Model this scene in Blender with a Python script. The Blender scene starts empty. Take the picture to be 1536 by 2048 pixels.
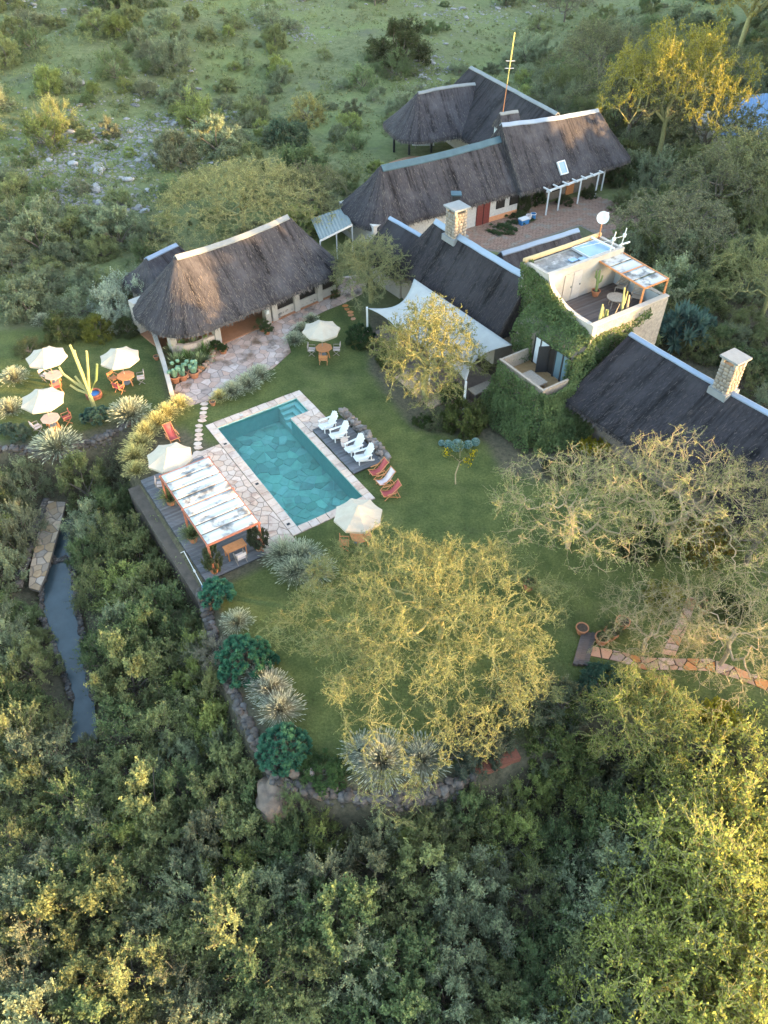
import bpy, math
import numpy as np
from math import radians as RAD, pi

# ------------------------------------------------------------------ camera, sky, sun, exposure
scene = bpy.context.scene
CAM_H, PITCH, FPX = 32.0, RAD(45.1), 1540.0          # drone height (m), tilt below horizontal, focal length in photo pixels
cam_data = bpy.data.cameras.new('camera')
cam = bpy.data.objects.new('camera', cam_data)
scene.collection.objects.link(cam)
cam.location = (0, 0, CAM_H)
cam.rotation_euler = (pi / 2 - PITCH, 0, 0)
cam_data.sensor_fit = 'VERTICAL'
cam_data.sensor_height = 36.0
cam_data.lens = FPX / 2048 * 36.0
cam_data.clip_start, cam_data.clip_end = 0.5, 4000
scene.camera = cam

SUN_AZ, SUN_EL = -14.0, 8.2                            # degrees, counter-clockwise from +X; degrees above horizon
HAZE = 0.00003
SHADE_CREST = [9.8, 9.0, 8.8, 9.0, 11.5, 14.8, 13, 14.2, 14.2, 24, 24, 12.5, 12.5, 33, 33, 17, 17, 33]   # crest of the unseen shading tree belt, shaped band by band, south to north
world = bpy.data.worlds.new('World')
scene.world = world
world.use_nodes = True
wn = world.node_tree
sky = wn.nodes.new('ShaderNodeTexSky')
sky.sky_type = 'NISHITA'
sky.sun_disc = False
sky.sun_elevation = RAD(SUN_EL)
sky.sun_rotation = RAD(90 - SUN_AZ)
sky.air_density, sky.dust_density, sky.ozone_density = 1.0, 1.3, 0.7
bg = wn.nodes['Background']
bg.inputs['Strength'].default_value = 0.15
wn.links.new(sky.outputs[0], bg.inputs['Color'])

sun_data = bpy.data.lights.new('sun', 'SUN')
sun_data.energy = 2.7
sun_data.angle = RAD(0.6)
sun_data.color = (1.0, 0.61, 0.25)
sun = bpy.data.objects.new('sun', sun_data)
scene.collection.objects.link(sun)
sun.rotation_euler = (RAD(90 - SUN_EL), 0, RAD(SUN_AZ + 90))
sun.location = (60, -20, 60)

vs = scene.view_settings
vs.view_transform = 'Standard'
vs.look = 'None'
vs.gamma = 1.0
vs.use_curve_mapping = False
vs.exposure = 3.45
scene.cycles.max_bounces = 8
scene.cycles.diffuse_bounces = 5
scene.cycles.transparent_max_bounces = 12
scene.cycles.use_denoising = True

# ------------------------------------------------------------------ coordinates
CP, SP = math.cos(PITCH), math.sin(PITCH)
def G(x, y, z=0.0):
    """survey: the world point at height z that the photograph shows at pixel x, y"""
    a, b = (x - 768) / FPX, -(y - 1024) / FPX
    d = np.array([a, CP + b * SP, -SP + b * CP])
    return d * ((z - CAM_H) / d[2]) + np.array([0, 0, CAM_H])
YAW = RAD(33.6)
UX = np.array([math.cos(YAW), math.sin(YAW), 0.0])
VX = np.array([-math.sin(YAW), math.cos(YAW), 0.0])
O0 = G(593.8, 1051.7)
def W(u, v, z=0.0):
    """lodge plan: u along the pool's short side, v along its long side, origin at the pool's near corner"""
    p = O0 + UX * u + VX * v
    return np.array([p[0], p[1], z])
def UV(p):
    d = np.asarray(p, float) - O0
    return np.array([d[..., 0] * UX[0] + d[..., 1] * UX[1], d[..., 0] * VX[0] + d[..., 1] * VX[1]]).T
rng = np.random.default_rng(7)

# ------------------------------------------------------------------ mesh helpers
COL = scene.collection
def nrm(v):
    v = np.asarray(v, float)
    return v / (np.linalg.norm(v, axis=-1, keepdims=True) + 1e-12)
def mesh_np(name, V, F, tint=None, smooth=False):
    """mesh from numpy arrays; F is (m,k) with one k"""
    V = np.asarray(V, np.float32); F = np.asarray(F, np.int32)
    me = bpy.data.meshes.new(name)
    m, k = F.shape
    me.vertices.add(len(V)); me.vertices.foreach_set('co', V.ravel())
    me.loops.add(m * k); me.loops.foreach_set('vertex_index', F.ravel())
    me.polygons.add(m); me.polygons.foreach_set('loop_start', np.arange(m, dtype=np.int32) * k)
    if smooth: me.polygons.foreach_set('use_smooth', np.ones(m, bool))
    me.update(calc_edges=True)
    if tint is not None:
        at = me.attributes.new('tint', 'FLOAT', 'FACE'); at.data.foreach_set('value', np.asarray(tint, np.float32))
    return me
def origin_of(o):
    p = np.zeros(3)
    while o is not None:
        p += np.array(o.location); o = o.parent
    return p
def tag(o, label=None, cat=None, group=None, kind=None):
    if label: o['label'] = label
    if cat: o['category'] = cat
    if group: o['group'] = group
    if kind: o['kind'] = kind
    return o
def empty(name, loc=(0, 0, 0), label=None, cat=None, group=None, kind=None, rz=0.0):
    o = bpy.data.objects.new(name, None); COL.objects.link(o)
    o.location = tuple(float(c) for c in loc); o.rotation_euler = (0, 0, rz)
    return tag(o, label, cat, group, kind)
def link(name, me, mat=None, parent=None, loc=None):
    o = bpy.data.objects.new(name, me); COL.objects.link(o)
    if mat is not None and not me.materials: me.materials.append(mat)
    if parent is not None: o.parent = parent
    if loc is not None: o.location = tuple(float(c) for c in loc)
    return o
def copy_tree(o, parent=None):
    c = o.copy(); COL.objects.link(c); c.parent = parent
    for ch in list(o.children): copy_tree(ch, c)
    return c
class MB:
    """collects shapes given in world coordinates; build() links them as one mesh object"""
    def __init__(s): s.v = []; s.f = []
    def add(s, vs_, fs_):
        n = len(s.v); s.v += [tuple(map(float, p)) for p in vs_]; s.f += [tuple(i + n for i in f) for f in fs_]; return s
    def box(s, c, half, ax=None):
        """box at centre c with half sizes, axes rows of ax"""
        c = np.asarray(c, float); ax = np.eye(3) if ax is None else np.asarray(ax, float)
        P = [c + ax[0] * half[0] * i + ax[1] * half[1] * j + ax[2] * half[2] * k for k in (-1, 1) for j in (-1, 1) for i in (-1, 1)]
        return s.add(P, [(0, 2, 3, 1), (4, 5, 7, 6), (0, 1, 5, 4), (2, 6, 7, 3), (0, 4, 6, 2), (1, 3, 7, 5)])
    def uvbox(s, u0, u1, v0, v1, z0, z1):
        c = W((u0 + u1) / 2, (v0 + v1) / 2, (z0 + z1) / 2)
        return s.box(c, (abs(u1 - u0) / 2, abs(v1 - v0) / 2, abs(z1 - z0) / 2), [UX, VX, (0, 0, 1)])
    def bar(s, a, b, w, h=None, up=(0, 0, 1)):
        a = np.asarray(a, float); b = np.asarray(b, float); h = w if h is None else h
        d = nrm(b - a); x = np.cross(d, up)
        if np.linalg.norm(x) < 1e-4: x = np.cross(d, (1, 0, 0))
        x = nrm(x); y = np.cross(x, d)
        return s.box((a + b) / 2, (w / 2, np.linalg.norm(b - a) / 2, h / 2), [x, d, y])
    def tube(s, pts, rad, n=8, cap=True):
        pts = np.asarray(pts, float); m = len(pts); rad = np.broadcast_to(rad, (m,))
        P = []; 
        for i in range(m):
            d = nrm(pts[min(i + 1, m - 1)] - pts[max(i - 1, 0)])
            x = np.cross(d, (0, 0, 1)) if abs(d[2]) < .9 else np.cross(d, (1, 0, 0)); x = nrm(x); y = np.cross(d, x)
            for k in range(n):
                t = 2 * pi * k / n; P.append(pts[i] + (x * math.cos(t) + y * math.sin(t)) * rad[i])
        Fs = [(i * n + k, i * n + (k + 1) % n, (i + 1) * n + (k + 1) % n, (i + 1) * n + k) for i in range(m - 1) for k in range(n)]
        if cap: Fs += [tuple(range(n))[::-1], tuple(range((m - 1) * n, m * n))]
        return s.add(P, Fs)
    def lathe(s, c, prof, n=16):
        c = np.asarray(c, float)
        P = [c + np.array([r * math.cos(2 * pi * k / n), r * math.sin(2 * pi * k / n), z]) for r, z in prof for k in range(n)]
        return s.add(P, [(i * n + k, i * n + (k + 1) % n, (i + 1) * n + (k + 1) % n, (i + 1) * n + k) for i in range(len(prof) - 1) for k in range(n)])
    def prism(s, poly, z0, z1, inset=0.0):
        poly = [np.asarray(p, float)[:2] for p in poly]
        if sum(poly[i][0] * poly[(i + 1) % len(poly)][1] - poly[(i + 1) % len(poly)][0] * poly[i][1] for i in range(len(poly))) < 0: poly = poly[::-1]
        n = len(poly); c = sum(poly) / n
        top = [c + (p - c) * (1 - inset / (np.linalg.norm(p - c) + 1e-6)) for p in poly] if inset else poly
        return s.add([(*p, z0) for p in poly] + [(*p, z1) for p in top],
                     [tuple(range(n))[::-1], tuple(range(n, 2 * n))] + [(i, (i + 1) % n, n + (i + 1) % n, n + i) for i in range(n)])
    def build(s, name, mat, parent=None, smooth=False, world=True, bevel=0):
        o0 = origin_of(parent) if (parent is not None and world) else np.zeros(3)
        me = bpy.data.meshes.new(name)
        me.from_pydata([tuple(np.array(p) - o0) for p in s.v], [], s.f)
        if smooth:
            for p in me.polygons: p.use_smooth = True
        me.update()
        o = link(name, me, mat, parent)
        if bevel:
            b = o.modifiers.new('edge', 'BEVEL'); b.width = bevel; b.segments = 1; b.limit_method = 'ANGLE'
        return o
def tubes_np(P0, P1, r0, r1, n=3):
    P0, P1 = np.asarray(P0, float), np.asarray(P1, float); m = len(P0)
    d = nrm(P1 - P0); ref = np.where(np.abs(d[:, 2:3]) < .9, np.array([[0, 0, 1.0]]), np.array([[1.0, 0, 0]]))
    x = nrm(np.cross(d, ref)); y = np.cross(d, x)
    t = np.arange(n) * 2 * pi / n
    ring = x[:, None] * np.cos(t)[None, :, None] + y[:, None] * np.sin(t)[None, :, None]
    A = P0[:, None] + ring * np.asarray(r0)[:, None, None]; B = P1[:, None] + ring * np.asarray(r1)[:, None, None]
    V = np.concatenate([A, B], 1).reshape(-1, 3)
    k = np.arange(n); f = np.stack([k, (k + 1) % n, n + (k + 1) % n, n + k], 1)
    return V, (f[None] + (np.arange(m) * 2 * n)[:, None, None]).reshape(-1, 4)
def leaves_np(C, N, size, aspect=0.55, R=rng):
    """diamond leaves: centre, rough normal, length"""
    C = np.asarray(C, float); m = len(C); N = nrm(N); size = np.broadcast_to(size, (m,))
    t = nrm(np.cross(N, R.normal(size=(m, 3)))); b = np.cross(N, t)
    L_, B_ = t * (size / 2)[:, None], b * (size * aspect / 2)[:, None]
    V = np.stack([C - L_, C + B_ - L_ * .1, C + L_, C - B_ - L_ * .1], 1).reshape(-1, 3)
    return V, np.arange(m * 4).reshape(m, 4)
def join(*parts):
    V, F, n = [], [], 0
    for v, f in parts:
        V.append(v); F.append(f + n); n += len(v)
    return np.concatenate(V), np.concatenate(F)
def inside(poly, x, y):
    poly = np.asarray(poly)[:, :2]; r = np.zeros(np.shape(x), bool); j = len(poly) - 1
    for i in range(len(poly)):
        xi, yi = poly[i]; xj, yj = poly[j]
        c = ((yi > y) != (yj > y)) & (x < (xj - xi) * (y - yi) / (yj - yi + 1e-12) + xi); r ^= c; j = i
    return r
def dist_poly(poly, x, y, closed=True):
    poly = np.asarray(poly)[:, :2]; d = np.full(np.shape(x), 1e9)
    n = len(poly)
    for i in range(n if closed else n - 1):
        a, b = poly[i], poly[(i + 1) % n]; e = b - a; L2 = e @ e + 1e-9
        t = np.clip(((x - a[0]) * e[0] + (y - a[1]) * e[1]) / L2, 0, 1)
        d = np.minimum(d, np.hypot(x - a[0] - t * e[0], y - a[1] - t * e[1]))
    return d
def sstep(a, b, x):
    t = np.clip((x - a) / (b - a), 0, 1); return t * t * (3 - 2 * t)
def noise2(x, y, s, seed=0):
    """cheap smooth value noise from summed sines"""
    r = np.random.default_rng(seed); o = np.zeros(np.shape(x))
    for k in range(7):
        a = r.uniform(0, 2 * pi); w = r.uniform(.6, 1.7) / s; o = o + np.sin((x * math.cos(a) + y * math.sin(a)) * w * 2 * pi + r.uniform(0, 6.3))
    return o / 4.0
def clip_half(poly, p, n):
    """keep the side of the line through p with (q-p).n <= 0"""
    out = []; m = len(poly)
    for i in range(m):
        a, b = poly[i], poly[(i + 1) % m]; da, db = (a - p) @ n, (b - p) @ n
        if da <= 0: out.append(a)
        if (da < 0 < db) or (db < 0 < da): out.append(a + (b - a) * (da / (da - db)))
    return out
def voronoi(poly, spacing, gap, R, jitter=.38):
    """irregular stones that fill a polygon (list of 2-D corner arrays)"""
    poly = [np.asarray(p, float)[:2] for p in poly]; P = np.array(poly)
    lo, hi = P.min(0), P.max(0); S = []
    y = lo[1] + spacing * .3; row = 0
    while y < hi[1] + spacing * .3:
        x = lo[0] + (spacing * .5 if row % 2 else 0.1)
        while x < hi[0] + spacing * .3:
            q = np.array([x, y]) + R.uniform(-jitter, jitter, 2) * spacing
            if inside(P, q[0], q[1]) or dist_poly(P, q[0], q[1]) < spacing * .25: S.append(q)
            x += spacing
        y += spacing * .87; row += 1
    S = np.array(S); out = []
    for i, s in enumerate(S):
        c = poly; d = np.hypot(*(S - s).T)
        for j in np.argsort(d)[1:15]:
            n = (S[j] - s) / d[j]; c = clip_half(c, (S[j] + s) / 2 - n * gap / 2, n)
            if len(c) < 3: break
        if len(c) >= 3:
            c2 = [c[0]]
            for q in c[1:]:
                if np.linalg.norm(q - c2[-1]) > .02: c2.append(q)
            a = abs(sum(c2[k][0] * c2[(k + 1) % len(c2)][1] - c2[(k + 1) % len(c2)][0] * c2[k][1] for k in range(len(c2)))) / 2
            if len(c2) >= 3 and a > spacing * spacing * .04: out.append(c2)
    return out

# ------------------------------------------------------------------ materials
def ramp2(nt, fac, c0, c1, p0=.35, p1=.65):
    r = nt.nodes.new('ShaderNodeValToRGB'); r.color_ramp.elements[0].position = p0; r.color_ramp.elements[1].position = p1
    r.color_ramp.elements[0].color = (*c0, 1); r.color_ramp.elements[1].color = (*c1, 1); nt.links.new(fac, r.inputs[0]); return r.outputs[0]
def nmix(nt, fac, a, b, mode='MIX'):
    m = nt.nodes.new('ShaderNodeMix'); m.data_type = 'RGBA'; m.blend_type = mode
    if isinstance(fac, (int, float)): m.inputs[0].default_value = fac
    else: nt.links.new(fac, m.inputs[0])
    for k, c in ((6, a), (7, b)):
        if isinstance(c, tuple): m.inputs[k].default_value = (*c[:3], 1)
        else: nt.links.new(c, m.inputs[k])
    return m.outputs[2]
def tex(nt, kind, scale, coord=None, detail=4, rough=.6, out=0, stretch=None):
    t = nt.nodes.new('ShaderNodeTex' + kind); t.inputs['Scale'].default_value = scale
    if 'Detail' in t.inputs: t.inputs['Detail'].default_value = detail
    if 'Roughness' in t.inputs: t.inputs['Roughness'].default_value = rough
    if coord is None:
        g = nt.nodes.new('ShaderNodeNewGeometry'); coord = g.outputs['Position']
    if stretch:
        mp = nt.nodes.new('ShaderNodeMapping'); mp.inputs['Rotation'].default_value = (0, 0, -YAW if len(stretch) < 4 else stretch[3]); mp.inputs['Scale'].default_value = stretch[:3]
        mp.vector_type = 'TEXTURE' if False else 'POINT'; nt.links.new(coord, mp.inputs[0]); coord = mp.outputs[0]
    nt.links.new(coord, t.inputs['Vector']); return t.outputs[out]
def mat(name, c0, c1=None, scale=4.0, rough=.8, bump=.0, bscale=None, rand=0.0, metal=0.0, stretch=None, spec=.3, c2=None, scale2=.6):
    m = bpy.data.materials.new(name); m.use_nodes = True; nt = m.node_tree; b = nt.nodes['Principled BSDF']
    b.inputs['Roughness'].default_value = rough; b.inputs['Metallic'].default_value = metal; b.inputs['Specular IOR Level'].default_value = spec
    c1 = c1 or tuple(x * .7 for x in c0)
    n = tex(nt, 'Noise', scale, stretch=stretch, detail=6, rough=.65)
    col = ramp2(nt, n, c1, c0, .3, .7)
    if c2:
        n2 = tex(nt, 'Noise', scale2, detail=4); f = ramp2(nt, n2, (0, 0, 0), (1, 1, 1), .52, .66); col = nmix(nt, f, col, c2)
    if rand:
        oi = nt.nodes.new('ShaderNodeObjectInfo'); mr = nt.nodes.new('ShaderNodeMapRange'); mr.inputs[3].default_value = 1 - rand; mr.inputs[4].default_value = 1 + rand
        nt.links.new(oi.outputs['Random'], mr.inputs[0])
        h = nt.nodes.new('ShaderNodeHueSaturation'); nt.links.new(mr.outputs[0], h.inputs['Value']); nt.links.new(col, h.inputs['Color'])
        mh = nt.nodes.new('ShaderNodeMath'); mh.operation = 'MULTIPLY_ADD'; mh.inputs[1].default_value = 7.31; mh.inputs[2].default_value = 0
        fr = nt.nodes.new('ShaderNodeMath'); fr.operation = 'FRACT'; nt.links.new(oi.outputs['Random'], mh.inputs[0]); nt.links.new(mh.outputs[0], fr.inputs[0])
        m3 = nt.nodes.new('ShaderNodeMapRange'); m3.inputs[3].default_value = 1 - rand * 1.3; m3.inputs[4].default_value = 1 + rand * 1.3
        nt.links.new(fr.outputs[0], m3.inputs[0]); nt.links.new(m3.outputs[0], h.inputs['Saturation']); col = h.outputs[0]
    nt.links.new(col, b.inputs['Base Color'])
    if bump:
        bn = tex(nt, 'Noise', bscale or scale * 4, stretch=stretch, detail=5, rough=.7)
        bp = nt.nodes.new('ShaderNodeBump'); bp.inputs['Strength'].default_value = bump; bp.inputs['Distance'].default_value = .05
        nt.links.new(bn, bp.inputs['Height']); nt.links.new(bp.outputs[0], b.inputs['Normal'])
    return m
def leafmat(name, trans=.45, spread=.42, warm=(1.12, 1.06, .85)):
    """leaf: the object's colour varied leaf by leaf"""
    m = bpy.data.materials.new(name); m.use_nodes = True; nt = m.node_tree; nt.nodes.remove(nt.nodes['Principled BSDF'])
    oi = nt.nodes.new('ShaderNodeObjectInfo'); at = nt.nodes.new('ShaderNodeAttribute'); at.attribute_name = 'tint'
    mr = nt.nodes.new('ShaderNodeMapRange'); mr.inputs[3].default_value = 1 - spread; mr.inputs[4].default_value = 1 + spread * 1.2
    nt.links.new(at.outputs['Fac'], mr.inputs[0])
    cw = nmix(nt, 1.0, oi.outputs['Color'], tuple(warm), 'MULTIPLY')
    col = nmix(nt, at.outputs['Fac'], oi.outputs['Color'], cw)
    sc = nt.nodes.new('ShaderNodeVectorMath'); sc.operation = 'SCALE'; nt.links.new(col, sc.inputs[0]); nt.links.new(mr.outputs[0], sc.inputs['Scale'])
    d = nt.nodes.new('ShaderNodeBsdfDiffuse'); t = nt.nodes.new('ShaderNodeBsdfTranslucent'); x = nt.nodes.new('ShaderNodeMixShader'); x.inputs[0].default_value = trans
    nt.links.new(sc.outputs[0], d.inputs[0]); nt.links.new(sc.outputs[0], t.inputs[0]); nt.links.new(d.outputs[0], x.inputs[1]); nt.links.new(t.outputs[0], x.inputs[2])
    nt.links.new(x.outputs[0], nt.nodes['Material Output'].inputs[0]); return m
M = {}
M['leaf'] = leafmat('leaf')
M['blade'] = leafmat('grass_blade', .3, .6, (1.5, 1.45, 1.5))
M['bark_grey'] = mat('bark_grey', (.17, .14, .11), (.09, .075, .06), 6, .9, .4)
M['bark_yellow'] = mat('bark_yellow', (.30, .28, .12), (.21, .19, .08), 5, .85, .3)
M['bark_pink'] = mat('bark_pink', (.45, .34, .21), (.31, .23, .14), 5, .85, .3)
M['stone_wall'] = mat('wall_stone', (.24, .20, .175), (.12, .10, .09), 7, .9, .5, 20, rand=.4)
M['stone_dark'] = mat('dark_stone', (.105, .09, .08), (.05, .042, .038), 6, .9, .5, 18, rand=.45)
M['boulder'] = mat('field_boulder', (.30, .29, .28), (.16, .155, .15), 3, .9, .5, 12, rand=.3)
M['mortar'] = mat('mortar', (.20, .165, .14), (.13, .11, .09), 6, .95, .3)
M['coping'] = mat('coping_stone', (.54, .415, .34), (.46, .345, .275), 5, .8, .25, 25, rand=.13, c2=(0.369, 0.254, 0.205), scale2=1.6)
M['flag_pink'] = mat('patio_flagstone', (0.468, 0.342, 0.288), (0.360, 0.252, 0.207), 3, .85, .3, 20, rand=.2, c2=(0.153, 0.104, 0.077), scale2=.75)
M['flag_terra'] = mat('terracotta_flagstone', (.47, .245, .15), (.37, .19, .115), 4, .85, .3, 20, rand=.25)
M['flag_tan'] = mat('tan_flagstone', (.36, .27, .19), (.26, .19, .13), 4, .85, .3, 20, rand=.25)
M['pool_stone'] = mat('pool_floor_stone', (0.450, 0.540, 0.459), (0.360, 0.450, 0.387), 2.2, .8, .2, 12, rand=.24, c2=(.33, .36, .32), scale2=.8)
M['pool_lining'] = mat('pool_lining', (.42, .60, .56), (.34, .52, .49), 3, .7)
M['pool_step'] = mat('pool_step', (0.666, 0.684, 0.630), (0.576, 0.603, 0.549), 3, .7)
M['plank_grey'] = mat('weathered_plank', (0.145, 0.145, 0.154), (0.070, 0.070, 0.077), 3, .8, .3, 30, rand=.3, stretch=(.6, 9, 9))
M['plank_brown'] = mat('dark_plank', (.13, .105, .095), (.07, .055, .05), 3, .8, .3, 30, rand=.25, stretch=(.6, 9, 9))
M['canvas'] = mat('cream_canvas', (.43, .365, .285), (.37, .31, .24), 2.5, .9, .1, 10)
M['canvas_white'] = mat('white_canvas', (.36, .36, .34), (.30, .30, .285), 1.5, .9, .12, 6, c2=(0.328, 0.336, 0.328), scale2=.5)
M['canvas_stained'] = mat('mildewed_canvas', (0.443, 0.435, 0.410), (0.394, 0.385, 0.365), 2, .9, .1, 8, c2=(0.115, 0.115, 0.115), scale2=1.15, stretch=None)
M['white_paint'] = mat('white_paint', (0.581, 0.581, 0.572), (0.528, 0.528, 0.519), 3, .5)
M['red_timber'] = mat('red_stained_timber', (.42, .15, .09), (.30, .10, .06), 8, .7, .2)
M['orange_timber'] = mat('orange_timber', (.52, .22, .09), (.40, .16, .06), 8, .6, .2)
M['teak'] = mat('grey_teak', (.33, .27, .22), (.22, .18, .14), 8, .8, .2)
M['table_pink'] = mat('faded_table_top', (.50, .37, .30), (.42, .30, .24), 4, .7)
M['red_cloth'] = mat('red_canvas', (.40, .085, .08), (.32, .065, .06), 6, .9)
M['pale_cloth'] = mat('pale_pink_canvas', (.62, .52, .50), (.55, .45, .43), 6, .9)
M['terracotta'] = mat('terracotta', (.42, .17, .085), (.32, .13, .065), 6, .85, .1)
M['soil'] = mat('soil', (.09, .06, .04), (.05, .035, .025), 8, .95, .5)
M['plaster'] = mat('plaster', (0.391, 0.353, 0.310), (0.315, 0.281, 0.246), 1.5, .9, .15, 10)
M['plaster_and_shade_blue'] = mat('blue_plaster_and_shade', (.42, .45, .46), (.34, .37, .38), 1.5, .9, .15, 10)  # dormer plaster; also bluish shade as colour on a terrace parapet
M['rough_render'] = mat('rough_stone_render', (.36, .32, .27), (.20, .175, .15), 5, .95, .7, 9)
M['cap_blue'] = mat('pale_blue_ridge_sheet', (0.212, 0.264, 0.336), (0.178, 0.225, 0.293), 1.2, .55, .1, 5, spec=.5, metal=.2)
M['cap_grey'] = mat('cement_ridge', (.20, .21, .215), (.15, .16, .165), 1.5, .7, .15, 6)
M['cap_teal'] = mat('teal_ridge_sheet', (.06, .105, .13), (.04, .075, .095), 1.0, .6, .15, 4, spec=.2)
M['tin_roof'] = mat('blue_sheet_roof', (.10, .20, .34), (.08, .16, .28), 1, .5)
M['poly_sheet'] = mat('clear_roof_sheet', (.15, .185, .185), (.11, .14, .145), 2, .5)
M['red_door'] = mat('oxblood_door', (.16, .035, .03), (.11, .025, .02), 6, .6)
M['dark'] = mat('dark_interior', (.02, .017, .015), (.012, .01, .01), 3, .9)
M['floor_terra'] = mat('polished_red_floor', (.34, .16, .09), (.26, .12, .065), 3, .5)
M['dark_metal'] = mat('dark_metal', (.03, .03, .032), (.02, .02, .022), 5, .5)
M['pale_metal'] = mat('pale_metal', (.55, .56, .58), (.45, .46, .48), 5, .4, metal=.3)
M['panel_blue'] = mat('solar_panel_glass', (.20, .30, .42), (.16, .26, .38), .8, .25, spec=.6)
M['cactus'] = mat('cactus_skin', (.20, .24, .09), (.13, .17, .06), 5, .7, .2)
M['cactus_pale'] = mat('pale_cactus_skin', (0.368, 0.336, 0.136), (0.272, 0.256, 0.104), 5, .7, .2)
M['brick_paver'] = mat('brick_paver', (.27, .17, .125), (.16, .10, .075), 3, .9, .3, 20, rand=.0, c2=(.20, .17, .14), scale2=.9)
M['grey_roofing'] = mat('worn_roof_felt', (.28, .27, .26), (.12, .115, .11), 2.2, .95, .5, 9, c2=(.42, .40, .38), scale2=1.3)
M['blue_plastic'] = mat('blue_plastic', (.04, .18, .40), (.03, .14, .33), 4, .4)
M['red_soil'] = mat('red_gravel', (.22, .08, .05), (.13, .05, .035), 12, .95, .5)
def thatch_mat(name, c0, c1, c2):
    """uv: x along the eave, y down the slope, in metres"""
    m = bpy.data.materials.new(name); m.use_nodes = True; nt = m.node_tree; b = nt.nodes['Principled BSDF']
    b.inputs['Roughness'].default_value = .95; b.inputs['Specular IOR Level'].default_value = .1
    uv = nt.nodes.new('ShaderNodeUVMap').outputs[0]
    def st(sx, sy, scale, detail=5):
        mp = nt.nodes.new('ShaderNodeMapping'); mp.inputs['Scale'].default_value = (sx, sy, 1); nt.links.new(uv, mp.inputs[0])
        return tex(nt, 'Noise', scale, coord=mp.outputs[0], detail=detail, rough=.7)
    fine = st(9, 1.6, 2.2); streak = st(1.6, .10, 1.0, 6); patch = tex(nt, 'Noise', .45, detail=5, rough=.6)
    col = ramp2(nt, fine, c1, c0, .32, .68)
    f = ramp2(nt, streak, (0, 0, 0), (1, 1, 1), .46, .64); col = nmix(nt, f, col, tuple(x * .35 for x in c1))
    f2 = ramp2(nt, patch, (0, 0, 0), (.8, .8, .8), .48, .72); col = nmix(nt, f2, col, c2)
    nt.links.new(col, b.inputs['Base Color'])
    bp = nt.nodes.new('ShaderNodeBump'); bp.inputs['Strength'].default_value = .9; bp.inputs['Distance'].default_value = .06
    h = nmix(nt, .45, fine, streak); nt.links.new(h, bp.inputs['Height']); nt.links.new(bp.outputs[0], b.inputs['Normal']); return m
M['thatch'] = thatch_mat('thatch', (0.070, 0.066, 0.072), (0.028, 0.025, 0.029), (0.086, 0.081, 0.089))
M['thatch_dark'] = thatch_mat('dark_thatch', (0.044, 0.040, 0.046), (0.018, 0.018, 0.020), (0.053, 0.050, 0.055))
M['straw'] = leafmat('straw', .1, .35, (1.2, 1.1, 1.0))

# ------------------------------------------------------------------ ground: one sheet, garden terrace with falling bush land in front
PLATEAU_PX = [(-500, 960), (-120, 925), (0, 902), (60, 902), (180, 884), (262, 852), (285, 880), (270, 935), (285, 966), (411, 1168), (428, 1260), (455, 1360), (505, 1470), (560, 1548), (640, 1582),
              (760, 1592), (880, 1572), (960, 1538), (1050, 1500), (1150, 1462), (1230, 1440), (1290, 1470), (1400, 1505), (1560, 1510), (1900, 1480)]
PLATEAU = [G(*p)[:2] for p in PLATEAU_PX] + [np.array([200, 60.]), np.array([1500, 60.]), np.array([1500, 1500.]), np.array([-1500, 1500.]), np.array([-1500, 40.])]
POND_PX = [(118, 1042), (150, 1036), (146, 1090), (140, 1130), (152, 1190), (168, 1280), (188, 1400), (196, 1478), (140, 1486), (148, 1400), (118, 1320), (82, 1230), (86, 1165), (106, 1110)]
POND_Z = -3.1
POND = [G(*p, POND_Z)[:2] for p in POND_PX]
def height(x, y):
    x = np.asarray(x, float); y = np.asarray(y, float)
    ins = inside(PLATEAU, x, y); d = dist_poly(PLATEAU[:25], x, y, False); d = np.where(ins, 0, d)
    z = -2.7 * sstep(0.05, 1.3, d) - 1.0 * sstep(6, 30, d) + .25 * noise2(x, y, 9, 3) * sstep(1, 5, d)
    back = sstep(70, 120, y)
    z = z + back * (.05 * (np.minimum(y, 180) - 70) * sstep(20, -60, x) + 1.4 * noise2(x, y, 55, 5) + .35 * noise2(x, y, 14, 6))
    pd = np.where(inside(POND, x, y), 0, dist_poly(POND, x, y)); z = np.where(~ins, z + (POND_Z - .25 - z) * sstep(1.6, .1, pd), z)
    ridge = np.exp(-((x - 77 - .35 * np.maximum(0, y - 100)) / 10.) ** 2) * sstep(-140, -60, y) * sstep(175, 130, y)  # unseen rise added on the right, holding back the low sun
    return z + ridge * (6.0 + 1.2 * noise2(x, y, 30, 11)) * (.45 + .55 * sstep(0, 10, y))
us = np.unique(np.round(np.concatenate([np.arange(-30, 62, .5), [-.35, -.12, 4.64, 4.87, 6.06, 6.28], -30 - np.cumsum(1.2 ** np.arange(1, 36)) * .5, 62 + np.cumsum(1.2 ** np.arange(1, 36)) * .5]), 3))
vs_ = np.unique(np.round(np.concatenate([np.arange(-34, 46, .5), [-.35, -.12, 8.65, 8.88, 10.92, 11.15], -34 - np.cumsum(1.2 ** np.arange(1, 36)) * .5, 46 + np.cumsum(1.2 ** np.arange(1, 36)) * .5]), 3))
UU, VV = np.meshgrid(us, vs_)
GX = O0[0] + UX[0] * UU + VX[0] * VV; GY = O0[1] + UX[1] * UU + VX[1] * VV
GZ = height(GX, GY)
in_pool = ((UU >= -.13) & (UU <= 4.65) & (VV >= -.13) & (VV <= 10.93)) | ((UU >= 4.6) & (UU <= 6.07) & (VV >= 8.87) & (VV <= 10.93))
GZ = np.where(in_pool, -2.6, GZ)
ny, nx = GX.shape
idx = np.arange(ny * nx).reshape(ny, nx)
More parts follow.
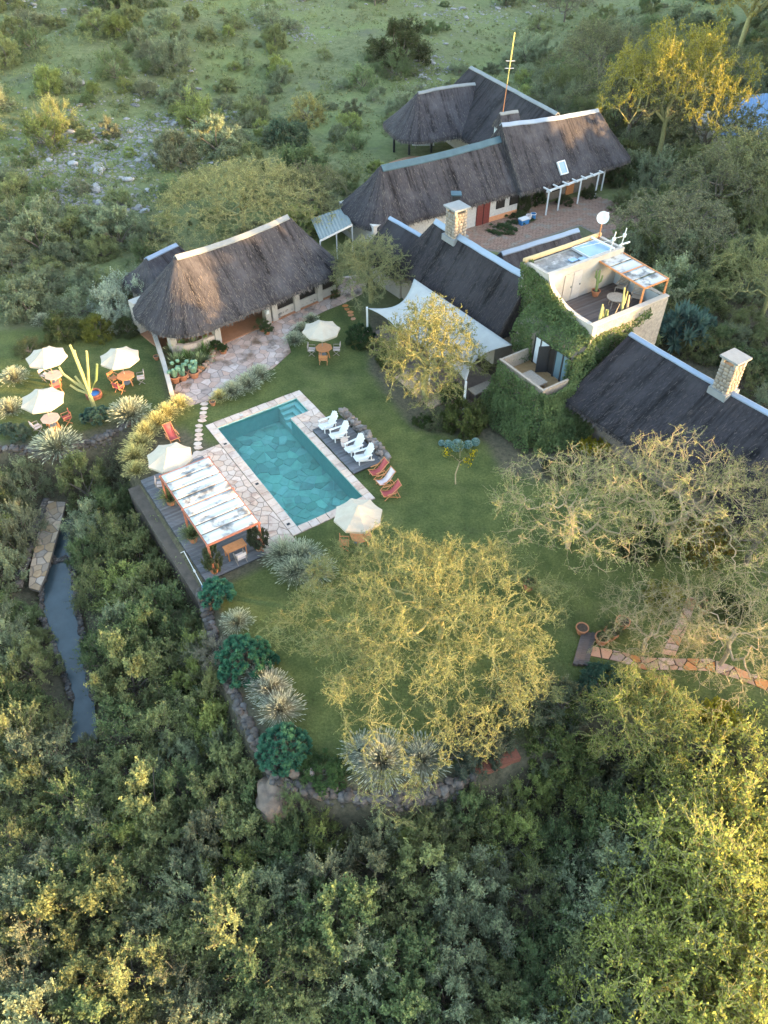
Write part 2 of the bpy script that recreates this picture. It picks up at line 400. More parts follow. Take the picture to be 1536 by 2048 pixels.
gme = mesh_np('ground', np.stack([GX, GY, GZ], -1).reshape(-1, 3), np.stack([idx[:-1, :-1], idx[:-1, 1:], idx[1:, 1:], idx[1:, :-1]], -1).reshape(-1, 4), smooth=True)
LAWN_PX = [(-60, 660), (60, 655), (200, 655), (312, 660), (345, 795), (420, 790), (560, 640), (700, 590), (742, 640), (745, 740), (830, 850), (980, 880), (1010, 940), (1100, 960), (1200, 960), (1600, 1020), (1600, 1500),
           (1400, 1500), (1290, 1460), (1230, 1430), (1100, 1470), (960, 1525), (880, 1555), (760, 1570), (640, 1560), (585, 1540), (520, 1450), (470, 1360), (440, 1250), (415, 1180), (530, 1120), (430, 900), (290, 830), (170, 870), (40, 885), (-60, 900)]
LAWN = [G(*p)[:2] for p in LAWN_PX]
x_, y_ = GX.ravel(), GY.ravel()
lw = np.where(inside(LAWN, x_, y_), 1, 0) * sstep(0, .6, dist_poly(LAWN, x_, y_))
fd = sstep(50, 66, y_ - .25 * x_ + 6 * noise2(x_, y_, 12, 8)) 
for nm, va in (('lawn', lw), ('field', fd)):
    a = gme.attributes.new(nm, 'FLOAT', 'POINT'); a.data.foreach_set('value', va.astype(np.float32))
def ground_mat():
    m = bpy.data.materials.new('ground'); m.use_nodes = True; nt = m.node_tree; b = nt.nodes['Principled BSDF']; b.inputs['Roughness'].default_value = .95; b.inputs['Specular IOR Level'].default_value = .1
    def at(n):
        a = nt.nodes.new('ShaderNodeAttribute'); a.attribute_name = n; return a.outputs['Fac']
    litter = ramp2(nt, tex(nt, 'Noise', 3.5, detail=8, rough=.75), (.045, .042, .026), (.13, .112, .075), .35, .7)
    # lawn: mown turf with worn, darker and yellower patches
    l1 = ramp2(nt, tex(nt, 'Noise', 7, detail=8, rough=.85), (.034, .047, .015), (.110, .136, .048), .34, .66)
    l2 = ramp2(nt, tex(nt, 'Noise', .55, detail=6, rough=.65), (.62, .66, .62), (1.42, 1.26, 1.15), .32, .68)
    lawn = nmix(nt, 1.0, l1, l2, 'MULTIPLY')
    l3 = ramp2(nt, tex(nt, 'Noise', .3, detail=9, rough=.75), (0, 0, 0), (.6, .6, .6), .52, .72); lawn = nmix(nt, l3, lawn, nmix(nt, .5, l1, (.15, .13, .065)))
    # field: thin dry grass over grey rocky soil
    f1 = ramp2(nt, tex(nt, 'Noise', 1.3, detail=10, rough=.82), (.058, .068, .028), (.175, .185, .088), .34, .66)
    f2 = ramp2(nt, tex(nt, 'Noise', .07, detail=7, rough=.65), (0, 0, 0), (1, 1, 1), .42, .62)
    rock = ramp2(nt, tex(nt, 'Voronoi', 1.3), (.20, .20, .19), (.085, .09, .06), .1, .6)
    f3 = ramp2(nt, tex(nt, 'Noise', .12, detail=8, rough=.75), (0, 0, 0), (.85, .85, .85), .55, .68)
    green = nmix(nt, f2, f1, nmix(nt, .5, f1, (.14, .18, .058))); field = nmix(nt, f3, green, rock)
    c = nmix(nt, at('field'), litter, field); c = nmix(nt, at('lawn'), c, lawn); nt.links.new(c, b.inputs['Base Color'])
    bp = nt.nodes.new('ShaderNodeBump'); bp.inputs['Strength'].default_value = .7; bp.inputs['Distance'].default_value = .06
    nt.links.new(tex(nt, 'Noise', 11, detail=6, rough=.8), bp.inputs['Height']); nt.links.new(bp.outputs[0], b.inputs['Normal']); return m
ground = tag(link('ground', gme, ground_mat()), kind='structure')
def gz(p): return float(height(np.array([p[0]]), np.array([p[1]]))[0])

# ------------------------------------------------------------------ stones
def rock_mesh(name, seed, amp=.22):
    r = np.random.default_rng(seed); k = np.array([-1, 0, 1.])
    P = [(x, y, z) for x in k for y in k for z in k if not (x == 0 and y == 0 and z == 0)]
    ids = {p: i for i, p in enumerate(P)}; F = []
    for ax in range(3):
        for sgn in (-1., 1.):
            for a in (-1., 0.):
                for b in (-1., 0.):
                    q = []
                    for da, db in ((0, 0), (1, 0), (1, 1), (0, 1)):
                        t = [0, 0, 0]; t[ax] = sgn; t[(ax + 1) % 3] = a + da; t[(ax + 2) % 3] = b + db; q.append(ids[tuple(t)])
                    F.append(q if sgn > 0 else q[::-1])
    P = np.array(P); P = P / np.linalg.norm(P, axis=1, keepdims=True) ** .62; P = P * (1 + r.uniform(-amp, amp, (26, 1))) + r.normal(0, .05, (26, 3))
    return mesh_np(name, P * .5, np.array(F))
ROCKS = [rock_mesh('stone', 40 + i) for i in range(8)]
def rock(name, me, mt, loc, size, parent, R, tilt=.25):
    o = bpy.data.objects.new(name, me); COL.objects.link(o); o.parent = parent
    if not me.materials: me.materials.append(mt)
    o.material_slots[0].link = 'OBJECT'; o.material_slots[0].material = mt
    q = np.asarray(loc, float) - (origin_of(parent) if parent is not None else 0)
    o.location = tuple(q); o.scale = tuple(np.asarray(size, float)); o.rotation_euler = (R.normal(0, tilt), R.normal(0, tilt), R.uniform(0, 6.28)); return o
def stone_wall(name, label, path, h, w, size, mt, seed, z=None, cap=None, top_only=False, batter=0.0):
    R = np.random.default_rng(seed); path = [np.asarray(p, float) for p in path]
    root = empty(name, path[0], label, 'wall'); core = MB()
    for a, b in zip(path[:-1], path[1:]):
        z0 = (gz((a + b) / 2) if z is None else z); d = nrm((b - a) * [1, 1, 0]); n = np.array([-d[1], d[0], 0]); Ln = np.linalg.norm((b - a)[:2])
        core.box((a + b) / 2 * [1, 1, 0] + [0, 0, z0 + h / 2 - .1], (Ln / 2 + .05, w / 2 * .72, h / 2), [d, n, (0, 0, 1)])
        nc = max(1, int(round(h / (size * .7)))) if not top_only else 1; nl = max(1, int(Ln / (size * .95))); nw = max(2, int(round(w / size)))
        for i in range(nl):
            for k in range(nc):
                for j in range(nw):
                    if 0 < j < nw - 1 and k < nc - 1: continue
                    zz = z0 + h * (k + .55) / nc if not top_only else z0 + h
                    p = a + (b - a) * ((i + .5 + R.uniform(-.25, .25)) / nl) + n * ((j + .5) / nw - .5) * w * (1 + batter * (1 - k / nc)) + n * R.normal(0, .03)
                    s = size * R.uniform(.7, 1.25); rock('stone', ROCKS[R.integers(8)], mt, (p[0], p[1], zz + R.normal(0, .03)), (s * 1.15, s, s * .75), root, R)
    core.build('core', M['mortar'], root); return root

# ------------------------------------------------------------------ swimming pool
pool = empty('swimming_pool', W(2.2, 5.4), 'rectangular turquoise swimming pool with stone floor and pink stone rim', 'pool')
D0 = -1.45
s = MB()
s.uvbox(-.12, 4.64, -.22, 10.92, D0 - .15, D0)                                    # floor slab
s.uvbox(-.12, 0, -.22, 10.92, D0, -.02); s.uvbox(4.52, 4.64, -.22, 8.99, D0, -.02)
s.uvbox(0, 4.52, -.22, -.1, D0, -.02); s.uvbox(0, 6.06, 10.8, 10.92, D0, -.02); s.uvbox(5.94, 6.06, 8.88, 10.8, D0, -.02); s.uvbox(4.64, 5.94, 8.88, 9.0, D0, -.02)
s.build('lining', M['pool_lining'], pool)
Rp = np.random.default_rng(5)
for c in voronoi([W(.02, -.08), W(4.5, -.08), W(4.5, 10.78), W(.02, 10.78)], .68, .018, Rp, .48):
    MB().prism(c, D0, D0 + Rp.uniform(.02, .05), .015).build('floor_stone', M['pool_stone'], pool)
st = MB(); st.uvbox(4.50, 5.94, 9.0, 10.8, D0, -1.0); o = st.build('step', M['pool_step'], pool)
for k, (w_, zt) in enumerate(((1.02, -.76), (.68, -.52), (.34, -.28))):
    st = MB(); st.uvbox(4.54 + 1.4 - w_ - .02, 5.94, 9.0, 10.8, zt - .24, zt); st.uvbox(4.52, 5.94 - w_ - .02, 10.8 - w_ * .95, 10.8, zt - .24, zt - .003); st.build('step', M['pool_step'], pool)
wm = bpy.data.materials.new('pool_water'); wm.use_nodes = True; nt = wm.node_tree; nt.nodes.remove(nt.nodes['Principled BSDF'])
tr = nt.nodes.new('ShaderNodeBsdfTransparent'); tr.inputs[0].default_value = (.58, .90, .88, 1)
gl = nt.nodes.new('ShaderNodeBsdfGlossy'); gl.inputs['Roughness'].default_value = .04
fr = nt.nodes.new('ShaderNodeFresnel'); fr.inputs[0].default_value = 1.33; mx = nt.nodes.new('ShaderNodeMixShader')
bp = nt.nodes.new('ShaderNodeBump'); bp.inputs['Strength'].default_value = .12; bp.inputs['Distance'].default_value = .05
nt.links.new(tex(nt, 'Noise', 3.0, detail=3), bp.inputs['Height']); nt.links.new(bp.outputs[0], gl.inputs['Normal']); nt.links.new(bp.outputs[0], fr.inputs['Normal'])
nt.links.new(fr.outputs[0], mx.inputs[0]); nt.links.new(tr.outputs[0], mx.inputs[1]); nt.links.new(gl.outputs[0], mx.inputs[2]); nt.links.new(mx.outputs[0], nt.nodes['Material Output'].inputs[0])
w_ = MB(); w_.add([W(0, -.1, -.14), W(4.52, -.1, -.14), W(4.52, 9, -.14), W(5.94, 9, -.14), W(5.94, 10.8, -.14), W(0, 10.8, -.14)], [(0, 1, 2, 3, 4, 5)]); w_.build('water', wm, pool)
def coping_run(u0, v0, u1, v1, wid_u, wid_v, n):
    """row of rim stones from (u0,v0) to (u1,v1)"""
    t = np.linspace(0, 1, n + 1); t[1:-1] += Rp.uniform(-.2, .2, n - 1) / n
    for i in range(n):
        a, b = t[i], t[i + 1]
        ua, ub = u0 + (u1 - u0) * a, u0 + (u1 - u0) * b; va, vb = v0 + (v1 - v0) * a, v0 + (v1 - v0) * b
        g = .012
        if wid_v: p = [(min(ua, ub) + g, va), (max(ua, ub) - g, va), (max(ua, ub) - g, va + wid_v), (min(ua, ub) + g, va + wid_v)]
        else: p = [(ua, min(va, vb) + g), (ua, max(va, vb) - g), (ua + wid_u, max(va, vb) - g), (ua + wid_u, min(va, vb) + g)]
        MB().prism([W(*q) for q in p], -.03, .045 + Rp.uniform(-.006, .012), .012).build('rim_stone', M['coping'], pool)
coping_run(-.03, -.62, -.03, 11.38, -.54, 0, 18); coping_run(-.02, 10.77, 6.52, 10.77, 0, .60, 10); coping_run(-.02, -.07, 4.5, -.07, 0, -.55, 7)
coping_run(4.49, -.60, 4.49, 6.88, .50, 0, 12); coping_run(5.91, 8.98, 5.91, 10.76, .60, 0, 3); coping_run(4.49, 6.9, 4.49, 8.97, .42, 0, 3)
for c in voronoi([W(4.93, 6.93), W(6.5, 6.93), W(6.5, 8.96), W(4.93, 8.96)], .62, .02, Rp): MB().prism(c, -.03, .045 + Rp.uniform(-.006, .01), .012).build('rim_stone', M['coping'], pool)
b_ = MB(); b_.uvbox(-.58, -.14, -.64, 11.4, -.1, .012); b_.uvbox(4.66, 5.0, -.64, 8.86, -.1, .012); b_.uvbox(5.0, 6.52, 6.9, 8.86, -.1, .012); b_.uvbox(-.14, 6.52, 10.94, 11.4, -.1, .012); b_.uvbox(6.08, 6.52, 8.86, 10.94, -.1, .012); b_.uvbox(-.14, 4.66, -.64, -.24, -.1, .012)
b_.build('rim_bed', M['mortar'], pool)
for (u, v) in ((-.3, 8.9), (-.32, 4.4), (-.36, .35), (1.9, 11.05)): MB().uvbox(u - .1, u + .1, v - .08, v + .08, .05, .066).build('skimmer_lid', M['dark_metal'] if v < 11 else M['pale_metal'], pool)

# ------------------------------------------------------------------ paved areas
def paving(name, label, px, spacing, gap, mt, seed, z=0.0, t=.03, bed='mortar', piece='flagstone', world=None):
    R = np.random.default_rng(seed); poly = world if world is not None else [G(*p, z) for p in px]
    root = empty(name, poly[0], None, None, None, 'structure'); root['label'] = label
    MB().prism(poly, z - .15, z + .012).build('bed', M[bed], root)
    cells = voronoi(poly, spacing, gap, R, .42)
    def area(c): return abs(sum(c[k][0] * c[(k + 1) % len(c)][1] - c[(k + 1) % len(c)][0] * c[k][1] for k in range(len(c))))
    cells.sort(key=lambda c: -area(c))
    for c in cells[:290]: MB().prism(c, z, z + t + R.uniform(-.008, .012), .015).build(piece, M[mt], root)
    if len(cells) > 290:
        m = MB()
        for c in cells[290:]: m.prism(c, z, z + t, .015)
        tag(m.build('small_' + piece, M[mt], root), kind='stuff')
    return root
paving('pool_patio', 'pale pink flagstone paving between the pool and the timber deck', None, .52, .025, 'coping', 21, z=.0, t=.032, world=[W(-2.9, -1.0), W(-.6, -1.0), W(-.6, 9.12), W(-2.6, 9.12), W(-2.6, 8.7), W(-2.9, 8.7)])
PATIO_PX = [(345, 796), (352, 770), (410, 742), (432, 700), (446, 668), (490, 640), (532, 622), (560, 640), (640, 603), (676, 556), (712, 550), (734, 566), (724, 588), (690, 606), (650, 622), (598, 648), (572, 672), (582, 704), (545, 738), (490, 752), (446, 782), (418, 800), (380, 812)]
paving('cottage_patio', 'stained pink flagstone terrace in front of the thatched cottage', PATIO_PX, .62, .03, 'flag_pink', 22, z=.02)
COURT_PX = [(905, 470), (960, 445), (1010, 432), (1060, 415), (1110, 402), (1180, 392), (1290, 420), (1300, 450), (1230, 490), (1160, 452), (1000, 505), (960, 500)]
yard = empty('courtyard', G(*COURT_PX[0]), kind='structure'); yard['label'] = 'brick paved courtyard between the thatched wings'
cp_ = [G(*p)[:2] for p in COURT_PX]; MB().prism(cp_, -.1, .012).build('bed', M['mortar'], yard)
ua, va_ = UV(np.array([[*c, 0] for c in cp_])).T; pav = []
Rb = np.random.default_rng(3)
for i, v in enumerate(np.arange(va_.min(), va_.max(), .22)):
    for u in np.arange(ua.min() - (.2 if i % 2 else 0), ua.max(), .42):
        p = W(u, v)
        if inside(cp_, p[0], p[1]) and dist_poly(cp_, p[0], p[1]) > .1: pav.append((u, v))
cx = np.hypot(*(np.array([W(u, v)[:2] for u, v in pav])).T); order = np.argsort(cx)
rest = MB()
for n_, k in enumerate(order):
    u, v = pav[k]; h = .04 + Rb.uniform(-.01, .012); j = Rb.uniform(-.015, .015, 2)
    if n_ < 280: MB().uvbox(u + .012 + j[0], u + .405 + j[0], v + .01 + j[1], v + .205 + j[1], 0, h).build('paver', M['brick_paver'], yard)
    else: rest.uvbox(u + .012, u + .405, v + .01 + j[1], v + .205 + j[1], 0, h)
tag(rest.build('far_pavers', M['brick_paver'], yard), kind='stuff')
def stepping(name, label, px, n, size, mt, seed, z=.0):
    R = np.random.default_rng(seed); P = np.array([G(*p, z) for p in px]); seg = np.r_[0, np.cumsum(np.linalg.norm(np.diff(P, axis=0), axis=1))]
    root = empty(name, P[0], kind='structure'); root['label'] = label
    for t in np.linspace(0, seg[-1], n):
        c = np.array([np.interp(t, seg, P[:, k]) for k in range(3)]) + [*R.normal(0, .04, 2), 0]; d = nrm(np.array([np.interp(t + .1, seg, P[:, k]) - np.interp(t - .1, seg, P[:, k]) for k in range(3)]))
        x = np.array([-d[1], d[0], 0]); a0 = R.uniform(0, 6)
        poly = [c + x * math.cos(a0 + k * 2 * pi / 6) * size * R.uniform(.75, 1.1) * .62 + d * math.sin(a0 + k * 2 * pi / 6) * seg[-1] / n * .55 * R.uniform(.8, 1.02) for k in range(6)]
        MB().prism(poly, z - .03, z + .03, .015).build('stepping_stone', M[mt], root)
stepping('stepping_path', 'pale stepping stones crossing the grass from terrace to pool deck', [(412, 800), (408, 830), (398, 862), (394, 906)], 13, .5, 'coping', 31)
stepping('short_stepping_path', 'few pink stepping stones below the curved terrace end', [(690, 612), (697, 624), (706, 638)], 5, .45, 'flag_terra', 32)
# terracotta path in the lower right garden: two rows of stones
paving('terracotta_path', 'terracotta flagstone path curving across the shaded lower lawn', [(1182, 1292), (1222, 1300), (1290, 1316), (1350, 1318), (1420, 1318), (1470, 1335), (1560, 1372), (1560, 1392), (1480, 1360), (1420, 1342), (1350, 1340), (1290, 1340), (1230, 1322), (1180, 1312)], .55, .05, 'flag_terra', 24, t=.045, bed='soil')
paving('narrow_terracotta_path', 'narrow terracotta path running up to the right wing', [(1322, 1308), (1350, 1312), (1372, 1260), (1394, 1200), (1376, 1192), (1352, 1250)], .5, .045, 'flag_terra', 25, t=.04, bed='soil')
paving('pond_path', 'crazy paved tan stone path beside the blue pond', [(97, 1003), (132, 1005), (118, 1060), (104, 1110), (92, 1150), (78, 1182), (58, 1176), (60, 1140), (70, 1095), (84, 1040)], .6, .05, 'flag_tan', 26, z=-2.55, t=.05)
stone_wall('pond_wall', 'low grey stone edging along the outer side of pond path', [G(92, 1000, -2.6), G(72, 1060, -2.6), G(55, 1110, -2.6), G(38, 1170, -2.6)], .35, .4, .34, M['stone_dark'], 41, z=-2.7)
pm = bpy.data.materials.new('pond_water'); pm.use_nodes = True; b = pm.node_tree.nodes['Principled BSDF']; b.inputs['Base Color'].default_value = (.045, .085, .11, 1); b.inputs['Roughness'].default_value = .3
ntp = pm.node_tree; nb = tex(ntp, 'Noise', 6, detail=4); bp = ntp.nodes.new('ShaderNodeBump'); bp.inputs['Strength'].default_value = .15; ntp.links.new(nb, bp.inputs['Height']); ntp.links.new(bp.outputs[0], b.inputs['Normal'])
ntp.links.new(ramp2(ntp, tex(ntp, 'Noise', 1.2, detail=5), (.018, .032, .038), (.042, .062, .068), .3, .7), b.inputs['Base Color'])
pond = MB().add([(*p, POND_Z) for p in POND], [tuple(range(len(POND)))[::-1]]).build('pond_water', pm); tag(pond, kind='structure')
stone_wall('pond_weir', 'little stone weir dividing the blue pond', [G(104, 1122, POND_Z), G(150, 1118, POND_Z)], .3, .35, .3, M['stone_dark'], 42, z=POND_Z - .1)
for i, pts in enumerate(([(148, 1040), (143, 1100), (150, 1180), (166, 1280), (188, 1400)], [(106, 1112), (84, 1170), (84, 1235), (120, 1325), (146, 1400)])):
    stone_wall('pond_edging', ['dark stones along the deck-side bank of the pond', 'dark stones along the outer bank of the pond'][i], [G(*p, POND_Z) for p in pts], .18, .2, .22, M['stone_dark'], 43 + i, z=POND_Z - .05)

# ------------------------------------------------------------------ timber decks
deck = empty('timber_deck', W(-4.3, 3.8), 'weathered grey timber deck under the long shade pergola', 'deck')
v = -1.0; Rd = np.random.default_rng(9)
while v < 8.55:
    wd = .138; u1 = -2.52 if v < 8.2 else -2.0
    MB().uvbox(-6.12 + Rd.uniform(-.02, .02), u1 + Rd.uniform(-.02, .02), v, v + wd, .03, .075 + Rd.uniform(-.006, .006)).build('plank', M['plank_grey'], deck); v += .15
fr_ = MB(); fr_.uvbox(-6.05, -2.6, -.95, 8.5, -.12, .028); fr_.uvbox(-6.14, -6.06, -1.0, 8.5, -.5, .02); fr_.uvbox(-6.1, -2.6, -1.04, -.96, -.7, .02); fr_.build('frame', M['dark_metal'], deck)
for k, (v0, z) in enumerate(((-1.52, -.16), (-2.05, -.36))):
    for j in range(3): MB().uvbox(-5.2, -2.55, v0 + j * .165, v0 + j * .165 + .15, z - .04, z).build('tread', M['plank_brown'], deck)
    MB().uvbox(-5.2, -2.55, v0, v0 + .47, z - .3, z - .045).build('riser', M['plank_brown'], deck)
ledge = MB(); ledge.uvbox(-6.95, -6.2, -2.2, 8.7, -2.6, -.3)
tag(ledge.build('deck_ledge', mat('concrete_ledge', (.115, .09, .07), (.06, .048, .038), 2, .9, .3)), 'brown concrete ledge running below the outer deck edge', 'ledge')
pole = empty('pool_pole', W(-6.5, -.5, -.2), 'thin white pool cleaning pole lying along outer deck edge', 'pole')
a, b = G(368, 1103, .12), G(405, 1172, .12)
MB().tube([a, b], .022, 6).build('shaft', M['white_paint'], pole); MB().tube([G(361, 1106, .12), G(369, 1102, .12)], .02, 6).build('brush', M['white_paint'], pole)
MB().tube([a + (b - a) * .55, a + (b - a) * .6], .06, 8).build('clamp', M['pale_metal'], pole); MB().tube([b, b + nrm(b - a) * .22], .06, 8).build('tip', M['blue_plastic'], pole)
pdeck = empty('lounger_deck', W(6, 4.4), 'small dark timber platform beside the pool carrying white chairs', 'deck')
v = 1.86
while v < 6.85:
    MB().uvbox(5.03 + Rd.uniform(-.015, .015), 7.25, v, v + .13, .10, .155 + Rd.uniform(-.005, .005)).build('plank', M['plank_grey'], pdeck); v += .142
MB().uvbox(5.06, 7.2, 1.9, 6.85, .0, .098).build('frame', M['dark_metal'], pdeck)
stone_wall('lounger_wall', 'rough grey stone planter wall behind the white pool chairs', [G(684, 822, .2), G(722, 860, .2), G(752, 893, .2), G(774, 922, .2)], .45, .5, .34, M['stone_wall'], 46, z=0)
# retaining walls of the garden terrace
def zpath(px, z): return [G(*p, z) for p in px]
stone_wall('garden_retaining_wall', 'long curved drystone retaining wall at the lower end of the lawn', zpath([(545, 1560), (600, 1582), (660, 1590), (740, 1600), (820, 1597), (890, 1580), (950, 1548)], -.3), 1.7, .5, .33, M['stone_dark'], 47, z=-1.6)
stone_wall('side_retaining_wall', 'dark stone retaining wall down the bush side of lawn', zpath([(404, 1185), (424, 1262), (452, 1350), (486, 1430), (520, 1500), (548, 1550)], -.3), 1.3, .42, .33, M['stone_dark'], 48, z=-1.15)
stone_wall('tea_garden_wall', 'dark stone retaining wall below the umbrella lawn', zpath([(-30, 905), (20, 900), (80, 905), (140, 896), (200, 880), (262, 850)], -.1), 1.2, .42, .33, M['stone_dark'], 49, z=-1.05)
stone_wall('cottage_planter_wall', 'low curved stone wall edging the cottage flower bed', zpath([(532, 640), (560, 627), (590, 612), (620, 600), (644, 586)], .3), .5, .4, .33, M['stone_wall'], 50, z=0)
stone_wall('herb_bed_wall', 'curved low brick-red stone edge of the herb bed', zpath([(346, 752), (372, 752), (396, 742), (418, 722), (428, 700)], .2), .3, .3, .3, M['flag_terra'], 51, z=0)
bigR = np.random.default_rng(77)
def boulder_mesh(seed):
    th_, ph_ = np.meshgrid(np.linspace(0, 2 * pi, 19)[:-1], np.linspace(-pi / 2, pi / 2, 12)); d = np.stack([np.cos(ph_) * np.cos(th_), np.cos(ph_) * np.sin(th_), np.sin(ph_)], -1)
    r = .5 * (1 + .22 * noise2(d[..., 0] * 1.1 + d[..., 2], d[..., 1] * 1.1 - d[..., 2] * .6, 1.3, seed) + .07 * noise2(d[..., 0] + d[..., 2] * .8, d[..., 1] + d[..., 2], .45, seed + 1)); V = (d * r[..., None]).reshape(-1, 3); i = np.arange(11)[:, None] * 18 + np.arange(18)[None]; j = np.arange(11)[:, None] * 18 + (np.arange(18)[None] + 1) % 18
    return mesh_np('boulder', V, np.stack([i, j, j + 18, i + 18], -1).reshape(-1, 4), smooth=False)
M['boulder_brown'] = mat('brown_boulder', (.20, .145, .11), (.09, .07, .055), 2.5, .9, .6, 9, c2=(.26, .16, .10), scale2=1.4)
for i, (px, py, sz, lab) in enumerate(((548, 1590, 1.7, 'big brown boulder at the corner of the drystone walls'), (585, 1546, .55, 'small reddish boulder above the wall corner'), (618, 1548, .45, 'small grey boulder beside the reddish one'))):
    p = G(px, py, -.6 if i == 0 else 0); o = rock('boulder', boulder_mesh(60 + i), M['boulder_brown'] if i < 2 else M['stone_wall'], (p[0], p[1], -1.0 if i == 0 else .1), (sz * 1.25, sz * .95, sz * (1.1 if i == 0 else .7)), None, bigR); tag(o, lab, 'boulder')

# ------------------------------------------------------------------ thatched roofs
def perp(A, B, P):
    d = nrm((np.asarray(B) - A)[:2]); q = (np.asarray(P) - A)[:2]; return abs(d[0] * q[1] - d[1] * q[0])
def thatch_roof(parent, A, B, ze, wf, wb, ea, eb, rc=1.2, mt='thatch', cap='cap_grey', capw=.26, sag=.12, ridge_sag=.0, straw=5000, thick=.3, seed=1, straw_col=(.10, .093, .09), name='roof', cap_over=0.0):
    """A, B ridge ends; wf / wb eave distance to the camera side / far side; ea, eb hip lengths"""
    R = np.random.default_rng(seed); A, B = np.asarray(A, float), np.asarray(B, float)
    Lr = np.linalg.norm((B - A)[:2]); ex = nrm((B - A) * [1, 1, 0]); ey = np.array([-ex[1], ex[0], 0])
    x0, x1, y0, y1 = -ea, Lr + eb, -wf, wb
    loop = []
    def arc(cx, cy, a0, a1, r, n=7):
        for t in np.linspace(a0, a1, n): loop.append((cx + r * math.cos(t), cy + r * math.sin(t)))
    ra = min(rc, max(ea, .01) * .9); rb = min(rc, max(eb, .01) * .9)
    def run(p, q):
        n = max(2, int(np.hypot(q[0] - p[0], q[1] - p[1]) / .45))
        for t in np.linspace(0, 1, n, endpoint=False)[1:]: loop.append((p[0] + (q[0] - p[0]) * t, p[1] + (q[1] - p[1]) * t))
    arc(x0 + ra, y0 + ra, pi, 1.5 * pi, ra); run((x0 + ra, y0), (x1 - rb, y0)); arc(x1 - rb, y0 + rb, 1.5 * pi, 2 * pi, rb); run((x1, y0 + rb), (x1, y1 - rb))
    arc(x1 - rb, y1 - rb, 0, .5 * pi, rb); run((x1 - rb, y1), (x0 + ra, y1)); arc(x0 + ra, y1 - ra, .5 * pi, pi, ra); run((x0, y1 - ra), (x0, y0 + ra))
    loop = np.array(loop); n = len(loop); T = 12
    xr = np.clip(loop[:, 0], 0, Lr)
    zr = A[2] + (B[2] - A[2]) * xr / Lr - ridge_sag * np.sin(pi * xr / Lr)
    V, UVs = [], []
    per = np.r_[0, np.cumsum(np.hypot(*np.diff(loop, axis=0).T))]
    for k in range(T + 1):
        t = k / T
        x = xr + (loop[:, 0] - xr) * t; y = loop[:, 1] * t; z = zr + (ze - zr) * t - sag * math.sin(pi * t) * 1.0
        nz = .05 * noise2(x, y, 2.2, seed) + .025 * noise2(x, y, .8, seed + 1)
        z = z + nz * (1 if 0 < k else 0)
        V.append(np.stack([A[0] + ex[0] * x + ey[0] * y, A[1] + ex[1] * x + ey[1] * y, z], 1)); UVs.append(np.stack([per, np.full(n, t * np.hypot(max(wf, wb), A[2] - ze))], 1))
    edge = V[-1].copy(); edge[:, 2] -= thick; c = np.array([*((A + B) / 2)[:2], 0]); V.append(edge); UVs.append(UVs[-1] + [0, .3])
    inn = V[T - 2].copy(); inn[:, 2] = edge[:, 2] + .05; V.append(inn); UVs.append(UVs[-1] + [0, .3])
    V = np.array(V); K = len(V); o0 = origin_of(parent)
    F = []
    for k in range(K - 1):
        i = np.arange(n); j = (i + 1) % n; F.append(np.stack([k * n + i, (k + 1) * n + i, (k + 1) * n + j, k * n + j], 1))
    F = np.concatenate(F)
    me = mesh_np(name, V.reshape(-1, 3) - o0, F, smooth=False)
    sm = np.ones(len(F), bool); sm[-2 * n:] = False; me.polygons.foreach_set('use_smooth', sm)
    uv = me.uv_layers.new(name='UVMap'); U = np.concatenate(UVs)
    uv.data.foreach_set('uv', U[F.ravel()].ravel().astype(np.float32))
    ro = link(name, me, M[mt], parent)
    # loose straw lying down the slope, and a ragged eave
    straw = int(straw * .55)
    if straw:
        i = R.integers(0, n, straw); a = R.random(straw); t = np.sqrt(R.random(straw)) * .97 * T; k = np.minimum(t.astype(int), T - 1); f = t - k; j = (i + 1) % n
        P00, P10, P01, P11 = V[k, i], V[k + 1, i], V[k, j], V[k + 1, j]
        P = (P00 * (1 - f)[:, None] + P10 * f[:, None]) * (1 - a)[:, None] + (P01 * (1 - f)[:, None] + P11 * f[:, None]) * a[:, None]
        d = nrm(P10 - P00); sd = nrm(P01 - P00 + 1e-6); nn = nrm(np.cross(d, sd)); nn = nn * np.sign(nn[:, 2:3] + 1e-9)
        d = nrm(d + R.normal(0, .16, (straw, 3))); sd = nrm(np.cross(nn, d)); ln = R.uniform(.10, .36, straw)[:, None]; wd = R.uniform(.008, .02, straw)[:, None]
        P = P + nn * .012; Q = P + d * ln + nn * R.uniform(.0, .05, (straw, 1))
        e = R.integers(0, n, n * 14); ja = (e + 1) % n; aa = R.random(len(e))[:, None]; Pe = V[T, e] * (1 - aa) + V[T, ja] * aa; Pe[:, 2] -= R.uniform(.02, thick, len(e))
        de = nrm(V[T, e] - V[T - 1, e] + [0, 0, -.25] + R.normal(0, .12, (len(e), 3))); se = nrm(V[T, ja] - V[T, e] + 1e-6); Qe = Pe + de * R.uniform(.06, .3, (len(e), 1))
        P = np.r_[P, Pe]; Q = np.r_[Q, Qe]; S = np.r_[sd * wd, se * R.uniform(.015, .04, (len(e), 1))]
        Vs = np.stack([P - S, P + S, Q + S * .4, Q - S * .4], 1).reshape(-1, 3); mcount = len(P)
        sme = mesh_np('straw', Vs - o0, np.arange(mcount * 4).reshape(-1, 4), tint=R.random(mcount) ** 1.5)
        so = link('straw', sme, M['straw'], ro); so.color = (*straw_col, 1); so['kind'] = 'stuff'
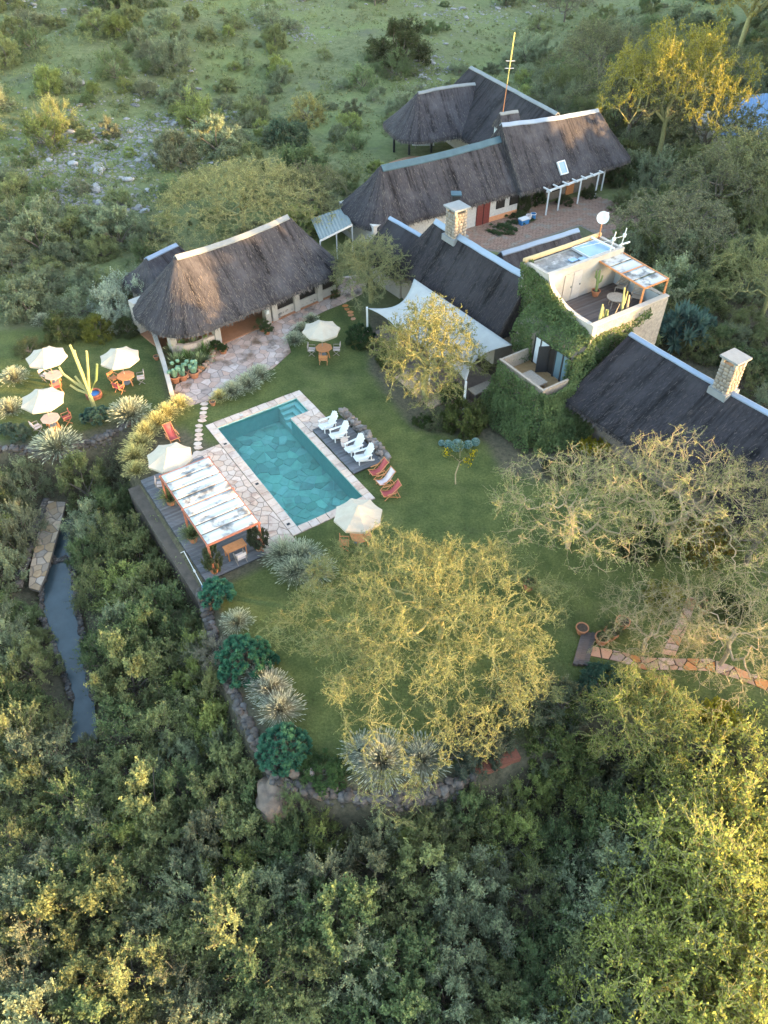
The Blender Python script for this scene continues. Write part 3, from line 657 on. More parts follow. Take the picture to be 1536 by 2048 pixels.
    if cap:
        capw *= .8; m = MB(); ns = max(6, int(Lr / .8)); sw = []
        for q in np.linspace(-cap_over, Lr + cap_over, ns + 1):
            qq = np.clip(q, 0, Lr); z = A[2] + (B[2] - A[2]) * qq / Lr - ridge_sag * math.sin(pi * qq / Lr) + .05 + R.normal(0, .012); p = A * [1, 1, 0] + ex * q; p[2] = z
            drop = capw * (A[2] - ze) / max(wf, .1) * .9; dropb = capw * (A[2] - ze) / max(wb, .1) * .9
            sw.append([p - ey * capw + [0, 0, -drop + .03], p + [0, 0, .02], p + ey * capw + [0, 0, -dropb + .03], p - ey * capw + [0, 0, -drop - .05], p + ey * capw + [0, 0, -dropb - .05]])
        P = [q for r in sw for q in r]; Fs = []
        for q in range(ns):
            b0, b1 = q * 5, (q + 1) * 5
            Fs += [(b0, b1, b1 + 1, b0 + 1), (b0 + 1, b1 + 1, b1 + 2, b0 + 2), (b0 + 3, b1 + 3, b1, b0), (b0 + 2, b1 + 2, b1 + 4, b0 + 4)]
        Fs += [(0, 1, 2, 4, 3), tuple(ns * 5 + q for q in (3, 4, 2, 1, 0))]
        m.add(P, Fs).build('ridge_cap', M[cap], ro)
    return ro
def wall_ring(parent, A, B, wf, wb, ea, eb, z0, z1, mt, name='wall', inset=.55):
    """plain walls under a roof: a closed box ring"""
    Lr = np.linalg.norm((B - A)[:2]); ex = nrm((B - A) * [1, 1, 0]); ey = np.array([-ex[1], ex[0], 0]); m = MB()
    x0, x1, y0, y1 = -ea + inset, Lr + eb - inset, -wf + inset, wb - inset
    A0 = A * [1, 1, 0]; m.box(A0 + ex * (x0 + x1) / 2 + ey * (y0 + y1) / 2 + [0, 0, (z0 + z1) / 2], ((x1 - x0) / 2, (y1 - y0) / 2, (z1 - z0) / 2), [ex, ey, (0, 0, 1)])
    return m.build(name, M[mt], parent)

# --- thatched cottage / pavilion beside the umbrella lawn
A, B = G(350, 512, 6.2), G(575, 430, 6.2)
cottage = empty('thatched_cottage', (A + B) / 2 * [1, 1, 0], 'open sided thatched cottage with pale curved ridge beside the patio', 'cottage')
wf = perp(A, B, G(530, 607, 2.4)) ; ea = 3.6
thatch_roof(cottage, A, B, 2.3, wf, 3.8, ea, 3.2, rc=3.4, straw=11000, ridge_sag=.22, seed=3, capw=.34, cap='cap_grey', straw_col=(.105, .096, .093))
exc = nrm((B - A) * [1, 1, 0]); eyc = np.array([-exc[1], exc[0], 0]); A0 = A * [1, 1, 0]
def CW(x, y, z=0.0): p = A0 + exc * x + eyc * y; return np.array([p[0], p[1], z])
def cbox(x0, x1, y0, y1, z0, z1, m=None): m = m or MB(); return m.box(CW((x0 + x1) / 2, (y0 + y1) / 2, (z0 + z1) / 2), (abs(x1 - x0) / 2, abs(y1 - y0) / 2, abs(z1 - z0) / 2), [exc, eyc, (0, 0, 1)])
Lc = np.linalg.norm((B - A)[:2])
cbox(-3.0, Lc + 2.4, -wf + .75, 3.0, -.1, .14).build('floor', M['floor_terra'], cottage)
cbox(3.4, Lc + 2.3, .3, 3.2, .1, 2.9).build('back_wall', M['plaster'], cottage)
cbox(-3.0, 3.2, 2.2, 3.0, .1, 2.6).build('rear_wall', M['plaster'], cottage)
for x, y in ((-2.5, -1.9), (.6, -wf + 1.0), (5.1, -wf + .95), (5.75, -wf + .95), (7.9, -wf + .95), (10.2, -wf + .95)):
    cbox(x - .24, x + .24, y - .24, y + .24, .1, 2.28).build('pillar', M['plaster'], cottage)
lw_ = MB(); pts = [CW(-2.5, -1.9), CW(-2.0, -2.6), CW(-1.1, -wf + 1.0), CW(.6, -wf + 1.0)]
for a, b in zip(pts[:-1], pts[1:]): lw_.bar(a + [0, 0, .55], b + [0, 0, .55], .25, .9)
lw_.build('curved_parapet', M['coping'], cottage)
cbox(6.0, Lc + 2.0, -wf + .9, -wf + 1.08, .1, .8).build('window_sill_wall', M['plaster'], cottage)
for k in range(3): cbox(6.05 + k * 2.1, 7.75 + k * 2.1, -wf + .96, -wf + 1.02, .82, 2.3).build('window', M['dark'], cottage)
MB().bar(CW(4.85, -wf + .65, 1.25), CW(5.05, -wf + .65, 1.25), .3, .3).build('wall_plate', M['white_paint'], cottage)
gw = MB()
for a, b in zip([(306, 660), (316, 692), (328, 728)], [(316, 692), (328, 728), (345, 792)]): gw.bar(G(*a, .5), G(*b, .35), .3, .9)
tag(gw.build('garden_wall', M['plaster']), 'narrow white plastered garden wall beside the herb bed', 'wall')

# --- small thatched store behind the cottage
A, B = G(292, 516, 4.2), G(352, 487, 4.2)
store = empty('thatched_store', (A + B) / 2 * [1, 1, 0], 'small thatched outbuilding tucked behind the cottage', 'outbuilding')
thatch_roof(store, A, B, 2.2, 3.0, 2.4, 1.6, 1.4, rc=1.2, straw=2500, seed=4, cap='cap_blue', capw=.34); wall_ring(store, A, B, 2.6, 2.2, 1.4, 1.2, 0, 2.2, 'plaster')

# --- main house: kitchen wing with the teal ridge
A, B = G(762, 331, 6.3), G(1003, 272, 6.3)
wing = empty('kitchen_wing', (A + B) / 2 * [1, 1, 0], 'long thatched wing with dark teal ridge and red door', 'house')
wf2 = perp(A, B, G(940, 405, 2.6)) + .15
thatch_roof(wing, A, B, 2.5, wf2, 3.6, 3.4, .3, rc=2.6, straw=9000, ridge_sag=.15, seed=5, cap='cap_teal', capw=.5)
exw = nrm((B - A) * [1, 1, 0]); eyw = np.array([-exw[1], exw[0], 0])
def wing_box(x0, x1, y0, y1, z0, z1): return MB().box(A * [1, 1, 0] + exw * (x0 + x1) / 2 + eyw * (y0 + y1) / 2 + [0, 0, (z0 + z1) / 2], ((x1 - x0) / 2, (y1 - y0) / 2, (z1 - z0) / 2), [exw, eyw, (0, 0, 1)])
Lw = np.linalg.norm((B - A)[:2]); yf = -wf2 + .45
wing_box(-2.6, Lw + .3, yf, 3.0, 0, 2.7).build('wall', mat('whitewashed_stone', (.50, .48, .45), (.36, .34, .32), 6, .9, .4, 12), wing)
wing_box(Lw - 3.0, Lw + .3, yf - .05, yf + .1, 0, .5).build('plinth', M['flag_terra'], wing)
pd_ = G(957, 445, 0); xd = (pd_ - A)[:2] @ exw[:2]
d_ = wing_box(xd - .75, xd + .75, yf - .09, yf + .05, .05, 2.15).build('door', M['red_door'], wing); wing_box(xd - .02, xd + .02, yf - .13, yf - .092, .05, 2.1).build('door_edge', M['dark'], d_)
for k in range(2): wing_box(xd + 1.5 + k * 1.6, xd + 2.5 + k * 1.6, yf - .06, yf + .02, 1.1, 2.0).build('window', M['dark'], wing)
vt = G(912, 398, 4.0)
m_ = MB(); m_.box(vt + [0, .1, .1], (.35, .35, .3)); m_.build('roof_vent', M['dark_metal'], wing); MB().box(vt + [0, .1, .43], (.45, .45, .05)).build('vent_cap', M['cap_teal'], wing)

# --- upper wing with skylight
A, B = G(1003, 247, 7.4), G(1196, 218, 6.5)
upper = empty('skylight_wing', (A + B) / 2 * [1, 1, 0], 'taller thatched wing with square skylight above a white pergola', 'house')
wf3 = perp(A, B, G(1090, 372, 2.7)) - .25
thatch_roof(upper, A, B, 2.6, wf3, 4.0, .3, 2.6, rc=1.8, straw=9000, ridge_sag=.12, seed=6, cap='cap_blue', capw=.3)
exu = nrm((B - A) * [1, 1, 0]); eyu = np.array([-exu[1], exu[0], 0]); Lu = np.linalg.norm((B - A)[:2]); Au = A
def upper_box(x0, x1, y0, y1, z0, z1): return MB().box(Au * [1, 1, 0] + exu * (x0 + x1) / 2 + eyu * (y0 + y1) / 2 + [0, 0, (z0 + z1) / 2], ((x1 - x0) / 2, (y1 - y0) / 2, (z1 - z0) / 2), [exu, eyu, (0, 0, 1)])
upper_box(.2, Lu + 2.0, -wf3 + 1.7, 3.4, 0, 3.4).build('wall', M['mortar'], upper)  # verandah shade under the eave put into the wall's dark colour
for x in (1.0, 3.2, 5.2): upper_box(x, x + 1.2, -wf3 + 1.62, -wf3 + 1.72, .8, 2.1).build('window', M['dark'], upper)
upper_box(7.2, 8.2, -wf3 + 1.61, -wf3 + 1.72, .05, 2.1).build('door', M['orange_timber'], upper)
# skylight lies on the slope
zs = 4.7; ps = G(1129, 308, zs); sl = nrm(-eyu * 1 + np.array([0, 0, -(7.4 - 2.6) / wf3])); nn = nrm(np.cross(exu, -sl)); nn = nn * np.sign(nn[2])
yy = -((ps - Au)[:2] @ -eyu[:2]); xs = (ps - Au)[:2] @ exu[:2]; t_ = -yy / wf3 if yy < 0 else yy / wf3
pc = Au * [1, 1, 0] + exu * xs + eyu * yy; zr_ = 7.4 - .9 * xs / Lu; pc[2] = zr_ + (2.6 - zr_) * abs(yy) / wf3 - .12 * math.sin(pi * abs(yy) / wf3) + .12
fr_ = MB(); 
for q in (-1, 1): fr_.box(pc + exu * .42 * q + nn * .05, (.06, .62, .08), [exu, sl, nn]); fr_.box(pc + sl * .58 * q + nn * .05, (.36, .05, .08), [exu, sl, nn])
fr_.build('skylight_frame', M['white_paint'], upper); MB().box(pc + nn * .04, (.37, .54, .03), [exu, sl, nn]).build('skylight_pane', M['panel_blue'], upper)
pat = MB(); pc2 = pc + sl * .75 + exu * .12 - nn * .1
R = np.random.default_rng(8)
pg = [pc2 + exu * x * R.uniform(.8, 1.1) + sl * y * R.uniform(.85, 1.1) - nn * .03 for x, y in ((-.5, -.9), (0.0, -.7), (.6, -.9), (.75, -.1), (.5, .5), (.1, .8), (-.35, .65), (-.55, .1))]
pat.add([p for p in pg] + [p - nn * .25 for p in pg], [tuple(range(8))] + [(i, (i + 1) % 8, 8 + (i + 1) % 8, 8 + i) for i in range(8)]); pat.build('cement_patch', M['rough_render'], upper)
# dormer behind the ridge and yellow mast
dr = empty('dormer', G(1018, 232, 6.6), 'little thatched dormer behind the skylight wing ridge', 'dormer')
Ad, Bd = G(1000, 226, 7.6), G(1036, 221, 7.6)
thatch_roof(dr, Ad, Bd, 6.4, 1.0, 1.0, .1, .1, rc=.3, straw=600, seed=9, cap='cap_grey', capw=.2, thick=.15, sag=.02); wall_ring(dr, Ad, Bd, .9, .9, .1, .1, 3, 6.5, 'plaster_and_shade_blue', inset=.1)
mast = empty('radio_mast', G(1002, 240, 6.5), 'tall thin yellow radio mast rising beside the dormer', 'mast')
pb = G(1003, 245, 6.5); pt = pb + np.array([.35, 0, 7.4])
MB().tube([pb, (pb + pt) / 2, pt], [.04, .035, .025], 6).build('pole', M['orange_timber'], mast); MB().tube([pb + (pt - pb) * .45, pt], .05, 8).build('upper_pole', mat('yellow_paint', (.62, .5, .16), (.5, .4, .12), 5, .6), mast)
for q in (.62, .70): c = pb + (pt - pb) * q; MB().bar(c - [.4, 0, 0], c + [.4, 0, 0], .05).build('cross_arm', M['pale_metal'], mast)
# white timber pergola of the skylight wing
perg = empty('white_pergola', G(1145, 420, 0), 'white timber pergola with open beams along skylight wing', 'pergola')
fp = [G(1091, 431, 0), G(1115, 421, 0), G(1154, 408, 0), G(1189, 394, 0), G(1202, 381, 0)]
for p in fp: MB().bar(p, p + [0, 0, 2.25], .13).build('post', M['white_paint'], perg)
MB().bar(fp[0] + [0, 0, 2.33] - exu * .3, fp[3] + [0, 0, 2.33] + exu * .3, .14, .16).build('beam', M['white_paint'], perg)
for q in np.linspace(-.02, 1.02, 7):
    c = fp[0] + (fp[3] - fp[0]) * q + [0, 0, 2.47]; MB().bar(c - eyu * .4, c + eyu * 2.1, .1, .12).build('rafter', M['white_paint'], perg)

# --- rear dining house: two roofs
A, B = G(836, 184, 6.0), G(950, 166, 6.2)
dine = empty('dining_pavilion', (A + B) / 2 * [1, 1, 0], 'rear thatched pavilion with wavy pale ridge and open dining side', 'pavilion')
wf4 = perp(A, B, G(860, 278, 2.7))
thatch_roof(dine, A, B, 2.6, wf4, 3.6, 3.3, .3, rc=2.4, mt='thatch', straw=5000, ridge_sag=-.12, seed=11, cap='cap_grey', capw=.3)
MB().prism([A[:2] + np.array(q) for q in ((-3, -3.6), (9, -1.2), (8, 3), (-3, 2))], -.05, .12).build('floor', M['floor_terra'], dine)
for x, y in ((788, 308), (818, 312), (862, 308), (905, 290)): p = G(x, y, 0); MB().tube([p, p + [0, 0, 2.7]], .13, 8).build('post', M['dark_metal'], dine)
dt = empty('dining_table', G(850, 288, .0), 'long dining table with white cloth under rear pavilion', 'table')
for sgn in (-1, 1): MB().bar(G(846, 287, .7) + [sgn * .8, 0, -.7], G(846, 287, .7) + [sgn * .8, 0, 0], .1).build('leg', M['teak'], dt)
MB().box(G(846, 287, .74), (1.2, .55, .04)).build('top', M['white_paint'], dt)
A, B = G(942, 132, 7.0), G(1116, 226, 7.0)
hall = empty('great_hall', (A + B) / 2 * [1, 1, 0], 'rearmost tall thatched hall with long descending pale ridge', 'house')
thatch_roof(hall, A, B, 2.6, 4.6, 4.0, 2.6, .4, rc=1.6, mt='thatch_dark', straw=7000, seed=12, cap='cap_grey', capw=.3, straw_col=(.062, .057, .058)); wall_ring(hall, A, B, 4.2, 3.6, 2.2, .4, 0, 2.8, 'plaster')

# --- lounge house: main roof above the tent, its chimney, and the lower parallel roof
A, B = G(872, 438, 6.6), G(1062, 553, 6.6)
lounge = empty('lounge_house', (A + B) / 2 * [1, 1, 0], 'dark thatched lounge house with stone chimney above the white canopy', 'house')
wfl = perp(A, B, G(930, 628, 3.0))
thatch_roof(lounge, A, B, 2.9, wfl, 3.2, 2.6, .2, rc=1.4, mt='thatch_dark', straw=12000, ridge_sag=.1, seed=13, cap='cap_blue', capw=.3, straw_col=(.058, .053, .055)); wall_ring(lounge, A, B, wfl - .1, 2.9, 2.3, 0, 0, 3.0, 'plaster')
def chimney(px_base, z0, z1, w, label, lit):
    p = G(*px_base, z0); root = empty('stone_chimney', p, label, 'chimney'); R = np.random.default_rng(int(px_base[0]))
    c = MB(); c.box(p + [0, 0, (z1 - z0) / 2], (w * .46, w * .46, (z1 - z0) / 2), [UX, VX, (0, 0, 1)]); c.build('shaft', M['mortar'], root)
    nc = int((z1 - z0) / .22)
    for k in range(nc):
        for ax, ay in ((UX, VX), (VX, UX)):
            for sgn in (-1, 1):
                n = R.integers(3, 5)
                for i in range(n):
                    q = p + ax * sgn * w * .46 + ay * ((i + .5) / n - .5) * w + [0, 0, (k + .5) * (z1 - z0) / nc]
                    sx = w / n * R.uniform(.8, 1.0); o = link('stone', STONE_FACE[R.integers(len(STONE_FACE))], None, root)
                    o.location = tuple(q - p); o.rotation_euler = (0, 0, math.atan2(ay[1], ay[0])); o.scale = (sx, .10 + R.uniform(0, .05), (z1 - z0) / nc * .9)
    MB().box(p + [0, 0, z1 - z0 + .34], (w * .62, w * .62, .06), [UX, VX, (0, 0, 1)]).build('cap_slab', M['cap_grey'], root)
    for a_ in (-1, 1):
        for b2 in (-1, 1): MB().box(p + UX * a_ * w * .4 + VX * b2 * w * .4 + [0, 0, z1 - z0 + .14], (.09, .09, .15), [UX, VX, (0, 0, 1)]).build('cap_support', M['rough_render'], root)
    f = MB(); f.box(p + [0, 0, .12], (w * .62, w * .62, .22), [UX, VX, (0, 0, 1)]); f.build('flashing', M['cap_grey'], root)
    return root
STONE_FACE = [rock_mesh('face_stone', 90 + i, .08) for i in range(5)]
M['chimney_stone'] = mat('chimney_stone', (.27, .235, .195), (.17, .145, .12), 5, .9, .4, 18, rand=.25)
for me in STONE_FACE: me.materials.append(M['chimney_stone'])
chimney((910, 478), 5.9, 8.0, 1.15, 'square stone chimney with slab cap on the lounge house ridge', True)
A, B = G(780, 433, 4.9), G(846, 471, 4.9)
low = empty('pantry_house', (A + B) / 2 * [1, 1, 0], 'low thatched link roof with short blue ridge behind the acacia', 'house')
thatch_roof(low, A, B, 2.4, 2.8, 2.2, .8, .3, rc=.7, mt='thatch_dark', straw=2500, seed=14, cap='cap_blue', capw=.26, straw_col=(.062, .057, .058)); wall_ring(low, A, B, 2.5, 2.0, .6, .2, 0, 2.4, 'plaster')
# --- small wing between courtyard and tower
A, B = G(1002, 505, 5.0), G(1156, 457, 5.0)
sw_ = empty('courtyard_wing', (A + B) / 2 * [1, 1, 0], 'narrow thatched wing with pale blue ridge facing the brick courtyard', 'house')
thatch_roof(sw_, A, B, 3.0, 2.4, 2.0, .3, .3, rc=.4, straw=3500, seed=15, cap='cap_blue', capw=.34); wall_ring(sw_, A, B, 2.2, 1.8, .3, .3, 0, 3.1, 'plaster', inset=.3)
# --- right wing
A, B = G(1262, 666, 5.5), G(1590, 852, 5.5)
rw = empty('bedroom_wing', (A + B) / 2 * [1, 1, 0], 'long dark thatched wing with pale blue ridge right of the tower', 'house')
wfr = perp(A, B, G(1130, 806, 2.5)) - .2
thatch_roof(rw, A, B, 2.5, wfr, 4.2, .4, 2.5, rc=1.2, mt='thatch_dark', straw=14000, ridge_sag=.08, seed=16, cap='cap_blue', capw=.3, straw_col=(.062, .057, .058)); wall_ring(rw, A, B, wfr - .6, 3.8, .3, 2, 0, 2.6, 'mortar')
chimney((1445, 785), 5.1, 7.2, 1.0, 'tapered grey stone chimney straddling the right wing ridge', True)
# --- clear sheet roof linking cottage and kitchen wing, blue shed roof far right
lk = empty('walkway_roof', G(660, 470, 0), 'pale corrugated sheet roof over walkway between cottage and house', 'roof')
c4 = [G(622, 438, 2.6), G(690, 414, 2.6), G(704, 448, 2.5), G(640, 480, 2.5)]
m = MB(); nco = 22
P = []
for i in range(nco + 1):
    for q in range(2):
        p = (c4[0] * (1 - i / nco) + c4[1] * (i / nco)) if q == 0 else (c4[3] * (1 - i / nco) + c4[2] * (i / nco)); P.append(p + [0, 0, .05 * (i % 2)])
m.add(P, [(2 * i, 2 * i + 1, 2 * i + 3, 2 * i + 2) for i in range(nco)]); m.build('sheet', M['poly_sheet'], lk)
for p in (c4[2], c4[3], (c4[2] + c4[3]) / 2): MB().bar([p[0], p[1], 0], p - [0, 0, .1], .1).build('post', M['white_paint'], lk)
MB().bar(c4[3] - [0, 0, .08], c4[2] - [0, 0, .08], .1, .14).build('gutter', M['white_paint'], lk)
sh = empty('blue_roofed_shed', G(1520, 250, 0), 'shed with bright blue sheet roof beyond the acacias', 'shed')
c4 = [G(1450, 196, 4.2), G(1580, 182, 4.2), G(1590, 285, 3.0), G(1440, 270, 3.0)]
m = MB(); P = []; nco = 40
for i in range(nco + 1):
    a = i / nco; P += [c4[0] * (1 - a) + c4[1] * a + [0, 0, .06 * (i % 2)], c4[3] * (1 - a) + c4[2] * a + [0, 0, .06 * (i % 2)]]
m.add(P, [(2 * i, 2 * i + 1, 2 * i + 3, 2 * i + 2) for i in range(nco)]); m.build('roof', M['tin_roof'], sh)
cc = sum(c4) / 4; MB().box([cc[0], cc[1], 1.4], (5.5, 4, 1.4)).build('wall', M['plaster'], sh)

# ------------------------------------------------------------------ tower with roof terrace
tower = empty('ivy_tower', W(24.6, 2.7), 'square plastered tower with roof terrace and ivy covered walls', 'tower')
U0, U1, V0, V1, VT = 21.2, 28.0, -.7, 6.1, 3.7
TZ, PZ, RZ = 5.3, 6.2, 7.8
th = .32
b_ = MB(); b_.uvbox(U0, U1, V0, V1, 0, TZ - .06); b_.build('body', M['rough_render'], tower)
b_ = MB(); b_.uvbox(U0, U1, VT, V1, TZ - .06, RZ - .35); b_.build('upper_room', M['plaster'], tower)
b_ = MB(); b_.uvbox(U0 + .25, U1 - .25, VT + .25, V1 - .25, RZ - .35, RZ - .28); b_.build('flat_roof', M['grey_roofing'], tower)
b_ = MB(); b_.uvbox(U0, U1, VT, VT + .26, RZ - .35, RZ); b_.uvbox(U0, U0 + .22, VT + .26, V1, RZ - .35, RZ - .05); b_.uvbox(U1 - .22, U1, VT + .26, V1, RZ - .35, RZ - .05); b_.build('roof_kerb', M['plaster'], tower)
b_ = MB(); a, c = W(U0 - .1, V1 - .1, RZ + .02), W(U1, V1 - .1, RZ + .02); b_.tube([a, a * .5 + c * .5 + [0, 0, -.03], c], [.17, .16, .15], 10); b_.build('edge_log', M['chimney_stone'] if False else mat('peeled_log', (.55, .40, .22), (.42, .30, .16), 4, .8, .3), tower, smooth=True)
def curved_parapet(u, ua, name, mt, z_end):
    """side parapet swept up in a quarter curve towards the room"""
    P = []; n = 16
    for i in range(n + 1):
        v = V0 + (VT - V0) * i / n; t = max(0, (v - (V0 + 1.3)) / (VT - V0 - 1.3)); z = PZ + (z_end - PZ) * (1 - math.sqrt(max(0, 1 - t * t)))
        for uu_ in (u, ua): P += [W(uu_, v, TZ - .06), W(uu_, v, z)]
    Fs = []
    for i in range(n):
        a, b2 = 4 * i, 4 * (i + 1); Fs += [(a, b2, b2 + 1, a + 1), (a + 2, a + 3, b2 + 3, b2 + 2), (a + 1, b2 + 1, b2 + 3, a + 3)]
    Fs += [(0, 1, 3, 2), (4 * n, 4 * n + 2, 4 * n + 3, 4 * n + 1)]
    return MB().add(P, Fs).build(name, mt, tower)
curved_parapet(U0, U0 + th, 'side_parapet', M['plaster'], RZ - .05); curved_parapet(U1 - th, U1, 'side_parapet', M['rough_render'], RZ - .3)
b_ = MB(); b_.uvbox(U1 - th - .03, U1 - th - .004, V0 + th, VT, TZ, PZ - .05); b_.build('shade_tinted_plaster', M['plaster_and_shade_blue'], tower)  # bluish shade of this inner face put into the plaster colour
b_ = MB(); b_.uvbox(U0 + th, U1 - th, V0, V0 + th, TZ - .06, PZ); b_.build('parapet', M['rough_render'], tower)
b_ = MB(); b_.uvbox(U0 - .03, U1 + .03, V0 - .03, V0 + th + .03, PZ, PZ + .07); b_.build('parapet_coping', M['plaster'], tower)
R = np.random.default_rng(12); v = V0 + th
while v < VT - .02:
    MB().uvbox(U0 + th, U1 - th - .03, v, min(v + .135, VT), TZ - .05, TZ + R.uniform(-.005, .005)).build('terrace_plank', M['plank_brown'], tower); v += .145
for k, (u0, u1) in enumerate(((22.7, 23.45), (23.5, 24.25))):
    d = MB().uvbox(u0, u1, VT - .06, VT - .004, TZ, TZ + 2.0).build('terrace_door', mat('pale_grey_door', (.40, .37, .35), (.34, .31, .29), 6, .6) if k else M['plaster'], tower); MB().uvbox(u1 - .12, u1 - .06, VT - .09, VT - .062, TZ + .95, TZ + 1.05).build('handle', M['dark_metal'], d)
# projecting ivy-clad bay with glazed doors and balcony
b_ = MB(); b_.uvbox(19.5, U0, -.9, 4.2, 0, 4.75); b_.uvbox(16.95, 19.5, -1.35, 2.6, 0, 2.55); b_.build('bay', M['rough_render'], tower)
b_ = MB(); b_.uvbox(16.95, 19.5, -1.35, 2.6, 2.56, 2.62); b_.build('balcony_floor', mat('ochre_floor', (.30, .19, .09), (.20, .12, .055), 3, .7), tower)
b_ = MB(); b_.uvbox(16.85, 17.0, -1.45, 2.7, 2.5, 3.5); b_.uvbox(17.0, 19.0, -1.45, -1.32, 2.5, 3.5); b_.uvbox(17.0, 19.5, 2.55, 2.7, 2.5, 3.5); b_.build('balcony_parapet', M['teak'], tower)
b_ = MB(); b_.bar(W(16.92, -1.5, 3.55), W(16.92, 2.75, 3.55), .16, .08); b_.bar(W(17.0, -1.4, 3.56), W(19.0, -1.4, 3.56), .14, .08); b_.bar(W(17.0, 2.63, 3.56), W(19.5, 2.63, 3.56), .14, .08); b_.build('balcony_rail', M['teak'], tower)
gm = bpy.data.materials.new('window_glass'); gm.use_nodes = True; g = gm.node_tree.nodes['Principled BSDF']; g.inputs['Base Color'].default_value = (.10, .16, .19, 1); g.inputs['Roughness'].default_value = .06; g.inputs['Specular IOR Level'].default_value = .8
cm = mat('white_curtain', (.62, .66, .68), (.5, .55, .58), 6, .6, stretch=(1, 14, .3))
vs2 = [2.3, 1.75, .95, .35, -.3, -.85]
for k in range(5):
    va2, vb2 = vs2[k], vs2[k + 1]; mt = [cm, cm, M['dark'], gm, gm][k]
    MB().uvbox(19.44, 19.47, vb2 + .05, va2 - .05, 2.7, 4.6).build('door_pane' if k > 1 else 'curtained_pane', mt, tower)
for v in vs2: MB().uvbox(19.40, 19.5, v - .05, v + .05, 2.62, 4.7).build('door_frame', M['dark_metal'], tower)
MB().uvbox(19.39, 19.52, -.9, 2.35, 4.62, 4.74).build('door_head', M['dark_metal'], tower)
MB().bar(W(19.35, .92, 3.65), W(18.75, 1.25, 3.65), .06, 1.95).build('open_door_leaf', M['dark_metal'], tower)
bt = empty('balcony_daybed', W(17.9, .2, 2.62), 'grey low daybed standing on the tower balcony', 'daybed')
MB().uvbox(17.35, 18.35, -.35, 1.25, 2.9, 3.02).build('top', M['teak'], bt)
for a in (17.45, 18.25):
    for c in (-.25, 1.15): MB().uvbox(a - .05, a + .05, c - .05, c + .05, 2.62, 2.9).build('leg', M['teak'], bt)
# things on the tower roof
sp = empty('solar_panel', W(26.2, 5.0, RZ - .28), 'large blue solar panel lying on the tower roof', 'solar panel')
MB().uvbox(25.15, 27.3, 4.1, 5.7, RZ - .16, RZ - .08).build('panel', M['panel_blue'], sp)
fr_ = MB(); fr_.uvbox(25.1, 25.15, 4.05, 5.75, RZ - .2, RZ - .05); fr_.uvbox(27.3, 27.35, 4.05, 5.75, RZ - .2, RZ - .05); fr_.uvbox(25.15, 27.3, 4.05, 4.1, RZ - .2, RZ - .05); fr_.uvbox(25.15, 27.3, 5.7, 5.75, RZ - .2, RZ - .05); fr_.build('frame', M['pale_metal'], sp)
MB().bar(W(27.0, 5.9, RZ + .1), W(27.2, 3.9, RZ + .05), .1).build('strut', M['white_paint'], sp)
for k, (u, v) in enumerate(((24.1, 4.55), (24.75, 4.3))):
    o = MB().uvbox(u - .28, u + .28, v - .2, v + .2, RZ - .2, RZ - .14).build('small_panel', M['panel_blue'], None); tag(o, ['small grey solar panel lying flat, left of its pair', 'small grey solar panel lying flat next to the large one'][k], 'solar panel')
dish = empty('satellite_dish', W(27.7, 5.9, RZ), 'round white satellite dish on orange pole at tower roof corner', 'dish')
pd_ = W(27.75, 5.85, RZ - .3); MB().tube([pd_, pd_ + [0, 0, 1.35]], .045, 8).build('pole', M['orange_timber'], dish)
dm = MB(); c0 = pd_ + [0, 0, 1.6]; nd = nrm(np.array([-.35, -.8, .5])); xd_ = nrm(np.cross(nd, (0, 0, 1))); yd_ = np.cross(xd_, nd)
P = [c0 - nd * .08]; 
for r_, q in ((.18, .05), (.33, .0), (.42, -.06)):
    P += [c0 - nd * (.08 - (r_ / .42) ** 2 * .14) + (xd_ * math.cos(t) + yd_ * math.sin(t)) * r_ for t in np.linspace(0, 2 * pi, 20, endpoint=False)]
Fs = [(0, 1 + k, 1 + (k + 1) % 20) for k in range(20)] + [(1 + r_ * 20 + k, 21 + r_ * 20 + k, 21 + r_ * 20 + (k + 1) % 20, 1 + r_ * 20 + (k + 1) % 20) for r_ in range(2) for k in range(20)]
dm.add(P, Fs).build('reflector', M['white_paint'], dish, smooth=True); MB().tube([c0, c0 + nd * .4 + [.1, 0, .1]], .025, 6).build('feed_arm', M['white_paint'], dish); MB().box(c0 + nd * .42 + [.28, 0, .15], (.1, .08, .14)).build('receiver', M['white_paint'], dish)
for k, (u, v, lab) in enumerate(((26.75, 3.85, 'white aerial post beside the solar panel'), (27.75, 3.85, 'white aerial post at the tower kerb end'))):
    p = W(u, v, RZ); t = empty('aerial_post', p, lab, 'aerial'); MB().tube([p - [0, 0, .1], p + [.12, 0, 1.35]], .035, 6).build('post', M['white_paint'], t); MB().tube([p + [.08, 0, .75], p + [.1, 0, .95]], .12, 8).build('insulator', M['white_paint'], t)
wr = MB(); wr.tube([W(26.75, 3.85, RZ + .85), W(27.75, 3.85, RZ + .8)], .018, 5); wr.tube([W(25.3, 5.2, RZ + .1), W(26.75, 3.85, RZ + .8)], .018, 5); wr.tube([W(27.6, 3.85, RZ + .2), W(28.5, 3.8, RZ + .2)], .06, 6)
tag(wr.build('aerial_wire', M['white_paint']), 'thin white aerial wires strung across the tower roof', 'wire')
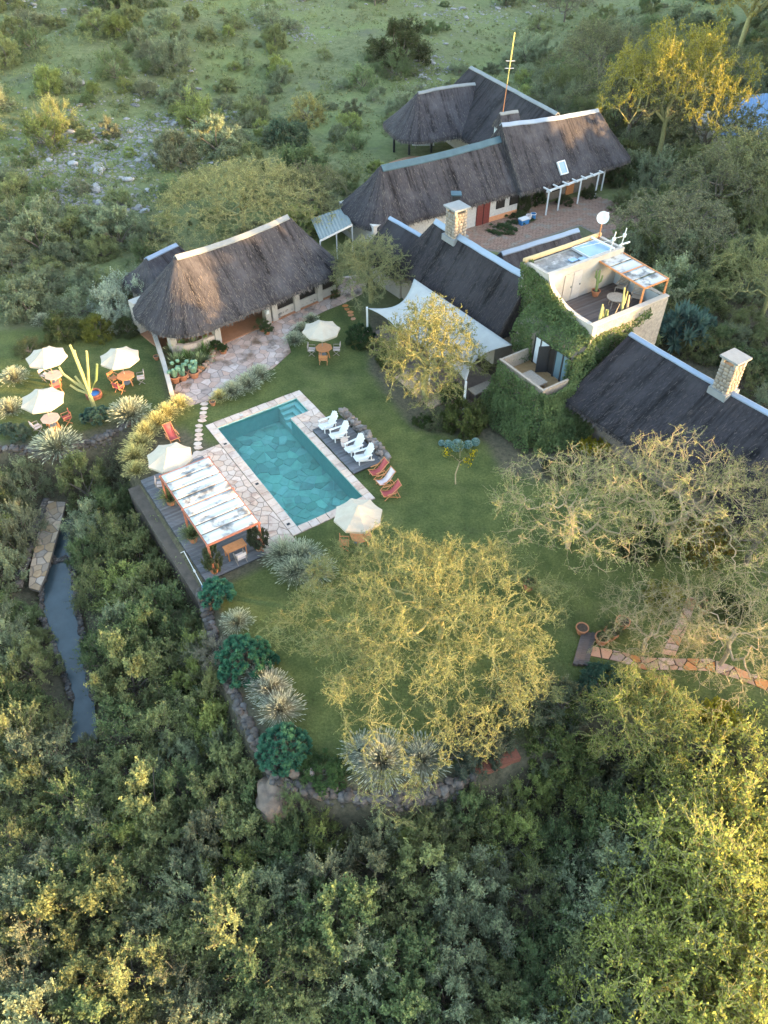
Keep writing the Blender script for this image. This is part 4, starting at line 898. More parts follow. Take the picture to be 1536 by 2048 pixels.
# terrace shade canopy
can = empty('terrace_canopy', W(26.9, 1.5, TZ), 'orange framed canvas shade over the tower terrace', 'canopy')
cu0, cu1, cv0, cv1, cz = 25.75, 27.95, -.35, 3.85, 7.3
for u in (cu0, cu1): MB().bar(W(u, cv0, cz), W(u, cv1, cz + .12), .08, .1).build('rail', M['orange_timber'], can)
for q in (0, .5, 1): v = cv0 + (cv1 - cv0) * q; MB().bar(W(cu0, v, cz + .1 * q), W(cu1, v, cz + .1 * q), .07, .1).build('crossbar', M['orange_timber'], can)
for u in (cu0, cu1): MB().bar(W(u, cv0 + .05, TZ), W(u, cv0 + .05, cz - .05), .11).build('post', M['orange_timber'], can)
def sag_panel(p00, p10, p11, p01, sag, name, mt, parent, n=8, m2=5):
    P = []; 
    for j in range(m2 + 1):
        for i in range(n + 1):
            a, b2 = i / n, j / m2; q = (np.asarray(p00) * (1 - a) + np.asarray(p10) * a) * (1 - b2) + (np.asarray(p01) * (1 - a) + np.asarray(p11) * a) * b2
            P.append(q - np.array([0, 0, sag * 16 * a * (1 - a) * b2 * (1 - b2)]))
    k = n + 1; F = [(j * k + i, j * k + i + 1, (j + 1) * k + i + 1, (j + 1) * k + i) for j in range(m2) for i in range(n)]
    o = MB().add(P, F).build(name, mt, parent, smooth=True); md = o.modifiers.new('cloth', 'SOLIDIFY'); md.thickness = .012; return o
for k in range(4):
    va2 = cv0 + (cv1 - cv0) * k / 4 + .06; vb2 = cv0 + (cv1 - cv0) * (k + 1) / 4 - .06
    sag_panel(W(cu0 + .05, va2, cz + .02 + .025 * k), W(cu1 - .05, va2, cz + .02 + .025 * k), W(cu1 - .05, vb2, cz + .05 + .025 * k), W(cu0 + .05, vb2, cz + .05 + .025 * k), .09, 'shade_panel', M['canvas_stained'], can)

# ------------------------------------------------------------------ white tent canopy before the lounge
tent = empty('tent_canopy', W(16.3, 8.7), 'large white stretched canvas canopy on white posts before the lounge', 'canopy')
c00, c10, c11, c01 = G(932, 765, 2.5), G(1024, 690, 3.4), G(828, 557, 3.6), G(734, 616, 2.5)
P = []; n, m2 = 14, 26
mid = [.0, .35, .0]
for j in range(m2 + 1):
    for i in range(n + 1):
        a, t = i / n, j / m2
        lo = c00 * (1 - t) + c01 * t; hi = c10 * (1 - t) + c11 * t
        # free edges pull inwards between the posts
        lo = lo + UX * .45 * abs(math.sin(3 * pi * t)); 
        q = lo * (1 - a) + hi * a
        q = q + VX * (1 - 2 * t) * 1.1 * math.sin(pi * a) * (abs(1 - 2 * t) ** 2)
        q[2] += -.35 * math.sin(pi * a) + .22 * abs(math.cos(1.5 * pi * t * 1.0)) * math.sin(pi * a) + .12 * math.sin(3 * pi * t) ** 2 * (1 - a) * -1
        P.append(q)
k = n + 1
o = MB().add(P, [(j * k + i, j * k + i + 1, (j + 1) * k + i + 1, (j + 1) * k + i) for j in range(m2) for i in range(n)]).build('canvas', M['canvas_white'], tent, smooth=True)
md = o.modifiers.new('cloth', 'SOLIDIFY'); md.thickness = .02
for t in (0, 1 / 3, 2 / 3, 1): p = c00 * (1 - t) + c01 * t; MB().bar([p[0], p[1], .0], p + [0, 0, .06], .14).build('post', M['white_paint'], tent)
MB().uvbox(14.0, 18.6, 3.0, 14.6, -.1, .16).build('paved_floor', mat('dark_paving', (.20, .15, .125), (.12, .09, .075), 3, .85, .3), tent)
for k2 in range(3): MB().uvbox(12.9 + .36 * k2, 13.3 + .36 * k2, 4.6, 9.0, -.05, .03 + .06 * k2).build('step', M['flag_tan'], tent)
tb = empty('canopy_counter', W(17.2, 3.6, .16), 'brown timber counter at the near end of the canvas canopy', 'counter')
MB().uvbox(15.5, 17.2, 3.2, 4.0, .9, 1.0).build('top', M['teak'], tb); MB().uvbox(15.6, 17.1, 3.3, 3.9, .16, .9).build('body', M['plank_brown'], tb)

# ------------------------------------------------------------------ plants: prototypes
def tree_meshes(seed, H, Rad, fork=1.4, N=900, thickn=.35, dome=.3, twigs=3, leaves=6, leaf=.08, tw=.011, twl=.5, lean=(0, 0), thick=.17, bf=.35, zig=.22, asp=.5, ell=1.0, power=.42, clump=0.0):
    """crown points spread through an umbrella-shaped layer, joined to the trunk by the shortest branching network"""
    R = np.random.default_rng(seed); n = N
    r = np.sqrt(R.random(n)) * Rad * (1 + .10 * np.sin(R.uniform(0, 6.28) + 3 * R.random(n))); a = R.uniform(0, 2 * pi, n)
    wob = 1 + .15 * np.sin(3 * a + R.uniform(0, 6)) + .12 * np.sin(5 * a + R.uniform(0, 6)) + .08 * np.sin(9 * a + R.uniform(0, 6)); r = r * wob
    x, y = r * np.cos(a) * ell + lean[0], r * np.sin(a) / ell + lean[1]
    top = H * (1 - dome * (r / Rad) ** 2 + .11 * noise2(x, y, 3.0, seed)); z = top - thickn * H * R.random(n) ** 1.3 * (1 - .45 * (r / Rad) ** 2)
    if clump: keep = noise2(x, y, 2.6, seed + 3) + R.normal(0, .3, n) > -clump; x, y, z = x[keep], y[keep], z[keep]
    k = R.random(len(x)) < .07; f_ = R.uniform(.3, .9, len(x)); z = np.where(k, fork + (z - fork) * f_, z); x = np.where(k, x * f_, x); y = np.where(k, y * f_, y)
    pts = np.stack([x, y, np.maximum(z, fork * .7)], 1)
    trunk = [np.zeros(3), np.array([R.normal(0, .06), R.normal(0, .06), fork * .5]), np.array([lean[0] * .08 + R.normal(0, .08), lean[1] * .08, fork])]
    nodes = list(trunk); par = [-1, 0, 1]; plen = [0, fork * .5, fork]
    m = len(pts); best = np.full(m, 1e9); bj = np.zeros(m, int); done = np.zeros(m, bool)
    def upd(j):
        c = np.linalg.norm(pts - nodes[j], axis=1) + bf * plen[j]; w = c < best; best[w] = c[w]; bj[w] = j
    upd(2)
    for _ in range(m):
        i = int(np.argmin(np.where(done, 1e12, best))); done[i] = True; j = bj[i]; nodes.append(pts[i]); par.append(j); plen.append(plen[j] + np.linalg.norm(pts[i] - nodes[j])); upd(len(nodes) - 1)
    nodes = np.array(nodes); par = np.array(par); load = np.ones(len(nodes))
    for i in range(len(nodes) - 1, 0, -1): load[par[i]] += load[i]
    rad = np.maximum(thick * (load / load[0]) ** power, .009)
    e = np.arange(1, len(nodes)); A, B = nodes[par[e]], nodes[e]; ln = np.linalg.norm(B - A, axis=1, keepdims=True)
    off = R.normal(0, 1, A.shape) * ln * zig * .5; off[:2] = 0; Mi = (A + B) / 2 + off + [0, 0, .05] * ln; rp = np.minimum(rad[par[e]], rad[e] * 1.5); rm = (rp + rad[e]) / 2
    big = rad[e] > .03; tk = join(tubes_np(A[big], Mi[big], rp[big], rm[big], 6), tubes_np(Mi[big], B[big], rm[big], rad[e][big], 6)); sm = ~big
    br = join(tubes_np(A[sm], Mi[sm], rp[sm], rm[sm], 3), tubes_np(Mi[sm], B[sm], rm[sm], rad[e][sm], 3))
    i = np.repeat(np.where(sm)[0], twigs); t = R.random(len(i))[:, None]; P = np.where(t < .5, A[i] + (Mi[i] - A[i]) * t * 2, Mi[i] + (B[i] - Mi[i]) * (t * 2 - 1))
    d = nrm(nrm(B[i] - A[i]) * .75 + R.normal(0, .6, P.shape) * [1, 1, .7] + [0, 0, .1]); L_ = R.uniform(.5, 1.35, (len(i), 1)) * twl
    Q = P + d * L_ * .5; E = Q + nrm(d + R.normal(0, .5, d.shape)) * L_ * .5; w = np.full(len(i), tw)
    tws = join(tubes_np(P, Q, w, w * .8, 3), tubes_np(Q, E, w * .8, w * .45, 3))
    k = np.repeat(np.arange(len(i)), leaves); s2 = R.random(len(k))[:, None]; C = np.where(s2 < .4, P[k] + (Q[k] - P[k]) * s2 / .4, Q[k] + (E[k] - Q[k]) * (s2 - .4) / .6) + R.normal(0, .035, (len(k), 3))
    lf = leaves_np(C, R.normal(0, 1, (len(k), 3)) * [.8, .8, .5] + [0, 0, .8], R.uniform(.6, 1.4, len(k)) * leaf, asp, R)
    return dict(trunk=mesh_np('trunk', *tk, smooth=True), twigs=mesh_np('twigs', *join(br, tws)), crown=mesh_np('crown', *lf, tint=R.random(len(k))))
def bush_meshes(seed, r=1.0, h=1.0, clumps=34, sprigs=14, per=24, leaf=.07, asp=.5, lump=.34, stems=7, long=1.0, low=-.25, thin=.028):
    """clumps over a dome, each a burst of leafy sprigs with dark gaps between them"""
    R = np.random.default_rng(seed); u = R.random(clumps); th = R.uniform(0, 2 * pi, clumps); z = low + (1 - low) * u; q = np.sqrt(np.maximum(0, 1 - z * z)); rad = R.uniform(.5, 1.0, clumps)
    c = np.stack([q * np.cos(th) * r, q * np.sin(th) * r, (z - low) / (1 - low) * h], 1) * np.stack([rad, rad, rad ** .6], 1); c[:, 2] = np.maximum(c[:, 2], .12)
    k = np.repeat(np.arange(clumps), sprigs); out = nrm(c - [0, 0, h * .25]); d = nrm(R.normal(0, .62, (len(k), 3)) + out[k] * .8 + [0, 0, .25]); sz = lump * r * R.uniform(.6, 1.3, clumps)[k]
    S0 = c[k] - d * sz[:, None] * .25 + R.normal(0, .05 * r, (len(k), 3)); ln = sz * R.uniform(.5, 1.0, len(k)) * long; bend = R.normal(0, .22, (len(k), 3))
    j = np.repeat(np.arange(len(k)), per); t = R.random(len(j)) ** .75; C = S0[j] + (d[j] + bend[j] * t[:, None]) * (ln[j] * t)[:, None] + R.normal(0, thin * r, (len(j), 3)) * (1.25 - .6 * t)[:, None]
    N = d[j] * .35 + R.normal(0, .6, (len(j), 3)) + [0, 0, .7]
    tint = np.clip(.42 * R.random(len(k))[j] + .22 * R.random(len(j)) + .18 * (C[:, 2] / h) + .22 * R.random(clumps)[k][j] - .04, 0, 1)  # shade low inside the bush put into the tint by height
    C[:, 2] = np.maximum(C[:, 2], .02); lf = leaves_np(C, N, R.uniform(.6, 1.4, len(j)) * leaf, asp, R)
    si = R.choice(clumps, min(stems, clumps), False); base = R.normal(0, .06 * r, (len(si), 3)) * [1, 1, 0]; mid = (base + c[si]) / 2 + R.normal(0, .06 * r, (len(si), 3)); w = np.full(len(si), .03 * r)
    E = S0 + (d + bend) * ln[:, None]; pick = R.random(len(k)) < .5; w2 = np.full(pick.sum(), .0055 * r)
    st_ = join(tubes_np(base, mid, w, w * .7, 5), tubes_np(mid, c[si], w * .7, w * .35, 5)); tg = tubes_np(S0[pick], E[pick], w2, w2 * .5, 3)
    return dict(stems=mesh_np('stems', *join(st_, tg)), crown=mesh_np('crown', *lf, tint=tint))
def tuft_meshes(seed, blades=420, h=1.0, spread=.9, plume=.5):
    R = np.random.default_rng(seed); n = blades; a = R.uniform(0, 2 * pi, n); out = R.random(n) ** 1.1 * spread; hh = h * R.uniform(.65, 1.1, n) * (1 - .35 * (out / spread) ** 2)
    b0 = np.stack([np.cos(a) * out * .22, np.sin(a) * out * .22, np.zeros(n)], 1); dirn = np.stack([np.cos(a), np.sin(a), np.zeros(n)], 1); side = np.stack([-np.sin(a), np.cos(a), np.zeros(n)], 1)
    Vs, Fs, Ts = [], [], []; ts = [0, .35, .7, 1.0]; wd = R.uniform(.007, .014, n)
    pts = [b0 + dirn * (out * t ** 1.6)[:, None] + np.array([0, 0, 1]) * (hh * (t - .42 * t * t * (out / spread)) * 1.1)[:, None] for t in ts]
    for s_ in range(3):
        w0 = (wd * (1 - .2 * s_))[:, None]; w1 = (wd * (.8 - .25 * s_))[:, None]
        Vs.append(np.stack([pts[s_] - side * w0, pts[s_] + side * w0, pts[s_ + 1] + side * w1, pts[s_ + 1] - side * w1], 1).reshape(-1, 3)); Ts.append(np.full(n, .05 + .18 * s_) + R.uniform(0, .15, n))
    m = R.random(n) < plume; e = pts[3][m]; d = nrm(pts[3][m] - pts[2][m]); p0 = e - d * .05; p1 = e + d * R.uniform(.10, .2, (m.sum(), 1)); s2 = side[m] * .016; up = nrm(np.cross(d, side[m])) * .016
    for sd in (s2, up): Vs.append(np.stack([p0 - sd * .4, (p0 + p1) / 2 - sd, p1, (p0 + p1) / 2 + sd], 1).reshape(-1, 3)); Ts.append(R.uniform(.8, 1, m.sum()))
    V = np.concatenate(Vs); return dict(blades=mesh_np('blades', V, np.arange(len(V)).reshape(-1, 4), tint=np.concatenate(Ts)))
def rosette_meshes(seed, n=90, r=1.0, h=1.0, ball=.17, spikes=46, low=-.1, ln=1.0):
    """pincushion shrub: many spiky leaf balls over a dome"""
    R = np.random.default_rng(seed); i = np.arange(n) + .5; z = low + (1 - low) * (1 - i / n); th = i * 2.39996 + R.normal(0, .2, n); q = np.sqrt(np.maximum(0, 1 - z * z)); rad = R.uniform(.82, 1.04, n)
    c = np.stack([q * np.cos(th), q * np.sin(th), z], 1) * rad[:, None] * [r, r, h]; c[:, 2] = np.maximum(c[:, 2] + .12, .15)
    k = np.repeat(np.arange(n), spikes); out = nrm(c * [1 / r, 1 / r, 1 / h]); d = nrm(R.normal(0, 1, (len(k), 3)) + out[k] * .9); L_ = ball * ln * R.uniform(.8, 1.25, len(k)); P = c[k]; Q = P + d * L_[:, None]; sd = nrm(np.cross(d, R.normal(0, 1, d.shape))) * (ball * .14)
    mid = (P + Q) / 2; V = np.stack([P, mid - sd, Q, mid + sd], 1).reshape(-1, 3)
    st_ = tubes_np(np.zeros((n, 3)) + R.normal(0, .05, (n, 3)) * [1, 1, 0], c, np.full(n, .025), np.full(n, .015), 4)
    return dict(trunk=mesh_np('trunk', *st_), crown=mesh_np('crown', V, np.arange(len(V)).reshape(-1, 4), tint=np.clip(.35 * R.random(len(k)) + .5 * (d * out[k]).sum(1), 0, 1)))
PROTO = {}
def proto(key, fn, *a, **k): PROTO[key] = fn(*a, **k); return PROTO[key]
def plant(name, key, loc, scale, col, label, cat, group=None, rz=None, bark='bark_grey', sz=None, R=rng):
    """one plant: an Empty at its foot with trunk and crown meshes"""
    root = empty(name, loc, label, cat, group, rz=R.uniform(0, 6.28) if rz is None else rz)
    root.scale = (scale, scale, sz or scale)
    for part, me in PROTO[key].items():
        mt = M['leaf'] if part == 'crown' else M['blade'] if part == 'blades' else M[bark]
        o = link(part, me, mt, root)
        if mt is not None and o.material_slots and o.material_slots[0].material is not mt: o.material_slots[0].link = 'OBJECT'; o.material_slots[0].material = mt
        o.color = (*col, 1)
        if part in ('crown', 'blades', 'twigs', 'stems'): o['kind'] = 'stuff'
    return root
for i in range(4): proto(f'round{i}', bush_meshes, 100 + i, 1.0, 1.0 + .15 * i, 54, 18, 26, .056, .55, .33)
for i in range(3): proto(f'open{i}', bush_meshes, 110 + i, 1.0, 1.1, 36, 15, 26, .050, .45, .42, 12, 1.2, -.25, .024)
for i in range(3): proto(f'fine{i}', bush_meshes, 120 + i, 1.0, .95, 62, 16, 24, .043, .5, .27, 9, 1.1)
proto('dense', bush_meshes, 131, 1.0, 1.0, 80, 16, 18, .058, .6, .22); proto('hedge', bush_meshes, 132, 1.0, .8, 66, 15, 17, .066, .6, .26)
for i in range(3): proto(f'tuft{i}', tuft_meshes, 140 + i, 1000, .95, .95, .35)
proto('herb', tuft_meshes, 146, 320, .55, .6, .15)
proto('pincushion0', rosette_meshes, 150, 130, 1.0, .95, .15, 90); proto('pincushion1', rosette_meshes, 151, 100, 1.0, .9, .17, 90); proto('pincushion2', rosette_meshes, 152, 34, 1.0, .9, .23, 110, .35)
proto('yucca', rosette_meshes, 153, 16, 1.0, 1.2, .42, 60, .2, 1.1)
for i in range(3): proto(f'feather{i}', tree_meshes, 160 + i, 3.0, 2.5, .6, 420, .75, .45, 5, 11, .085, .010, .55, thick=.09, clump=.6)
proto('acacia0', tree_meshes, 170, 5.0, 4.2, 1.6, 620, .30, .28, 4, 15, .095, .009, .5, clump=.7, power=.52)
proto('acacia1', tree_meshes, 171, 6.0, 4.6, 2.0, 700, .30, .30, 4, 15, .095, .009, .5, clump=.7, power=.52)
proto('acacia2', tree_meshes, 172, 4.6, 2.6, 1.6, 420, .55, .40, 5, 13, .075, .009, .5, power=.52)
proto('flat', tree_meshes, 173, 5.2, 6.8, 1.6, 1200, .30, .42, 4, 14, .09, .009, .55, thick=.2, power=.52)

# ------------------------------------------------------------------ hand-placed trees
Rt = np.random.default_rng(99)
OLIVE, GREYG, DARKG, YELG, SILV = (.12, .135, .06), (.13, .15, .095), (.085, .12, .06), (.15, .165, .045), (.30, .345, .285)
proto('golden', tree_meshes, 181, 5.2, 6.3, 1.5, 2100, .40, .42, 5, 12, .066, .007, .55, lean=(-.9, -1.5), thick=.16, bf=.3, power=.6, clump=.5)
p = G(880, 1275, 0); plant('acacia_tree', 'golden', p, 1.0, (.165, .19, .085), 'spreading yellow-barked acacia between the pool and the retaining wall', 'tree', rz=0.0, bark='bark_yellow')
proto('bare1', tree_meshes, 182, 6.2, 5.4, 2.2, 560, .5, .34, 4, 15, .062, .007, .7, thick=.16, zig=.42, bf=.28, power=.6)
proto('bare2', tree_meshes, 183, 5.6, 4.6, 1.8, 430, .5, .34, 4, 15, .062, .007, .7, thick=.14, zig=.42, bf=.28, power=.6)
p = G(1330, 1100, 0); plant('acacia_tree', 'bare1', p, 1.0, (.22, .25, .10), 'wide thinly leaved acacia with pinkish twigs before the right wing', 'tree', rz=.6, bark='bark_pink')
p = G(1135, 1095, 0); plant('acacia_tree', 'bare2', p, 1.0, (.21, .25, .10), 'pale bare acacia reaching over the lawn beside the ivy', 'tree', rz=2.0, bark='bark_pink')
p = G(1490, 1130, 0); plant('acacia_tree', 'bare2', p, 1.0, (.18, .19, .09), 'thin grey-green acacia at the end of right wing', 'tree', rz=4.1, bark='bark_grey')
p = G(1440, 1330, 0); plant('acacia_tree', 'bare2', p, .8, (.19, .20, .09), 'thin acacia overhanging the terracotta path', 'tree', rz=1.1, bark='bark_pink')
p = G(1285, 1300, 0); plant('acacia_tree', 'bare2', p, .62, (.20, .20, .09), 'small wispy acacia where the two terracotta paths meet', 'tree', rz=3.1, bark='bark_pink')
p = G(851, 800, 0); plant('acacia_tree', 'acacia2', p, 1.3, (.16, .175, .075), 'feathery young acacia growing before the white canopy', 'tree', rz=.3, bark='bark_yellow', sz=1.55)
p = G(742, 605, 0); plant('acacia_tree', 'acacia2', p, 1.25, (.16, .18, .10), 'feathery acacia between the cottage terrace and lounge house', 'tree', rz=2.3, bark='bark_yellow', sz=1.15)
p = G(490, 470, 0); plant('acacia_tree', 'flat', p, 1.12, (.25, .255, .13), 'broad flat-topped acacia directly behind the cottage', 'tree', rz=1.0, bark='bark_yellow', sz=1.1)
p = G(620, 430, 0); plant('acacia_tree', 'acacia0', p, .9, (.18, .19, .10), 'smaller flat acacia behind the cottage ridge end', 'tree', rz=2.0, bark='bark_grey', sz=.85)
p = G(1312, 330, 0); plant('acacia_tree', 'acacia1', p, 1.5, (.24, .225, .05), 'tall golden-topped fever tree right of the skylight wing', 'tree', rz=.4, bark='bark_yellow', sz=2.1)
p = G(1250, 300, 0); plant('acacia_tree', 'acacia0', p, 1.5, (.165, .18, .10), 'grey-green acacia close behind the skylight wing', 'tree', rz=2.6, bark='bark_grey', sz=1.7)
p = G(1190, 200, 0); plant('acacia_tree', 'acacia1', p, 1.35, (.18, .195, .11), 'pale acacia behind the great hall', 'tree', rz=5.0, bark='bark_grey', sz=1.4)
p = G(1470, 130, 0); plant('acacia_tree', 'acacia1', p, 2.0, (.24, .21, .06), 'tall golden fever tree at the top right, beyond the blue shed', 'tree', rz=3.3, bark='bark_yellow', sz=2.8)
p = G(1540, 110, 0); plant('acacia_tree', 'acacia0', p, 2.0, (.24, .21, .06), 'golden fever tree behind the blue shed corner', 'tree', rz=1.3, bark='bark_yellow', sz=2.8)
p = G(1335, 520, 0); plant('acacia_tree', 'acacia0', p, 1.25, (.19, .20, .12), 'flat grey acacia between courtyard and tower', 'tree', rz=.9, bark='bark_grey', sz=1.05)
p = G(1425, 440, 0); plant('acacia_tree', 'acacia1', p, 1.05, (.175, .19, .105), 'flat acacia right of the courtyard trees', 'tree', rz=4.4, bark='bark_grey', sz=1.0)
p = G(1510, 420, 0); plant('acacia_tree', 'acacia0', p, 1.5, (.19, .205, .105), 'wide acacia at the frame edge below the blue shed', 'tree', rz=2.2, bark='bark_yellow', sz=1.4)
p = G(1520, 640, 0); plant('acacia_tree', 'acacia1', p, 1.05, (.19, .205, .10), 'acacia behind the right wing chimney', 'tree', rz=.2, bark='bark_yellow', sz=1.0)
p = G(1400, 330, 0); plant('acacia_tree', 'acacia0', p, 1.3, (.165, .18, .095), 'acacia in front of the blue shed roof', 'tree', rz=3.9, bark='bark_grey', sz=1.3)
p = G(1385, 205, 0); plant('acacia_tree', 'acacia0', p, 1.4, (.165, .18, .095), 'acacia standing behind the tall golden one', 'tree', rz=5.4, bark='bark_grey', sz=1.3)
p = G(750, 22, 0); p[2] = gz(p); plant('bare_tree', 'bare2', p, .9, (.12, .12, .08), 'thin leafless thorn tree standing in the far pasture', 'tree', bark='bark_grey')
p = G(1130, 30, 0); p[2] = gz(p); plant('bare_tree', 'bare2', p, 1.0, (.12, .12, .08), 'leafless thorn tree at the far edge beyond the hall', 'tree', bark='bark_grey')
# feathery thorn trees, lower right; low sun put into their lime leaf colour
for i, (px, py, s_, lab) in enumerate(((1480, 1640, 1.65, 'feathery thorn tree coloured sunlit lime below the lower lawn'), (1400, 1800, 1.65, 'feathery thorn tree coloured sunlit lime, middle of the lower right corner'), (1530, 1850, 1.75, 'feathery thorn tree coloured sunlit lime at the right frame edge'),
                                       (1340, 1990, 1.5, 'feathery thorn tree at the bottom edge, left of its fellows'), (1500, 2060, 1.7, 'feathery thorn tree in the bottom right corner'), (1255, 1500, .95, 'leafy green thorn tree whose crown overlaps the lower lawn'))):
    p = G(px, py, -1.5); p[2] = gz(p); plant('thorn_tree', f'feather{i % 3}', p, s_, (.27, .30, .085) if i < 5 else (.15, .185, .06), lab, 'tree', bark='bark_yellow', sz=s_ * 1.25)

# ------------------------------------------------------------------ hand-placed garden plants
def gbush(px, py, r, key, col, lab, cat='bush', hh=1.0, name='garden_bush', z=None, **k):
    p = G(px, py, r * .55 * hh); p[2] = gz(p) if z is None else z; return plant(name, key, p, r, col, lab, cat, sz=r * hh, R=Rt, **k)
gbush(720, 668, 1.25, 'dense', (.04, .075, .035), 'dark rounded shrub on the lawn beside the acacia trunk')
gbush(755, 690, .9, 'open0', OLIVE, 'loose shrub under the corner of the white canopy')
gbush(775, 715, .9, 'round1', (.07, .09, .035), 'green shrub beside the canopy steps')
gbush(930, 828, 1.75, 'dense', (.075, .095, .035), 'large round olive shrub below the canopy post')
gbush(872, 835, 1.0, 'fine0', (.10, .12, .07), 'grey-green shrub at the foot of the young acacia')
gbush(985, 815, 1.15, 'round0', (.06, .085, .035), 'dark leafy shrub between round shrub and ivy')
gbush(845, 838, .7, 'hedge', (.05, .075, .03), 'low dark shrub at the lawn corner below the canopy')
gbush(845, 790, .55, 'open1', (.30, .26, .20), 'small dry pale shrub by the canopy steps')
gbush(905, 790, .8, 'yucca', (.07, .10, .05), 'cycad-like spiky plant under the canopy edge', name='cycad')
gbush(190, 832, .95, 'pincushion2', (.055, .105, .095), 'blue-green succulent shrub at the cactus foot', name='succulent_shrub')
gbush(35, 862, .8, 'fine1', (.10, .14, .11), 'silvery shrub in the bed at the tea lawn corner')
gbush(15, 858, .6, 'pincushion2', (.09, .13, .11), 'small silvery succulent at the left frame edge', name='succulent_shrub')
gbush(235, 590, 2.5, 'fine2', SILV, 'large silvery olive tree left of the cottage', 'tree', 1.35, 'silver_tree')
gbush(190, 655, 1.35, 'round2', (.13, .14, .035), 'green shrub coloured with yellow sunlight at the back of the tea lawn')  # yellow sunlight on this shrub put into its leaf colour
gbush(120, 655, 1.5, 'round1', (.085, .105, .045), 'green shrub behind the first umbrella')
gbush(255, 655, 1.0, 'round3', (.06, .08, .04), 'dark shrub in the cottage corner')
gbush(55, 690, 1.1, 'open1', (.10, .12, .06), 'loose shrub at the back left of the tea lawn')
gbush(650, 560, 1.0, 'hedge', (.055, .075, .03), 'dark hedge shrub at the right end of the cottage')
gbush(620, 578, .9, 'hedge', (.06, .085, .03), 'low green shrub under the cottage windows')
gbush(585, 600, .8, 'hedge', (.075, .10, .03), 'clipped green shrub along the cottage planter wall')
gbush(555, 617, .7, 'hedge', (.075, .10, .03), 'short green shrub nearest the cottage doorway')
gbush(665, 585, .6, 'fine0', (.10, .12, .05), 'small shrub at the bend of the terrace')
gbush(690, 420, 1.6, 'round0', (.07, .09, .05), 'dark bush behind the walkway roof')
gbush(700, 365, 1.6, 'open0', (.12, .14, .06), 'pale bush with pink flowers left of kitchen wing')
gbush(1205, 1365, 1.25, 'dense', (.05, .095, .07), 'wide blue-green shrub below the wooden steps', hh=.6)
gbush(1442, 1432, 1.0, 'dense', (.30, .27, .035), 'round shrub coloured sunlit gold on the lower lawn', name='sunlit_shrub')  # strong sunlight on this shrub put into its golden leaf colour
gbush(1404, 1420, .6, 'open2', (.15, .17, .10), 'small silvery shrub beside the sunlit-gold one')
gbush(1455, 1478, .55, 'tuft1', (.13, .14, .06), 'spiky grass clump below the sunlit-gold shrub', 'grass clump', name='grass_clump')
gbush(1380, 600, 2.2, 'round2', DARKG, 'dark bush behind the tower, below the acacia')
gbush(1365, 668, 1.5, 'yucca', (.08, .14, .13), 'blue-grey spiky aloe tree right of the tower', 'plant', 1.5, 'aloe_tree')
gbush(1400, 655, 1.0, 'yucca', (.08, .14, .13), 'smaller blue-grey aloe next to the aloe tree', 'plant', 1.3, 'aloe_tree')
gbush(1440, 690, 1.6, 'round3', DARKG, 'dark bush behind the right wing ridge, left of the chimney')
gbush(1500, 720, 1.6, 'round0', DARKG, 'dark bush behind the right wing chimney')
gbush(1180, 890, .7, 'dense', (.24, .22, .02), 'yellow flowering shrub under the bare acacia by the ivy', hh=1.3)
gbush(1215, 885, .6, 'dense', (.24, .22, .02), 'second yellow flowering shrub beside the right wing wall', hh=1.3)
gbush(1120, 930, 1.0, 'hedge', (.05, .06, .035), 'dark shrub at the foot of the ivy mound')
gbush(1410, 1080, 1.5, 'round1', (.16, .13, .03), 'yellow-green flowering bush under the bare acacias')
gbush(1330, 1190, 1.0, 'round0', (.18, .165, .03), 'yellow shrub above the narrow terracotta path')
gbush(1490, 1040, 1.4, 'round2', (.09, .10, .04), 'bush at the end wall of right wing')
gbush(1280, 1080, 1.3, 'round3', (.05, .065, .035), 'dark bush under the pinkish acacia')
gbush(1460, 1210, 1.1, 'round1', (.045, .065, .03), 'dark bush right of the narrow terracotta path')
gbush(1130, 1400, 1.4, 'fine1', (.10, .12, .08), 'grey-green shrub left of the blue-green one')
gbush(1050, 1420, 1.6, 'open0', (.095, .115, .075), 'grey thorny shrub at the lawn end under the golden acacia')
gbush(960, 1480, 1.5, 'fine2', (.075, .095, .07), 'dusky shrub beside the pale grass clumps')
gbush(910, 1500, 1.2, 'fine0', (.07, .095, .08), 'blue-grey shrub next to the pale grass clumps')
gbush(1130, 1480, 1.7, 'round2', (.09, .115, .045), 'leafy shrub above the red gravel bank')
gbush(650, 1540, 1.0, 'hedge', (.06, .10, .04), 'green ground shrub with white flowers behind the drystone wall', hh=.6)
gbush(610, 1520, .7, 'hedge', (.05, .085, .035), 'low green shrub near the wall corner', hh=.7)
gbush(430, 1300, 1.0, 'open2', (.17, .16, .13), 'grey leafless shrub beside the pincushion bush')
gbush(485, 1313, 1.35, 'pincushion0', (.06, .17, .115), 'large round blue-green pincushion shrub beside the side wall', name='pincushion_shrub')
gbush(566, 1492, 1.15, 'pincushion1', (.06, .165, .12), 'smaller pincushion shrub near the lower wall corner', name='pincushion_shrub')
gbush(434, 1186, 1.0, 'pincushion2', (.065, .18, .125), 'open stemmed pincushion shrub at the deck corner', name='pincushion_shrub', hh=.9)
gbush(545, 1320, .4, 'pincushion2', (.05, .14, .10), 'tiny pincushion shrub right of the large one', name='pincushion_shrub')
gbush(1005, 455, 1.3, 'hedge', (.06, .09, .045), 'dark planting at the near end of courtyard bed', hh=.4)
gbush(1245, 348, 1.8, 'round1', (.07, .10, .05), 'bush at the right end of the skylight wing')
gbush(1040, 432, 1.3, 'hedge', (.06, .09, .045), 'dark planting behind the blue cooler box', hh=.5)
gbush(1045, 405, .9, 'round1', (.05, .07, .03), 'climbing shrub at the joint of the two big roofs', hh=1.7)
